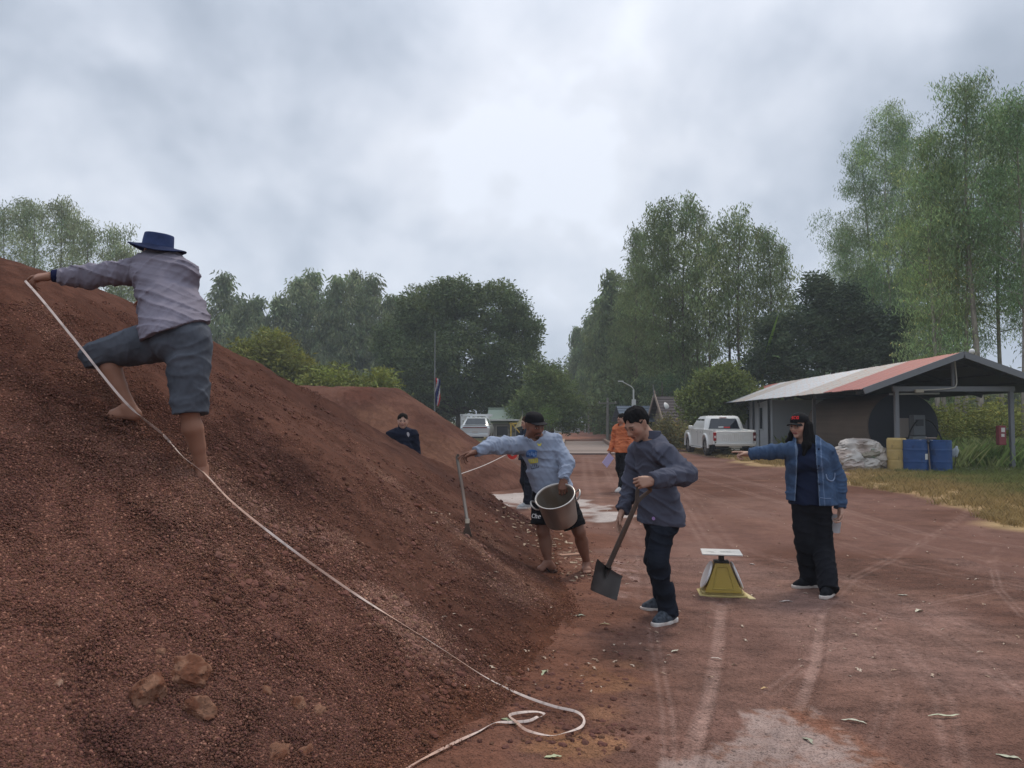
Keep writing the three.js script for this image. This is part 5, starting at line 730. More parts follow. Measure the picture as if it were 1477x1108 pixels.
{ // white board fence
  const d = 56, x0 = pxX(708, d), x1 = pxX(737, d), y1 = topY(613, d), t = thing('fence', 'white slatted fence panel between the steel frame and the yellow frame', 'fence', V3(x0, 0, -d)), w = x1 - x0, n = 7; part('rail', box(w, .12, .06, w / 2, y1, .05), white, t); part('rail', box(w, .3, .06, w / 2, y1 - 1.0, .05), white, t); for (let i = 0; i < n; i++) part('slat', box(.13, 1.0, .05, (i + .5) * w / n, y1 - .5, 0), white, t); part('post', box(.14, y1, .14, 0, y1 / 2, 0), white, t); part('post', box(.14, y1, .14, w, y1 / 2, 0), white, t); part('skirt', box(w, y1 - 1.1, .04, w / 2, (y1 - 1.1) / 2, -.3), std([.05, .05, .055]), t);
  const y = thing('gate_frame', 'yellow steel frame with a diagonal brace behind the pot man', 'frame', V3(pxX(737, 52), 0, -52)), M = std([.5, .34, .06], .6), Y1 = topY(611, 52), W = 1.6; part('post', beam(V3(0, 0, 0), V3(0, Y1, 0), .1, .1, V3(1, 0, 0)), M, y); part('post', beam(V3(W, 0, 0), V3(W, Y1, 0), .1, .1, V3(1, 0, 0)), M, y); part('top_beam', beam(V3(-.1, Y1, 0), V3(W + .1, Y1, 0), .1, .1), M, y); part('brace', beam(V3(.1, Y1 - .05, 0), V3(W * .8, Y1 - 1.4, 0), .08, .08), M, y);
  const fl = at(748, 612, 50), f = thing('flag', 'small pale yellow flag beside the pot man’s cap', 'flag', V3(fl.x, 0, fl.z)); part('pole', bar(V3(.25, 0, 0), V3(.25, fl.y + .9, 0), .025), steel, f); const P = [], I = []; for (let i = 0; i <= 6; i++) for (let j = 0; j <= 4; j++) P.push(.25 - i / 6 * .55 * (j / 4), fl.y + .75 - j / 4 * .85 - i * .03, Math.sin(i * 1.4) * .06); for (let i = 0; i < 6; i++) for (let j = 0; j < 4; j++) { const a = i * 5 + j; I.push(a, a + 5, a + 1, a + 1, a + 5, a + 6); } const g = new THREE.BufferGeometry(); g.setAttribute('position', new THREE.Float32BufferAttribute(P, 3)); g.setIndex(I); g.computeVertexNormals(); part('cloth', g, std([.62, .58, .38], .9), f);
}
{ // flag pole with a furled tricolour
  const d = 40, x = pxX(627, d), top = topY(478, d), t = thing('flag_pole', 'thin flag pole with a limp red, white and blue flag before the mango tree', 'flag pole', V3(x, 0, -d)); part('pole', bar(V3(0, 0, 0), V3(0, top, 0), .035, .018), std([.24, .25, .25], .6), t);
  const y1 = topY(545, d), y0 = topY(584, d), P = [], C = [], I = [], n = 24, m = 12, cols = [[.5, .03, .04], [.72, .72, .72], [.03, .04, .16], [.03, .04, .16], [.72, .72, .72], [.5, .03, .04]];
  for (let j = 0; j <= n; j++) for (let i = 0; i <= m; i++) { const q = i / m, v = j / n; P.push(.03 + q * .30 * (.55 + .45 * Math.sin(v * 3.2 + .4)) + .05 * Math.sin(v * 7 + q * 2), mix(y1, y0, v) - q * .1, .10 * Math.sin(q * 13 + v * 4)); C.push(...cols[Math.min(5, Math.floor(((q * .62 + v * .46) % 1) * 6))]); }
  for (let j = 0; j < n; j++) for (let i = 0; i < m; i++) { const a = j * (m + 1) + i; I.push(a, a + m + 1, a + 1, a + 1, a + m + 1, a + m + 2); } const g = new THREE.BufferGeometry(); g.setAttribute('position', new THREE.Float32BufferAttribute(P, 3)); g.setAttribute('color', new THREE.Float32BufferAttribute(C, 3)); g.setIndex(I); g.computeVertexNormals(); part('flag', g, vcol(.9), t);
}
{ // street lamp and power poles
  const d = 47, x = pxX(914, d), top = topY(562, d), t = thing('street_lamp', 'street lamp with a thin curved arm above the shovel man’s head', 'street lamp', V3(x, 0, -d)), M = std([.62, .62, .58], .7); part('pole', [beam(V3(-.07, 0, 0), V3(-.05, top - .6, 0), .09, .12, V3(1, 0, 0)), beam(V3(.09, 0, 0), V3(.07, top - .6, 0), .09, .12, V3(1, 0, 0)), ...[.3, .5, .7, .9].map((k) => box(.22, .1, .1, 0, k * (top - .6), 0)), bar(V3(0, top - .9, 0), V3(0, top, 0), .05)], M, t); part('arm', tube([V3(0, top - .1, 0), V3(-.05, top + .1, 0), V3(-.3, top + .28, 0), V3(-.68, top + .48, 0)], .025, 20, 6), M, t); part('lamp_head', box(.34, .06, .12, -.78, top + .51, 0, 0, .02), M, t);
  const pole = (u, v, d, label) => { const X = pxX(u, d), h = topY(v, d), p = thing('power_pole', label, 'utility pole', V3(X, 0, -d)); part('pole', bar(V3(0, 0, 0), V3(.03, h, 0), .13, .09, 10), std([.30, .28, .25], .9), p); part('cross_arm', box(1.4, .09, .09, 0, h - .4, .1), std([.26, .24, .21]), p); for (const s of [-.6, 0, .6]) part('insulator', lathe([[0, 0], [.035, 0], [.05, .05], [.03, .09], [0, .1]], 8).translate(s, h - .36, .1), std([.4, .38, .35], .4), p); };
  pole(876, 574, 58, 'grey power pole on the right of the road beside the orange person'); pole(849, 582, 84, 'grey power pole farther down the road before the dark trees');
  const l2 = at(835, 606, 88), s = thing('street_lamp', 'distant street lamp with a pale head at the end of the road', 'street lamp', V3(l2.x + .7, 0, l2.z)); part('pole', bar(V3(0, 0, 0), V3(0, l2.y, 0), .06), M, s); part('lamp_head', box(.9, .14, .3, -.5, l2.y + .05, 0, -.0, .05), white, s);
}
{ // weighbridge on the road: long pale planks between two timber kerbs
  const z0 = -34, z1 = -52, c0 = pxX(852, 34), c1 = pxX(842, 52), t = thing('weighbridge', 'pale weighbridge deck of planks across the road', 'weighbridge', V3(c0, gH(c0, z0), z0)), n = 14; const W = 2.5;
  for (let i = 0; i < n; i++) { const q = (i + .5) / n, z = (z1 - z0) * q, x = (c1 - c0) * q; part('plank', box(W, .06, (z0 - z1) / n - .05, x, .05 + (i % 3) * .006, z), std([.25, .20, .175].map((k) => k * (.72 + .5 * n2(i * 3.7, 2))), .9), t); }
  for (const s of [-1, 1]) part('kerb_beam', beam(V3(s * (W / 2 + .12), .12, .2), V3(c1 - c0 + s * (W / 2 + .12), .12, z1 - z0), .2, .26), std(s < 0 ? [.36, .28, .22] : [.25, .17, .13], .9), t);
}
// ---------- vehicles ----------
function wheel(t, x, y, z, r, w) {
  const g = lathe([[r * .62, -w / 2], [r * .9, -w / 2], [r * .98, -w * .38], [r, -w * .2], [r, w * .2], [r * .98, w * .38], [r * .9, w / 2], [r * .62, w / 2]], 28); g.rotateZ(Math.PI / 2); g.translate(x, y, z);
  const wh = part('wheel', g, std([.06, .05, .045], .9), t); const s = Math.sign(x); const rim = [lathe([[0, .02], [r * .16, .02], [r * .2, 0], [r * .55, -.02], [r * .63, .01], [r * .64, -w * .45]], 24).rotateZ(-s * Math.PI / 2).translate(x + s * w * .36, y, z)]; for (let k = 0; k < 6; k++) { const a = k * Math.PI / 3; rim.push(beam(V3(x + s * w * .38, y, z), V3(x + s * w * .38, y + Math.sin(a) * r * .58, z + Math.cos(a) * r * .58), .03, .07, V3(1, 0, 0))); } part('rim', rim, std([.34, .32, .30], .4, { metalness: .5 }), wh);
}
function loft(sections, close = true) { // rings of equal count -> skin
  const n = sections[0].length, P = sections.flat().flat(), I = []; for (let s = 0; s < sections.length - 1; s++) for (let i = 0; i < n; i++) { const a = s * n + i, b = s * n + (i + 1) % n, c = a + n, d = b + n; I.push(a, b, c, b, d, c); }
  if (close) for (const [o, f] of [[0, 1], [(sections.length - 1) * n, 0]]) for (let i = 1; i < n - 1; i++) f ? I.push(o, o + i + 1, o + i) : I.push(o, o + i, o + i + 1);
  const g = new THREE.BufferGeometry(); g.setAttribute('position', new THREE.Float32BufferAttribute(P, 3)); g.setIndex(I); return toCreasedNormals(g.toNonIndexed(), .6);
}
{ // pickup: rear towards the camera, left flank seen
  const d = 31.2, c = at(1060, 656, d), yaw = .01, t = thing('pickup_truck', 'white double-cab pickup truck parked beside the shed, its tailgate towards us', 'pickup', V3(c.x, gH(c.x, c.z - 1), c.z), yaw);
  // own axes: z towards the tail (0 at the tailgate), x to the right of the tailgate as seen, y up
  const paintM = new THREE.MeshPhysicalMaterial({ roughness: .35, clearcoat: .6, clearcoatRoughness: .2, side: THREE.DoubleSide }); paintM.color.setRGB(.66, .66, .63); const dark = std([.018, .018, .02], .6), glass = new THREE.MeshPhysicalMaterial({ roughness: .05, side: THREE.DoubleSide, clearcoat: 1 }); glass.color.setRGB(.012, .015, .022);
  const hw = .86, prof = [[-.02, .52], [-.02, 1.06], [-1.42, 1.08], [-1.5, 1.10], [-3.55, 1.08], [-3.75, 1.05], [-4.7, .98], [-4.98, .82], [-5.0, .45], [-4.62, .40], [-4.56, .60], [-4.42, .78], [-4.2, .86], [-3.98, .78], [-3.84, .6], [-3.78, .36], [-1.62, .36], [-1.56, .6], [-1.42, .78], [-1.2, .86], [-.98, .78], [-.84, .6], [-.78, .46]];
  const flank = extrude(prof.map(([z, y]) => [z, y]), .05, .02, 2); // side skins, wheel arches cut
  const mkSide = (s) => { const g = flank.clone(); g.rotateY(-Math.PI / 2); g.translate(s > 0 ? hw : -hw + .05, 0, 0); return g; };
  part('body', [mkSide(1), mkSide(-1), box(2 * hw - .06, .05, 1.05, 0, 1.0, -4.2), box(2 * hw - .06, .04, 1.3, 0, .62, -.72), box(2 * hw - .08, .5, .06, 0, .82, -1.45), box(2 * hw - .08, .5, .06, 0, .7, -4.93), box(2 * hw - .1, .05, 2.2, 0, .42, -2.6)], paintM, t);
  const ring = (y, z0, z1, w, r = .08) => [[-w, y, z0 + r], [-w + r, y, z0], [w - r, y, z0], [w, y, z0 + r], [w, y, z1 - r], [w - r, y, z1], [-w + r, y, z1], [-w, y, z1 - r]];
  part('cab', loft([ring(1.06, -3.72, -1.48, hw - .01), ring(1.30, -3.45, -1.53, hw - .05), ring(1.56, -3.02, -1.63, hw - .14), ring(1.64, -2.85, -1.72, hw - .18), ring(1.665, -2.6, -1.95, hw - .3)]), paintM, t);
  const pane = (a, b, c2, d2, name = 'window') => part(name, quadGeo(V3(...a), V3(...b), V3(...c2), V3(...d2)), glass, t);
  const rw = part('rear_window', extrude([[-.66, 0], [.66, 0], [.63, .06], [.54, .40], [.5, .43], [-.5, .43], [-.54, .40], [-.63, .06]], .012, .008).rotateX(-.2).translate(0, 1.12, -1.482), glass, t);
  part('sticker', box(.22, .05, .004, -.02, .0, 0).rotateX(-.2).translate(-.12, 1.19, -1.462), std([.6, .6, .6]), rw); part('sticker', box(.26, .05, .004, 0, 0, 0).rotateX(-.2).translate(.12, 1.175, -1.460), std([.5, .03, .03]), rw); part('brake_lamp', box(.3, .03, .03, 0, 1.585, -1.63), std([.3, .02, .02], .3), t);
  for (const s of [-1, 1]) { const X = (y) => s * (hw - .045 - (y - 1.1) * .2 + .012); pane([X(1.13), 1.13, -1.78], [X(1.13), 1.13, -2.42], [X(1.53), 1.53, -2.34], [X(1.53), 1.53, -1.83]); pane([X(1.13), 1.13, -2.50], [X(1.13), 1.13, -3.42], [X(1.53), 1.53, -2.96], [X(1.53), 1.53, -2.42]); }
  pane([-.70, 1.12, -3.70], [.70, 1.12, -3.70], [.60, 1.55, -3.09], [-.60, 1.55, -3.09], 'windscreen');
  part('bonnet', loft([[[-hw + .06, 1.06, -3.6], [hw - .06, 1.06, -3.6], [hw - .06, 1.0, -3.6], [-hw + .06, 1.0, -3.6]], [[-hw + .1, 1.03, -4.5], [hw - .1, 1.03, -4.5], [hw - .1, .96, -4.5], [-hw + .1, .96, -4.5]], [[-hw + .16, .9, -4.95], [hw - .16, .9, -4.95], [hw - .16, .8, -4.95], [-hw + .16, .8, -4.95]]]), paintM, t);
  const tg = part('tailgate', [box(2 * hw - .22, .50, .05, 0, .79, .0, 0, .02)], paintM, t); for (let k = 0; k < 11; k++) part('rib', box(.045, .28, .022, -.5 + k * .085, .78, .03, 0, .01), paintM, tg); part('tailgate_handle', box(.22, .07, .025, .0, .96, .03, 0, .01), paintM, tg); part('dent', ELLg(.16, .12, .012).translate(.48, .72, .02), paintM, tg);
  for (const s of [-1, 1]) { const l = part('tail_light', box(.13, .36, .09, s * (hw - .055), .82, -.01, 0, .03), new THREE.MeshPhysicalMaterial({ color: s < 0 ? 0x9a1019 : 0x5a1014, roughness: .15, clearcoat: 1 }), t); part('reverse_lamp', box(.08, .1, .02, s * (hw - .06), .80, .042, 0, .008), std([.6, .5, .48], .2), l); part('mud_flap', box(.24, .22, .02, s * (hw - .14), .30, -.78), dark, t); }
  part('bumper', [box(1.62, .12, .17, 0, .49, .10, 0, .03), box(.5, .06, .1, 0, .41, .1)], std([.55, .54, .50], .5), t); part('plate', box(.34, .13, .01, .0, .34, .12), std([.4, .4, .38]), t); part('underbody', box(1.3, .16, 4.2, 0, .36, -2.5), dark, t); part('side_step', [box(.13, .05, 1.7, -hw - .02, .30, -2.65, 0, .02), box(.13, .05, 1.7, hw + .02, .30, -2.65, 0, .02)], std([.42, .41, .39]), t);
  for (const s of [-1, 1]) for (const z of [-1.2, -4.2]) { wheel(t, s * (hw - .08), .385, z, .385, .26); const a = []; for (let k = 0; k <= 12; k++) { const q = Math.PI * (k / 12 * 1.1 - .05); a.push(V3(s * (hw + .035), .40 + Math.sin(q) * .485, z + Math.cos(q) * .485)); } part('wheel_arch', tube(a, .055, 24, 8), paintM, t); }
  for (const z of [-1.95, -2.62]) part('door_handle', box(.03, .035, .14, -hw - .03, .98, z, 0, .01), std([.3, .3, .3], .3), t); for (const z of [-1.62, -2.46, -3.5]) part('door_seam', box(.006, .62, .012, -hw - .0215, .74, z), std([.12, .12, .12]), t);
  for (const s of [-1, 1]) part('mirror', [box(.2, .16, .09, s * (hw + .12), 1.16, -3.3, 0, .03), bar(V3(s * hw, 1.1, -3.3), V3(s * (hw + .08), 1.14, -3.3), .02)], paintM, t); part('fuel_flap', box(.008, .12, .12, -hw - .022, .93, -.5), std([.5, .5, .48]), t);
  part('spoiler', box(1.2, .03, .12, 0, 1.655, -1.86, 0, .01), paintM, t);
}
function ELLg(a, b, c) { return new THREE.SphereGeometry(1, 16, 10).scale(a, b, c); }
{ // silver hatchback far left, seen from behind
  const d = 47, c = at(685, 641, d), t = thing('car', 'silver white car with a sloping rear window under the steel frame', 'car', V3(c.x, gH(c.x, c.z) + .15, c.z), -.04), M = new THREE.MeshPhysicalMaterial({ roughness: .3, clearcoat: .7, side: THREE.DoubleSide }); M.color.setRGB(.56, .60, .60);
  const ring = (y, z0, z1, w, r = .15) => [[-w, y, z0 + r], [-w + r, y, z0], [w - r, y, z0], [w, y, z0 + r], [w, y, z1 - r * .6], [w - r, y, z1], [-w + r, y, z1], [-w, y, z1 - r * .6]];
  part('body', loft([ring(.30, -4.2, -.08, .82), ring(.55, -4.3, .05, .90), ring(.86, -4.2, .08, .90), ring(1.0, -3.6, .0, .86), ring(1.03, -3.4, -.1, .82)]), M, t);
  part('cabin', loft([ring(1.0, -3.2, -.15, .80, .12), ring(1.25, -2.8, -.55, .72, .12), ring(1.48, -2.3, -1.0, .62, .12), ring(1.53, -2.1, -1.3, .5, .1)]), M, t);
  const glass = std([.02, .025, .03], .08); part('rear_window', quadGeo(V3(-.66, 1.06, -.20), V3(.66, 1.06, -.20), V3(.54, 1.44, -.9), V3(-.54, 1.44, -.9)).translate(0, .02, .02), glass, t); for (const s of [-1, 1]) part('window', quadGeo(V3(s * .80, 1.05, -.7), V3(s * .8, 1.05, -2.9), V3(s * .655, 1.43, -2.35), V3(s * .655, 1.43, -1.1)).translate(s * .012, 0, 0), glass, t);
  part('tail_light', box(1.5, .06, .03, 0, .90, .09, 0, .01), std([.16, .02, .02], .2), t); part('bumper', box(1.7, .22, .16, 0, .42, .06, 0, .05), M, t); part('diffuser', box(1.1, .12, .08, 0, .30, .10, 0, .02), std([.04, .04, .045]), t); part('plate', box(.36, .12, .02, 0, .62, .09), std([.5, .5, .48]), t); part('boot_lip', box(1.4, .05, .16, 0, 1.04, -.03, 0, .02), M, t);
  for (const s of [-1, 1]) for (const z of [-.85, -3.4]) wheel(t, s * .8, .31, z, .31, .2);
}
// ---------- the people ----------
const noiseC = (c, a = .18, f = 14) => (x, y, z) => { const k = 1 + a * (n3(x * f, y * f, z * f) - .5) * 2 + a * .5 * (n3(x * f * 5, y * f * 5, z * f * 5) - .5) * 2; return [c[0] * k, c[1] * k, c[2] * k]; };
const tan = [.30, .150, .098];

// 1. the man who climbs the pile with the tape
let climber; {
  const fL = hit(178, 607), fR = hit(289, 693), dR = -fR.z, dL = -fL.z;
  const aL = fL.clone().add(V3(.045, .092, .02)), aR = fR.clone().add(V3(0, .085, -.02)); aR.y = at(286, 674, dR).y;
  const J = { pelvis: at(258, 486, dR - .02), neck: at(231, 377, dR + .26), head: at(226, 362, dR + .24), shL: at(207, 389, dR + .24), elL: at(134, 398, dR + .22), wrL: at(73, 398, dR + .12), shR: at(268, 398, dR + .16), elR: at(262, 440, dR + .42), wrR: at(228, 432, dR + .6), hipL: at(236, 489, dR + .03), kneeL: at(143, 506, dL - .02), ankL: aL, hipR: at(272, 492, dR - .05), kneeR: at(272, 590, dR - .08), ankR: aR };
  climber = makePerson('person', 'man in a mauve shirt and blue sun hat climbing barefoot up the pile', fR.clone(), {
    J, skin: tan, soil: .35, size: .97, wide: 1.13, front: V3(-.5, -.3, -.8), headDir: V3(-.72, .12, -.68), headUp: V3(.22, 1, .12), headCell: .006, cell: .009,
    calf: { R: V3(.25, .1, 1), L: V3(.9, -.2, .3) }, hands: { L: { dir: V3(-1, -.12, .05), palm: V3(-.1, -.85, -.5), curl: [[.12, .35, .35], [.55, .7, .5], [.8, .85, .6], [.95, .9, .6]], thumb: [.35, 1.0, .2], s: 1.05 }, R: { dir: V3(-1, 0, -.2), palm: V3(0, -1, 0) } },
    feet: { L: { bare: true, dir: V3(-1, .06, .12), up: V3(.08, 1, .0) }, R: { bare: true, dir: V3(-.45, .32, -.8), up: V3(.2, 1, .3) } },
    top: { c: [.30, .265, .305], o: .018, loose: .022, amp: .0085, axis: V3(.25, 1, -.1), fa: 20, fl: 1.8, cell: .0075, wr: .008, hem: [at(256, 478, dR), V3(.33, -.94, -.1)], skirt: .04, neckUp: .035, neckTilt: -.1, cuff: { L: .16 }, colour: noiseC([.215, .198, .24], .12, 9), extra: (J, off, L) => [RC(L(at(275, 470, dR - .08)), L(at(299, 484, dR - .07)), .075, .045)] },
    bottom: { name: 'shorts', short: true, c: [.09, .098, .115], o: .022, r: [.135, .112, .104], ends: { L: at(150, 524, dL - .01), R: at(274, 597, dR - .08) }, bend: { L: true }, wr: .007, amp: .006, seat: true, cell: .0075, colour: (x, y, z) => { const k = .75 + .5 * n3(x * 9, y * 9, z * 9) + .25 * (n3(x * 60, y * 60, z * 60) - .5); return [.088 * k, .098 * k, .118 * k]; } },
  });
  const p = climber, band = UN([RC(p.Jl.wrL.clone().lerp(p.Jl.elL, .01), p.Jl.wrL.clone().lerp(p.Jl.elL, .17), .037, .043, { capA: 0, capB: 0 })], 0); part('cuff', meshOf(band, .005, () => [.014, .017, .055]), vcol(.95), p.top);
  const crown = (x, y, z) => { const r = Math.hypot(x / .096, (z + .008) / .108) - 1 + (y - .03) * .9; let d = Math.max(r * .09, y - .125 + (x * x + z * z) * 1.2, -(y - .02)); d -= .004 * (n3(x * 20, y * 20, z * 20) - .5); return smax(d, y - .118, .018); };
  const hat = onHead(p, 'sun_hat', crown, V3(-.15, -.0, -.15), V3(.15, .16, .15), .005, noiseC([.042, .062, .145], .25, 18), vcol(.93));
  onHead(p, 'brim', (x, y, z) => { const r = Math.hypot(x, z + .005), yy = .032 - .30 * Math.max(0, r - .09) + .02 * Math.sin(Math.atan2(z, x) * 2 + .6) * sst(.09, .2, r); return Math.max(r - .182, -(r - .085), Math.abs(y - yy) - .004); }, V3(-.21, -.06, -.21), V3(.21, .09, .21), .0055, noiseC([.022, .03, .07], .2, 16), vcol(.93), hat);
  onHead(p, 'hair', (x, y, z) => Math.max(ELL([0, .03, -.02], [.078, .088, .096])(x, y, z), -(y + .07), y - .02, z - .02 + y * .3), V3(-.1, -.09, -.14), V3(.1, .1, .06), .006, strand([.012, .01, .009]));
  // knot of the waist cord
  part('waist_cord', [bar(p.L(at(204, 452, dR + .1)), p.L(at(212, 459, dR - .06)), .006), new THREE.SphereGeometry(.014, 8, 6).translate(...p.L(at(206, 454, dR + .02)).toArray())], std([.02, .02, .022]), p.bottom);
}

// 2. the man with the pot and the hoe
let wrapDecal, potman, potD; {
  const fR = hit(788, 824), fL = hit(846, 826), d0 = -(fR.z + fL.z) / 2, aR = fR.clone().add(V3(.02, .085, -.03)), aL = fL.clone().add(V3(.01, .085, -.09));
  const J = { pelvis: at(798, 708, d0 + .02), neck: at(772, 632, d0 - .04), head: at(771, 614, d0 - .10), shR: at(745, 641, d0 - .06), elR: at(713, 643, d0 - .25), wrR: at(686, 652, d0 - .40), shL: at(798, 638, d0 + .0), elL: at(818, 668, d0 - .14), wrL: at(813, 692, d0 - .27), hipR: at(785, 716, d0 + .02), kneeR: at(783, 766, d0 - .03), ankR: aR, hipL: at(812, 716, d0), kneeL: at(835, 766, d0 - .04), ankL: aL };
  const skin = [.215, .105, .07]; potD = d0 - .40;
  potman = makePerson('person', 'man in a pale blue long-sleeved shirt and black cap carrying a metal pot', V3((fR.x + fL.x) / 2, Math.min(fR.y, fL.y), -d0), {
    J, skin, soil: .35, front: V3(-.22, -.12, 1), headDir: V3(.52, -.28, .8), headUp: V3(-.05, 1, .1), headRoll: 0, face: { beard: .8, wide: 1.05 }, belly: .0, calf: { R: V3(.5, 0, -1), L: V3(.2, 0, -1) },
    hands: { R: { dir: V3(-1, -.28, .12), palm: V3(-.05, -.9, .35), curl: [[.15, .25, .15], [.5, .6, .4], [.75, .7, .5], [.8, .8, .5]], thumb: [.5, .5, .3] }, L: { dir: V3(-.03, -1, .25), palm: V3(.0, -.25, -1), curl: [[.5, .9, .6], [.5, .95, .6], [.5, .95, .6], [.5, .9, .6]], thumb: [.45, .9, .5] } },
    feet: { R: { bare: true, dir: V3(-.9, -.08, .5) }, L: { bare: true, dir: V3(-.08, -.05, 1) } },
    top: { c: [.33, .40, .53], o: .016, loose: .014, amp: .010, axis: V3(.75, .7, .2), fa: 12, fl: 2.4, wr: .008, hem: [at(799, 711, d0), V3(.16, -1, 0)], skirt: .05, neckUp: .01, neckTilt: .5, colour: noiseC([.27, .315, .405], .1, 9), collar: null },
    bottom: { name: 'shorts', short: true, c: [.011, .011, .013], r: [.116, .106, .104], o: .016, ends: { R: at(782, 757, d0 - .03), L: at(830, 761, d0 - .04) }, amp: .006 },
  });
  const p = potman; ballCap(p, [.012, .011, .013], { flat: 1, pc: [.022, .021, .024], lift: .012 });
  onHead(p, 'hair', (x, y, z) => Math.max(ELL([0, .03, -.018], [.079, .09, .098])(x, y, z), -(y + .03), z - .005, -(Math.hypot(y + .005, z + .012) - .028)), V3(-.1, -.06, -.14), V3(.1, .09, .04), .005, strand([.012, .01, .009]));
  part('wrist_band', meshOf(RC(p.Jl.wrL.clone().lerp(p.Jl.elL, .0), p.Jl.wrL.clone().lerp(p.Jl.elL, .07), .034, .035, { capA: 0, capB: 0 }), .005, () => [.01, .01, .011]), vcol(.7), p);
  // raised hood collar folds
  part('collar', meshOf(MOD(UN([RC(p.off(p.Jl.neck, .075, .0, -.01), p.off(p.Jl.neck, .025, -.045, .085), .024, .018), RC(p.off(p.Jl.neck, -.075, .0, -.01), p.off(p.Jl.neck, -.025, -.045, .085), .024, .018), RC(p.off(p.Jl.neck, .075, 0, -.01), p.off(p.Jl.neck, 0, .01, -.075), .024, .024), RC(p.off(p.Jl.neck, -.075, 0, -.01), p.off(p.Jl.neck, 0, .01, -.075), .024, .024)], .02), (d, x, y, z) => d + .004 * (n3(x * 30, y * 30, z * 30) - .5)), .006, () => [.27, .315, .405]), vcol(.92), p.top);
  // flip-flops
  for (const sd of ['L', 'R']) {
    const a = p.Jl['ank' + sd], f = sd === 'R' ? V3(-.9, -.08, .5).normalize() : V3(-.08, -.05, 1).normalize(), y = V3(0, 1, 0).addScaledVector(f, -f.y).normalize(), x = y.clone().cross(f).multiplyScalar(sd === 'L' ? -1 : 1), P = (q, h, c) => a.clone().addScaledVector(x, q).addScaledVector(y, h).addScaledVector(f, c);
    const plane = (X, Y, Z) => (X - a.x) * y.x + (Y - a.y) * y.y + (Z - a.z) * y.z;
    const s = part('flip_flop', meshOf(MOD(UN([RC(P(0, -.1, -.045), P(0, -.1, .05), .042, .044), RC(P(0, -.1, .04), P(-.004, -.1, .12), .045, .055)], .02), (d, X, Y, Z) => Math.max(d, Math.abs(plane(X, Y, Z) + .098) - .009)), .005, noiseC([.06, .035, .028], .3, 30)), vcol(.85), p);
    part('strap', [tube([P(.045, -.085, .02), P(.03, -.038, .06), P(.012, -.052, .125)], .0065, 14, 6), tube([P(-.045, -.085, .02), P(-.035, -.045, .06), P(.012, -.052, .125)], .0065, 14, 6)], std([.018, .016, .016]), s);
  }
  // chest print and lettering on the shorts
  const decal = (mesh, pos, dirv, size, canvas) => { mesh.updateWorldMatrix(true, true); p.updateWorldMatrix(true, true); const o = new THREE.Object3D(); o.position.copy(pos); o.lookAt(pos.clone().add(dirv)); const g = new DecalGeometry(mesh, pos, o.rotation, size); g.translate(-p.position.x, -p.position.y, -p.position.z); const nn = g.attributes.normal, pp = g.attributes.position; for (let i = 0; i < pp.count; i++) pp.setXYZ(i, pp.getX(i) + nn.getX(i) * .0025, pp.getY(i) + nn.getY(i) * .0025, pp.getZ(i) + nn.getZ(i) * .0025); const t = new THREE.CanvasTexture(canvas); t.colorSpace = THREE.SRGBColorSpace; t.flipY = true; return [g, new THREE.MeshStandardMaterial({ map: t, transparent: true, alphaTest: .4, roughness: .9, polygonOffset: true, polygonOffsetFactor: -2 })]; };
  wrapDecal = decal;
  const cv = document.createElement('canvas'); cv.width = 256; cv.height = 384; const c = cv.getContext('2d'); c.clearRect(0, 0, 256, 384);
  c.fillStyle = '#3f6fae'; c.beginPath(); c.moveTo(40, 60); c.bezierCurveTo(60, 10, 180, 0, 214, 40); c.lineTo(206, 130); c.bezierCurveTo(150, 170, 80, 140, 30, 160); c.closePath(); c.fill(); c.fillStyle = '#8fa9cf'; for (let i = 0; i < 5; i++) c.fillRect(58 + i * 32, 50 + (i % 2) * 22, 14, 60);
  c.fillStyle = '#c9c257'; c.beginPath(); c.moveTo(62, 190); c.lineTo(222, 158); c.lineTo(226, 236); c.lineTo(86, 262); c.closePath(); c.fill(); c.fillStyle = '#9fa68a'; for (let i = 0; i < 4; i++) c.fillRect(92 + i * 34, 196 - i * 6, 12, 42);
  c.strokeStyle = '#4d5668'; c.lineWidth = 12; c.beginPath(); c.moveTo(104, 284); c.lineTo(120, 350); c.lineTo(232, 320); c.lineTo(226, 290); c.stroke(); for (let i = 0; i < 3; i++) { c.beginPath(); c.moveTo(136 + i * 30, 276 - i * 6); c.lineTo(144 + i * 30, 332 - i * 8); c.stroke(); }
  const [dg, dm] = decal(p.top, at(766.5, 664, d0 - .2), V3(-.1, 0, 1), V3(.15, .21, .22), cv); part('chest_print', dg, dm, p.top);
  const cv2 = document.createElement('canvas'); cv2.width = cv2.height = 96; const c2 = cv2.getContext('2d'); c2.fillStyle = '#d9cf4e'; c2.beginPath(); c2.moveTo(10, 30); c2.lineTo(48, 52); c2.lineTo(84, 22); c2.lineTo(74, 74); c2.lineTo(30, 80); c2.closePath(); c2.fill();
  const [eg, em] = decal(p.top, at(777.5, 641, d0 - .2), V3(-.1, 0, 1), V3(.055, .05, .22), cv2); part('chest_emblem', eg, em, p.top);
  const cv3 = document.createElement('canvas'); cv3.width = 256; cv3.height = 96; const c3 = cv3.getContext('2d'); c3.fillStyle = '#e8e8e6'; c3.font = 'italic bold 84px serif'; c3.fillText('Che', 6, 74);
  const [fg, fm] = decal(p.bottom, at(775, 746, d0 - .15), V3(-.25, 0, 1), V3(.155, .06, .2), cv3); part('lettering', fg, fm, p.bottom);
}

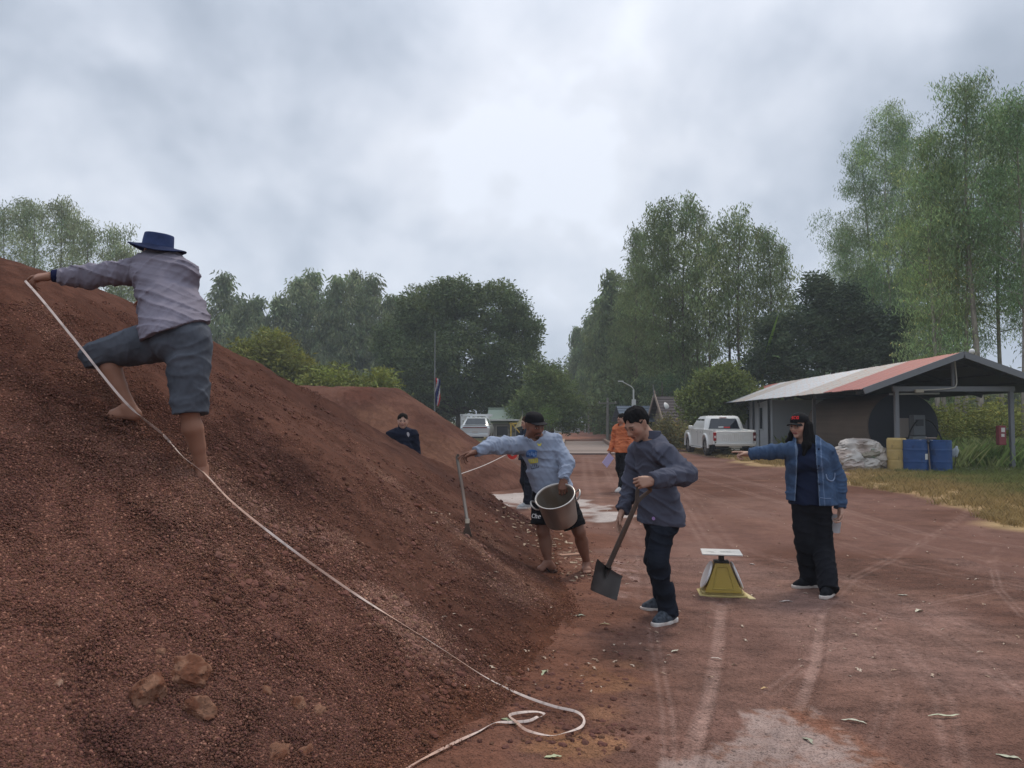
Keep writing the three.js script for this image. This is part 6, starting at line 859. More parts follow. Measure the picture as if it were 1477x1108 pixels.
// 3. the man with the shovel
let digger; {
  const fN = hit(958, 898), fF = hit(948, 880), d0 = -fN.z, dF = -fF.z;
  const J = { pelvis: at(953, 748, d0 + .07), neck: at(940, 634, d0 + .05), head: at(919, 613, d0 + .02), shL: at(960, 655, d0 - .14), elL: at(989, 684, d0 - .22), wrL: at(940, 694, d0 - .40), shR: at(922, 650, d0 + .22), elR: at(909, 708, d0 + .24), wrR: at(897, 737, d0 + .13), hipL: at(957, 757, d0 - .02), kneeL: at(949, 812, d0 - .08), ankL: at(964, 880, d0 - .0), hipR: at(951, 757, d0 + .16), kneeR: at(945, 806, d0 + .14), ankR: at(958, 867, dF + .0) };
  J.ankL.y = fN.y + .09; J.ankR.y = fF.y + .09;
  const skin = [.40, .235, .17];
  digger = makePerson('person', 'young man in a slate grey jacket and jeans with a shovel at his side', V3(fN.x, fN.y, -d0), {
    J, skin, front: V3(-.86, -.15, .5), headDir: V3(-.76, -.50, .46), headUp: V3(-.1, 1, .05), headSize: 1.0, face: { wide: .98 }, headCell: .0034,
    hands: { L: { dir: V3(-1, -.1, .15), palm: V3(.1, -.3, -1), curl: [[.9, 1.2, .7], [.95, 1.2, .7], [1, 1.2, .7], [1.05, 1.2, .7]], thumb: [.5, 1.0, .6] }, R: { dir: V3(-.35, -1, .12), palm: V3(.75, -.2, .35), curl: [[.2, .3, .2], [.3, .4, .25], [.35, .45, .3], [.4, .45, .3]], thumb: [.6, .4, .3] } },
    feet: { L: { dir: V3(-.72, 0, .7), colour: noiseC([.055, .065, .08], .6, 60), s: 1.0 }, R: { dir: V3(-1, 0, .12), colour: noiseC([.06, .07, .085], .6, 60) } },
    top: { name: 'jacket', c: [.085, .088, .115], o: .016, loose: .014, amp: .009, axis: V3(.35, .9, 0), fa: 11, fl: 2.0, wr: .011, skirt: .06, hem: [at(952, 757, d0), V3(-.08, -1, 0)], neckUp: .02, neckTilt: .3, cuff: { L: .02, R: 0 }, cell: .0075, colour: noiseC([.078, .083, .113], .1, 8), collar: { h: .045, r: .075, c: [.076, .081, .110] }, extra: (J, off) => [RC(off(J.pelvis, .0, .12, -.10), off(J.pelvis, .02, -.01, -.12), .07, .085)] },
    bottom: { c: [.014, .016, .024], r: [.092, .074, .066], drop: .035, amp: .006, wr: .009, cell: .0075, colour: (x, y, z) => { const k = .7 + .7 * n3(x * 12, y * 12, z * 12); return [.0135 * k, .0165 * k, .025 * k]; } },
  });
  const p = digger; shortHair(p, [.010, .0095, .0105], { fringe: .066, lift: .014 });
  part('zip_flap', meshOf(UN([RC(p.off(p.Jl.neck, -.015, .03, .055), p.off(p.Jl.neck, -.025, -.015, .085), .028, .02, { n: p.rt, f: 2.2 })], 0), .006, () => [.02, .02, .026]), vcol(.9), p.top);
  const dot = new THREE.CylinderGeometry(.013, .013, .004, 18); dot.rotateX(Math.PI / 2);
  { p.updateWorldMatrix(true, true); const rc = new THREE.Raycaster(EYE, at(943, 748, 1).sub(EYE).normalize()), h = rc.intersectObject(p.top)[0]; if (h) { const n = h.face.normal.clone(); dot.applyQuaternion(Q.setFromUnitVectors(V3(0, 0, 1), n)); const q = p.L(h.point).addScaledVector(n, .003); dot.translate(q.x, q.y, q.z); part('sticker', dot, std([.45, .30, .62]), p.top); } }
  part('lace', [1, 2, 3].map((i) => { const f = V3(-.72, 0, .7).normalize(), x = V3(f.z, 0, -f.x), c = p.Jl.ankL.clone().addScaledVector(f, .035 + i * .022).add(V3(0, .022 - i * .012, 0)); return bar(c.clone().addScaledVector(x, -.025), c.clone().addScaledVector(x, .025), .004); }), std([.5, .5, .5]), p);
}

// 4. the woman who points
let pointer_; {
  const fR = hit(1160, 848), fL = hit(1194, 860), d0 = -fR.z - .02, dL = -fL.z;
  const J = { pelvis: at(1170, 722, d0), neck: at(1163, 640, d0 + .02), head: at(1153, 615, d0 - .01), shR: at(1140, 650, d0 - .04), elR: at(1111, 652, d0 + .10), wrR: at(1081, 655, d0 + .22), shL: at(1192, 652, d0 - .03), elL: at(1209, 692, d0 - .02), wrL: at(1213, 734, d0 - .10), hipR: at(1159, 732, d0 + .02), kneeR: at(1163, 787, d0 - .01), ankR: at(1168, 837, d0 + .02), hipL: at(1182, 732, d0 - .02), kneeL: at(1187, 790, d0 - .06), ankL: at(1195, 848, dL) };
  J.ankR.y = fR.y + .088; J.ankL.y = fL.y + .088;
  const denim = (x, y, z) => { const k = .8 + .45 * n3(x * 10, y * 10, z * 10) + .3 * (n3(x * 50, y * 50, z * 50) - .5); return [.052 * k, .088 * k, .158 * k]; };
  const navy = (x, y, z) => { const k = .85 + .3 * n3(x * 9, y * 9, z * 9); return [.012 * k, .018 * k, .042 * k]; };
  pointer_ = makePerson('person', 'woman in a denim jacket and black cap pointing with an outstretched arm', V3(fR.x, Math.min(fR.y, fL.y), -d0), {
    J, skin: [.52, .325, .245], size: .95, wide: 1.03, belly: .03, bust: 1, front: V3(-.42, 0, .9), headDir: V3(-.80, -.06, .58), headSize: .98, face: { lip: [.33, .12, .11] }, headCell: .0036,
    hands: { R: { dir: V3(-1, .06, -.35), palm: V3(.2, -.75, .5), curl: [[.05, .1, .1], [.9, 1.1, .7], [1.1, 1.2, .7], [1.2, 1.2, .7]], thumb: [.5, .9, .5], s: .92 }, L: { dir: V3(-.1, -1, .1), palm: V3(-1, 0, .2), curl: [[.5, .6, .4], [.55, .6, .4], [.6, .6, .4], [.65, .6, .4]], thumb: [.4, .9, .4], s: .9 } },
    feet: { R: { dir: V3(-.97, 0, .22), s: .93, colour: noiseC([.012, .012, .015], .4, 40) }, L: { dir: V3(-.62, 0, .78), s: .93, colour: noiseC([.012, .012, .015], .4, 40) } },
    top: { name: 'shirt', c: [.012, .018, .042], o: .004, amp: .006, hem: [at(1168, 727, d0), V3(0, -1, 0)], skirt: .05, wr: 0, neckUp: -.01, cuff: { L: .6, R: .6 }, colour: navy, axis: V3(.5, .8, 0), fa: 12, fl: 2.5 },
    bottom: { c: [.010, .0105, .0135], r: [.112, .096, .088], o: .018, drop: .045, amp: .006, wr: .007, colour: (x, y, z) => { const k = .8 + .45 * n3(x * 12, y * 12, z * 12); return [.0105 * k, .011 * k, .0145 * k]; } },
  });
  const p = pointer_, { rt, up, fz, off } = p, Jl = p.Jl, W = 1.03, chest = off(Jl.pelvis.clone().lerp(Jl.neck, .7), 0, 0, 0), waist = off(Jl.pelvis.clone().lerp(Jl.neck, .36), 0, 0, 0);
  // open denim jacket: a shell of cloth round shirt and arms
  const bodyP = (o) => UN([RC(off(chest, 0, .07, 0), waist, .158 * W + o, .172 * W + o, { n: fz, f: 1.3 }), RC(waist, off(Jl.pelvis, 0, -.03, 0), .172 * W + o, .188 * W + o * 1.4, { n: fz, f: 1.22 }), RC(Jl.shL.clone().lerp(Jl.shR, .1), Jl.shL.clone().lerp(Jl.shR, .9), .062 + o, .062 + o), RC(off(chest, .07, -.02, .085), off(chest, -.07, -.02, .085), .082 + o, .082 + o)], .035);
  const outer = bodyP(.026), inner = bodyP(.014), hemL = L3(at(1205, 729, d0)), fo = folds(.008, V3(.4, .9, 0), 11, 2.4, 6);
  function L3(v) { return p.L(v); }
  const arm = (sd, s) => UN([RC(Jl['sh' + sd], Jl['el' + sd], .074, .068, { wr: [.010, 24, 7, s] }), RC(Jl['el' + sd], Jl['wr' + sd].clone().lerp(Jl['el' + sd], .02), .066, .052, { capB: 0, wr: [.010, 26, 8, s + 3] })], .03);
  const aL = arm('L', 3), aR = arm('R', 8);
  const shell = (x, y, z) => {
    let b = outer(x, y, z); if (Math.abs(b) < .05) b += fo(x, y, z); b = Math.max(b, -inner(x, y, z));
    const px = x - chest.x, py = y - chest.y, pz = z - chest.z, a = px * rt.x + py * rt.y + pz * rt.z, h = px * up.x + py * up.y + pz * up.z, f = px * fz.x + py * fz.y + pz * fz.z;
    const lo = -.075 - Math.max(0, -h) * .14, hi = .085 - Math.max(0, -h) * .02; // front opening between the two edges
    if (f > 0) b = Math.max(b, -Math.max(lo - a, a - hi));
    b = Math.max(b, Jl.pelvis.y - (a < 0 ? -.045 : .0) * -1 - y - .03 + (a < 0 ? .075 : 0)); if (h > .13) b = Math.max(b, -(Math.hypot(x - Jl.neck.x, z - Jl.neck.z) - .075));
    return smin(smin(b, aL(x, y, z), .02), aR(x, y, z), .02);
  };
  shell.lo = outer.lo.clone().min(aL.lo).min(aR.lo); shell.hi = outer.hi.clone().max(aL.hi).max(aR.hi);
  const jacket = part('jacket', meshOf(shell, .0075, (x, y, z) => { const px = x - chest.x, py = y - chest.y, pz = z - chest.z, a = px * rt.x + py * rt.y + pz * rt.z, h = px * up.x + py * up.y + pz * up.z, f = px * fz.x + py * fz.y + pz * fz.z; let c = denim(x, y, z); const lo = -.075 - Math.max(0, -h) * .14, hi = .085 - Math.max(0, -h) * .02; if (f > 0 && (Math.abs(a - hi) < .010 || Math.abs(a - lo) < .010)) c = mix3(c, [.22, .29, .4], .5); if (Math.abs(a - hi - .045) < .005 && f > 0) c = mix3(c, [.2, .27, .4], .5); return c; }), vcol(.95), p);
  const onJ = (u, v, lift = .004) => { p.updateWorldMatrix(true, true); const h = new THREE.Raycaster(EYE, at(u, v, 1).sub(EYE).normalize()).intersectObject(jacket)[0]; return h ? p.L(h.point).addScaledVector(h.face.normal, lift) : null; };
  for (const [u, v] of [[1181, 672], [1182, 698], [1181, 648]]) { const q = onJ(u, v); if (q) part('button', new THREE.SphereGeometry(.010, 10, 8).scale(1, 1, .5).translate(q.x, q.y, q.z), std([.02, .03, .06]), jacket); }
  { const pts = [[1191, 684], [1193, 691], [1198, 694], [1203, 690], [1204, 682]].map(([u, v]) => onJ(u, v)).filter(Boolean); if (pts.length > 2) part('pocket_flap', tube(pts, .006, 20, 6), std([.22, .29, .42]), jacket); }
  { const pts = [[1183, 718], [1190, 719], [1198, 719]].map(([u, v]) => onJ(u, v)).filter(Boolean); if (pts.length > 2) part('seam', tube(pts, .003, 12, 5), std([.2, .27, .4]), jacket); }
  part('collar', meshOf(MOD(UN([RC(off(Jl.neck, .085, -.02, -.03), off(Jl.neck, .095, -.10, .105), .026, .022), RC(off(Jl.neck, -.085, -.02, -.03), off(Jl.neck, -.085, -.09, .105), .026, .022), RC(off(Jl.neck, .08, -.01, -.04), off(Jl.neck, -.08, -.01, -.04), .026, .026)], .02), (d, x, y, z) => d + .004 * (n3(x * 30, y * 30, z * 30) - .5)), .006, denim), vcol(.95), jacket);
  const cap = ballCap(p, [.012, .012, .014], {});
  { // red letters sewn on the front of the cap
    const cv = document.createElement('canvas'); cv.width = 256; cv.height = 96; const c = cv.getContext('2d'); c.fillStyle = '#e23030'; c.font = 'bold 92px sans-serif'; c.fillText('SCG', 14, 82);
    p.updateWorldMatrix(true, true); const M = headMatrix(p), pos = V3(.022, .090, .075).applyMatrix4(M).add(p.position), dir = V3(.28, .32, .9).transformDirection(M), [g, m] = wrapDecal(cap, pos, dir, V3(.105, .042, .08), cv); g.translate(potman.position.x - p.position.x, potman.position.y - p.position.y, potman.position.z - p.position.z); part('lettering', g, m, cap);
  }
  const hair = UN([RC([.068, .02, -.01], [.098, -.18, .045], .030, .038), RC([.098, -.18, .045], [.085, -.27, .085], .038, .016), RC([-.066, .0, .0], [-.088, -.15, .055], .022, .03), RC([-.088, -.15, .055], [-.07, -.25, .09], .03, .014), RC([0, .02, -.06], [0, -.20, -.085], .075, .085, { n: V3(0, 0, 1), f: 1.5 }), RC([.05, .0, -.06], [.085, -.2, -.03], .05, .05)], .03);
  onHead(p, 'hair', (x, y, z) => { let d = hair(x, y, z); d += .010 * (n3(x * 70, y * 7, z * 70) - .5) + .006 * (n3(x * 30, y * 5 + 3, z * 30) - .5); return Math.max(d, -(ELL([0, -.015, .05], [.060, .1, .075])(x, y, z))); }, V3(-.16, -.31, -.2), V3(.16, .08, .13), .0055, strand([.0085, .008, .0085], .6), vcol(.85));
  const M = headMatrix(p), fr_ = [1, -1].map((s) => new THREE.TorusGeometry(.019, .0016, 6, 20).translate(s * .031, .0, .092)); const gl = part('glasses', [...fr_, bar(V3(-.012, .004, .093), V3(.012, .004, .093), .0016), bar(V3(.05, .004, .09), V3(.078, .006, -.01), .0016)].map((q) => q.applyMatrix4(M)), std([.22, .18, .16], .4), p);
}
// standing figures farther away
function standing(base, dir, h, o = {}) {
  const f = V3(dir.x, 0, dir.z).normalize(), l = V3(f.z, 0, -f.x), P = (a, b, c) => base.clone().add(V3(0, b * h, 0)).addScaledVector(l, a * h).addScaledVector(f, c * h);
  return { pelvis: P(0, .54, 0), neck: P(0, .835, .0), head: P(0, .925, .018), shL: P(.108, .80, 0), shR: P(-.108, .80, 0), elL: P(.135, .635, -.01), elR: P(-.135, .635, -.01), wrL: P(.14, .49, .04), wrR: P(-.14, .49, .04), hipL: P(.055, .52, 0), hipR: P(-.055, .52, 0), kneeL: P(.06, .285, .02), kneeR: P(-.06, .285, .02), ankL: P(.06, .052, -.02), ankR: P(-.06, .052, -.02), ...(o(P)) };
}
const standHands = (f) => ({ L: { dir: V3(f.x * .2, -1, f.z * .2), palm: V3(-f.z, 0, f.x) }, R: { dir: V3(f.x * .2, -1, f.z * .2), palm: V3(f.z, 0, -f.x) } });
// 5. young man in a navy jacket between the piles
{
  const d = 11.6, b = at(580, 700, d); b.y = Math.max(gH(b.x, b.z), 0.0); const f = V3(.25, 0, 1), h = (at(578, 598, d).y - b.y) / .995, J = standing(b, f, h, (P) => ({ elR: P(-.16, .655, -.03), wrR: P(-.165, .54, .08) }));
  const p = makePerson('person', 'young man in a navy jacket standing between the two piles', b, { J, skin: [.43, .265, .195], size: h / 1.70, front: f, headDir: V3(.12, .02, 1), headSize: 1.0, handCell: .006, headCell: .0042, hands: standHands(f), feet: { L: { dir: f }, R: { dir: f } }, top: { name: 'jacket', c: [.010, .013, .026], loose: .02, skirt: .06, hem: [b.clone().add(V3(0, h * .5, 0)), V3(0, -1, 0)], colour: noiseC([.011, .014, .028], .2, 10), cell: .011, neckUp: .05, neckTilt: .2, collar: { h: .045, r: .068, c: [.010, .013, .026] } }, bottom: { c: [.011, .011, .013], r: [.09, .075, .065], cell: .014 } });
  shortHair(p, [.012, .010, .009], { fringe: .07, lift: .012, swoop: .3 });
  p.updateWorldMatrix(true, true); const hh = new THREE.Raycaster(EYE, at(588, 627, 1).sub(EYE).normalize()).intersectObject(p.top)[0]; if (hh) { const q = p.L(hh.point).addScaledVector(hh.face.normal, .006); part('emblem', new THREE.CylinderGeometry(.024, .018, .006, 14).rotateX(Math.PI / 2).scale(1, 1.5, 1).translate(q.x, q.y, q.z), std([.5, .48, .5]), p.top); }
}
// 6. man in an orange jacket on the road
let orangeMan; {
  const d = 16.7, b = at(899, 706, d); b.y = gH(b.x, b.z); const f = V3(-.62, 0, .55), h = 1.68, J = standing(b, f, h, (P) => ({ elR: P(-.15, .64, .0), wrR: P(-.15, .51, .09), kneeL: P(.055, .285, .05), ankL: P(.055, .06, .10), ankR: P(-.06, .055, -.10), kneeR: P(-.06, .29, .0) }));
  orangeMan = makePerson('person', 'person in an orange pullover and black trousers behind the shovel man', b, { J, skin: [.36, .21, .15], front: f, headDir: V3(-.8, -.2, .3), handCell: .006, headCell: .005, hands: standHands(f), feet: { L: { dir: f, colour: () => [.55, .53, .5] }, R: { dir: f, colour: () => [.55, .53, .5] } }, top: { name: 'pullover', c: [.50, .16, .07], loose: .03, skirt: .05, hem: [b.clone().add(V3(0, h * .5, 0)), V3(0, -1, 0)], colour: noiseC([.50, .155, .068], .15, 8), cell: .012, amp: .011 }, bottom: { c: [.01, .01, .013], r: [.096, .08, .072], cell: .014 } });
  shortHair(orangeMan, [.012, .010, .009], {});
}
// 7. person behind the pot man, with the red tape reel
let reelPerson; {
  const d = 13.7, b = at(762, 734, d); b.y = gH(b.x, b.z); const f = V3(-.85, 0, .35), h = 1.62, J = standing(b, f, h, (P) => ({ elR: P(-.13, .66, .03), wrR: P(-.09, .655, .17), elL: P(.14, .66, .03), wrL: P(.08, .655, .17), ankL: P(.06, .055, .04), ankR: P(-.05, .055, -.05) }));
  reelPerson = makePerson('person', 'person in dark jacket and jeans half hidden behind the pot man', b, { J, skin: [.42, .26, .19], front: f, headDir: V3(-.9, -.15, .3), headCell: .005, handCell: .006, hands: { L: { dir: f.clone().add(V3(.2, .1, .2)), palm: V3(-.3, 0, -1), curl: [[.6, .8, .5], [.7, .8, .5], [.7, .8, .5], [.7, .8, .5]] }, R: { dir: f.clone(), palm: V3(-.3, 0, 1), curl: [[.6, .8, .5], [.7, .8, .5], [.7, .8, .5], [.7, .8, .5]] } }, feet: { L: { dir: f, colour: noiseC([.35, .36, .36], .3, 30) }, R: { dir: f, colour: noiseC([.35, .36, .36], .3, 30) } }, top: { name: 'jacket', c: [.02, .027, .04], loose: .025, skirt: .06, hem: [b.clone().add(V3(0, h * .52, 0)), V3(0, -1, 0)], colour: noiseC([.022, .03, .045], .2, 9), cell: .012 }, bottom: { c: [.012, .014, .022], r: [.09, .075, .066], cell: .014 } });
  onHead(reelPerson, 'hair', (x, y, z) => { let d = UN([ELL([0, .045, -.015], [.085, .085, .1]), RC([0, .02, -.06], [0, -.16, -.08], .075, .06, { n: V3(0, 0, 1), f: 1.4 })], .03)(x, y, z); return Math.max(d + .007 * (n3(x * 60, y * 9, z * 60) - .5), -(ELL([0, -.02, .06], [.066, .085, .07])(x, y, z))); }, V3(-.12, -.25, -.19), V3(.12, .16, .12), .006, strand([.05, .026, .016]));
}
// ---------- tools and small things ----------
const rusty = (c, s = 1) => (x, y, z) => { const k = .7 + .6 * n3(x * 14 * s, y * 14 * s, z * 14 * s), r = sst(.5, .75, n3(x * 9 * s + 4, y * 9 * s, z * 9 * s)); return mix3(c, [.17, .085, .05], r * .7).map((q) => q * k); };
{ // spring scale: tray, neck, tapering yellow case with round dials on both sides, flanged foot
  const b = hit(1041, 858), t = thing('weighing_scale', 'yellow spring scale with a white tray standing on the red ground', 'scale', b, -.13), px = -b.z / FOCAL, top = 59 * px * 1.0;
  const Y = { foot: .035, case: 46 * px, tray: top }; const ye = std([.50, .35, .05], .38, { map: drumTex }), w0 = 25 * px, w1 = 9.5 * px, dp = .13;
  part('foot', [box(66 * px, .018, .28, 0, .012, 0, 0, .006), box(58 * px, .03, .22, 0, .03, 0, 0, .01)], std([.52, .41, .16], .7, { map: drumTex }), t); for (const s of [-1, 1]) part('foot_lug', box(.06, .012, .30, s * 33 * px, .008, .03, s * .2, .004), std([.60, .50, .26], .7), t);
  const tr = (a, h0, b2, h1, z) => [[-a, h0], [a, h0], [b2, h1], [-b2, h1]]; const cs = part('case', loft([[[-w0, .045, dp], [w0, .045, dp], [w0, .045, -dp], [-w0, .045, -dp]], [[-w0 * .95, .07, dp * .98], [w0 * .95, .07, dp * .98], [w0 * .95, .07, -dp * .98], [-w0 * .95, .07, -dp * .98]], [[-w1, Y.case, dp * .55], [w1, Y.case, dp * .55], [w1, Y.case, -dp * .55], [-w1, Y.case, -dp * .55]]]), ye, t);
  // raised trapezoid frame on the face
  const fz = (h) => mix(dp, dp * .55, (h - .045) / (Y.case - .045)) + .003, fw = (h, k) => mix(w0, w1, (h - .045) / (Y.case - .045)) * k, pa = (h, k, s) => V3(s * fw(h, k), h, fz(h)); const h0 = .075, h1 = Y.case * .90; part('raised_frame', [bar(pa(h0, .62, -1), pa(h0, .62, 1), .005), bar(pa(h1, .62, -1), pa(h1, .62, 1), .005), bar(pa(h0, .62, -1), pa(h1, .62, -1), .005), bar(pa(h0, .62, 1), pa(h1, .62, 1), .005)], std([.36, .27, .05], .4), cs);
  for (const s of [-1, 1]) { // the dials face sideways, leaning with the case
    const R = .126, c = V3(s * (mix(w0, w1, .5) + .030), .045 + (Y.case - .045) * .5 + .005, 0), lean = Math.atan2(w0 - w1, Y.case - .045); const g = lathe([[0, .0], [R * .9, 0], [R, .008], [R, .018], [R * .95, .022], [R * .92, .014], [0, .014]], 40); g.rotateZ(-s * Math.PI / 2); g.rotateZ(s * lean); g.scale(1, 1, 1.0); g.translate(c.x - s * .018, c.y, 0); const dl = part('dial_rim', g, std([.74, .74, .74], .45), t); const f = new THREE.CylinderGeometry(R * .9, R * .9, .004, 36); f.rotateZ(-s * Math.PI / 2 + s * lean); f.translate(c.x + s * .001, c.y + .004, 0); part('dial_face', f, std([.66, .66, .64], .3), dl); }
  part('neck', [box(.045, top - Y.case + .02, .05, 0, (top + Y.case) / 2, 0), box(.13, .02, .10, 0, Y.case + .006, 0, 0, .005)], std([.035, .032, .03], .5), t);
  const trayTex = dataTex(256, (i, j) => { const m = sst(.55, .7, fbm(i * .03, j * .05, 4)) * sst(110, 20, Math.abs(j - 128)) * sst(120, 60, Math.abs(i - 128)); const k = .86 - .4 * m; return [toS(k), toS(k * .97), toS(k * .94)]; }, true); const tray = new RoundedBoxGeometry(.345, .014, .285, 3, .006); tray.rotateY(-.05); tray.translate(0, top + .006, 0); { const u = tray.attributes.uv, p = tray.attributes.position; for (let i = 0; i < u.count; i++) u.setXY(i, p.getX(i) / .36 + .5, p.getZ(i) / .3 + .5); } part('tray', tray, std([.72, .72, .70], .35, { map: trayTex }), t);
}
let shovelTop; { // square shovel
  const tip = at(873, 866, 5.62), grip = at(925, 700, 5.50), t0 = at(877, 818, 5.60), Yk = at(919, 724, 5.52), b = tip.clone(), t = thing('shovel', 'long-handled square shovel held by the man in the slate jacket', 'shovel', b), L = (v) => v.clone().sub(b), wood = vcol(.75);
  part('shaft', paint(limb([L(t0), L(t0.clone().lerp(Yk, .5)), L(Yk)], [.019, .0195, .017], 10), rusty([.075, .058, .048])), wood, t);
  part('grip', [paint(limb([L(Yk), L(at(919, 712, 5.49)), L(at(921, 696, 5.47))], [.016, .014, .013], 8), rusty([.10, .085, .075])), paint(limb([L(Yk), L(at(927, 716, 5.52)), L(at(939, 707, 5.53))], [.016, .014, .013], 8), rusty([.10, .085, .075])), paint(limb([L(at(921, 696, 5.47)), L(at(930, 698, 5.5)), L(at(939, 707, 5.53))], [.013, .013, .013], 8), rusty([.10, .085, .075]))], wood, t);
  // blade: a dished sheet between four corners
  const c = [[860, 806], [896, 831], [887, 866], [849, 850]].map(([u, v], i) => L(at(u, v, [5.62, 5.70, 5.64, 5.56][i]))), N = 14, P = [], I = []; const n = c[1].clone().sub(c[0]).cross(c[3].clone().sub(c[0])).normalize(); if (n.z > 0) n.negate();
  for (let j = 0; j <= N; j++) for (let i = 0; i <= N; i++) { const u = i / N, v = j / N, p = c[0].clone().lerp(c[1], u).lerp(c[3].clone().lerp(c[2], u), v), rim = Math.pow(Math.abs(u - .5) * 2, 4) * .024 + (v < .12 ? (1 - v / .12) * .012 : 0) - .015 * Math.exp(-(((u - .5) / .08) ** 2)) * (1 - v) ** 1.5; const edge = v > .9 && (u < .08 || u > .92) ? -.006 : 0; p.addScaledVector(n, .015 - rim - .012 * Math.sin(v * 2.2)).addScaledVector(n, edge); P.push(p.x, p.y, p.z); }
  for (let j = 0; j < N; j++) for (let i = 0; i < N; i++) { const a = j * (N + 1) + i; I.push(a, a + 1, a + N + 1, a + 1, a + N + 2, a + N + 1); } const top = new THREE.BufferGeometry(); top.setAttribute('position', new THREE.Float32BufferAttribute(P, 3)); top.setIndex(I); top.computeVertexNormals(); const back = top.clone(); { const p = back.attributes.position; for (let i = 0; i < p.count; i++) p.setXYZ(i, p.getX(i) + n.x * .004, p.getY(i) + n.y * .004, p.getZ(i) + n.z * .004); }
  const bl = part('blade', [paint(top, rusty([.062, .055, .052])), paint(back, rusty([.062, .055, .052]))], vcol(.5, { metalness: .35 }), t); const cu = c[0].clone().lerp(c[1], .5), dn = c[3].clone().lerp(c[2], .5).sub(cu); part('socket', paint(limb([L(t0).lerp(cu, -.1), cu, cu.clone().addScaledVector(dn, .42).addScaledVector(n, -.004)], [.024, .022, .006], 10), rusty([.05, .045, .043])), vcol(.5, { metalness: .3 }), bl); const sc = L(t0).lerp(cu, .45).addScaledVector(n, -.024); part('rivet', new THREE.SphereGeometry(.007, 8, 6).translate(sc.x, sc.y, sc.z), std([.6, .6, .58], .3, { metalness: .6 }), bl);
}
{ // hoe: bent steel bar with a small wedge blade, in the pot man's right hand
  const tip = hit(676, 775), d1 = -potman.position.z - .40, top = at(659, 657, d1 - .02), b = tip.clone(), t = thing('digging_bar', 'slim steel digging bar with a wedge blade standing on the pile slope', 'digging bar', b), L = (v) => v.clone().sub(b), ft = at(675, 757, -tip.z); const md = at(667, 705, (-tip.z + d1) / 2), lo = at(674, 752, -tip.z);
  part('shaft', paint(limb([L(at(661, 656, d1 - .01)), L(at(659, 660, d1)), L(at(660.5, 668, d1)), L(md), L(lo)], [.013, .014, .0145, .015, .014], 8), rusty([.20, .185, .165])), vcol(.55, { metalness: .4 }), t);
  const g = loft([[[-.014, .02, .012], [.014, .02, .012], [.014, .02, -.012], [-.014, .02, -.012]], [[-.018, -.04, .012], [.018, -.04, .012], [.018, -.04, -.012], [-.018, -.04, -.012]], [[-.045, -.125, .004], [.042, -.130, .004], [.042, -.130, -.004], [-.045, -.125, -.004]]]); const lb = L(lo); g.translate(lb.x, lb.y, lb.z); part('blade', paint(g, rusty([.10, .075, .06])), vcol(.55, { metalness: .3 }), t); part('collar', bar(lb.clone().add(V3(0, .02, 0)), lb.clone().add(V3(0, -.015, 0)), .019, .02, 10), std([.55, .50, .40], .5), t);
}
{ // cooking pot
  const c = at(800.5, 716, potD), ax = V3(-.24, .80, .48).normalize(), h = .29, R = .172, r0 = .150, b = c.clone().addScaledVector(ax, -h), t = thing('metal_pot', 'dented aluminium pot with two loop handles carried by the rim', 'pot', b), q = new THREE.Quaternion().setFromUnitVectors(UPV, ax);
  const metal = vcol(.42, { metalness: .75 }), body = lathe([[0, .004], [r0 - .02, .004], [r0 - .004, .016], [r0, .035], [mix(r0, R, .5), h * .5], [R, h - .008], [R + .012, h], [R + .012, h + .006], [R, h + .005], [R - .005, h - .008], [mix(r0, R, .5) - .006, h * .5], [r0 - .008, .04], [r0 - .03, .015], [0, .012]], 48); paint(body, (x, y, z) => { const k = .7 + .6 * n3(x * 9, y * 9, z * 9), s = sst(.45, .7, n3(x * 14 + 3, y * 14, z * 14)), ins = Math.hypot(x, z) < mix(r0, R, y / h) - .003; return mix3([.40, .38, .35], ins ? [.25, .19, .14] : [.27, .23, .20], .35 + s * .5).map((c2) => c2 * k); }); body.applyQuaternion(q); part('bowl', body, metal, t);
  const rim = new THREE.TorusGeometry(R + .008, .0065, 8, 56).rotateX(Math.PI / 2).translate(0, h + .003, 0); rim.applyQuaternion(q); part('rim', rim, std([.58, .56, .52], .35, { metalness: .7 }), t);
  const tang = V3(1, .12, 0).projectOnPlane(ax).normalize(); for (const s of [-1, 1]) { const e = tang.clone().multiplyScalar(s), sd = ax.clone().cross(e).normalize(), o = V3(0, 0, 0).addScaledVector(ax, h - .045), P = (a, w, up) => o.clone().addScaledVector(e, R + a).addScaledVector(sd, w).addScaledVector(ax, up); part('handle', tube([P(-.006, -.05, -.02), P(.026, -.055, .0), P(.050, -.03, .03), P(.052, .03, .03), P(.026, .055, .0), P(-.006, .05, -.02)], .0075, 28, 8), std([.50, .48, .45], .4, { metalness: .7 }), t); }
}
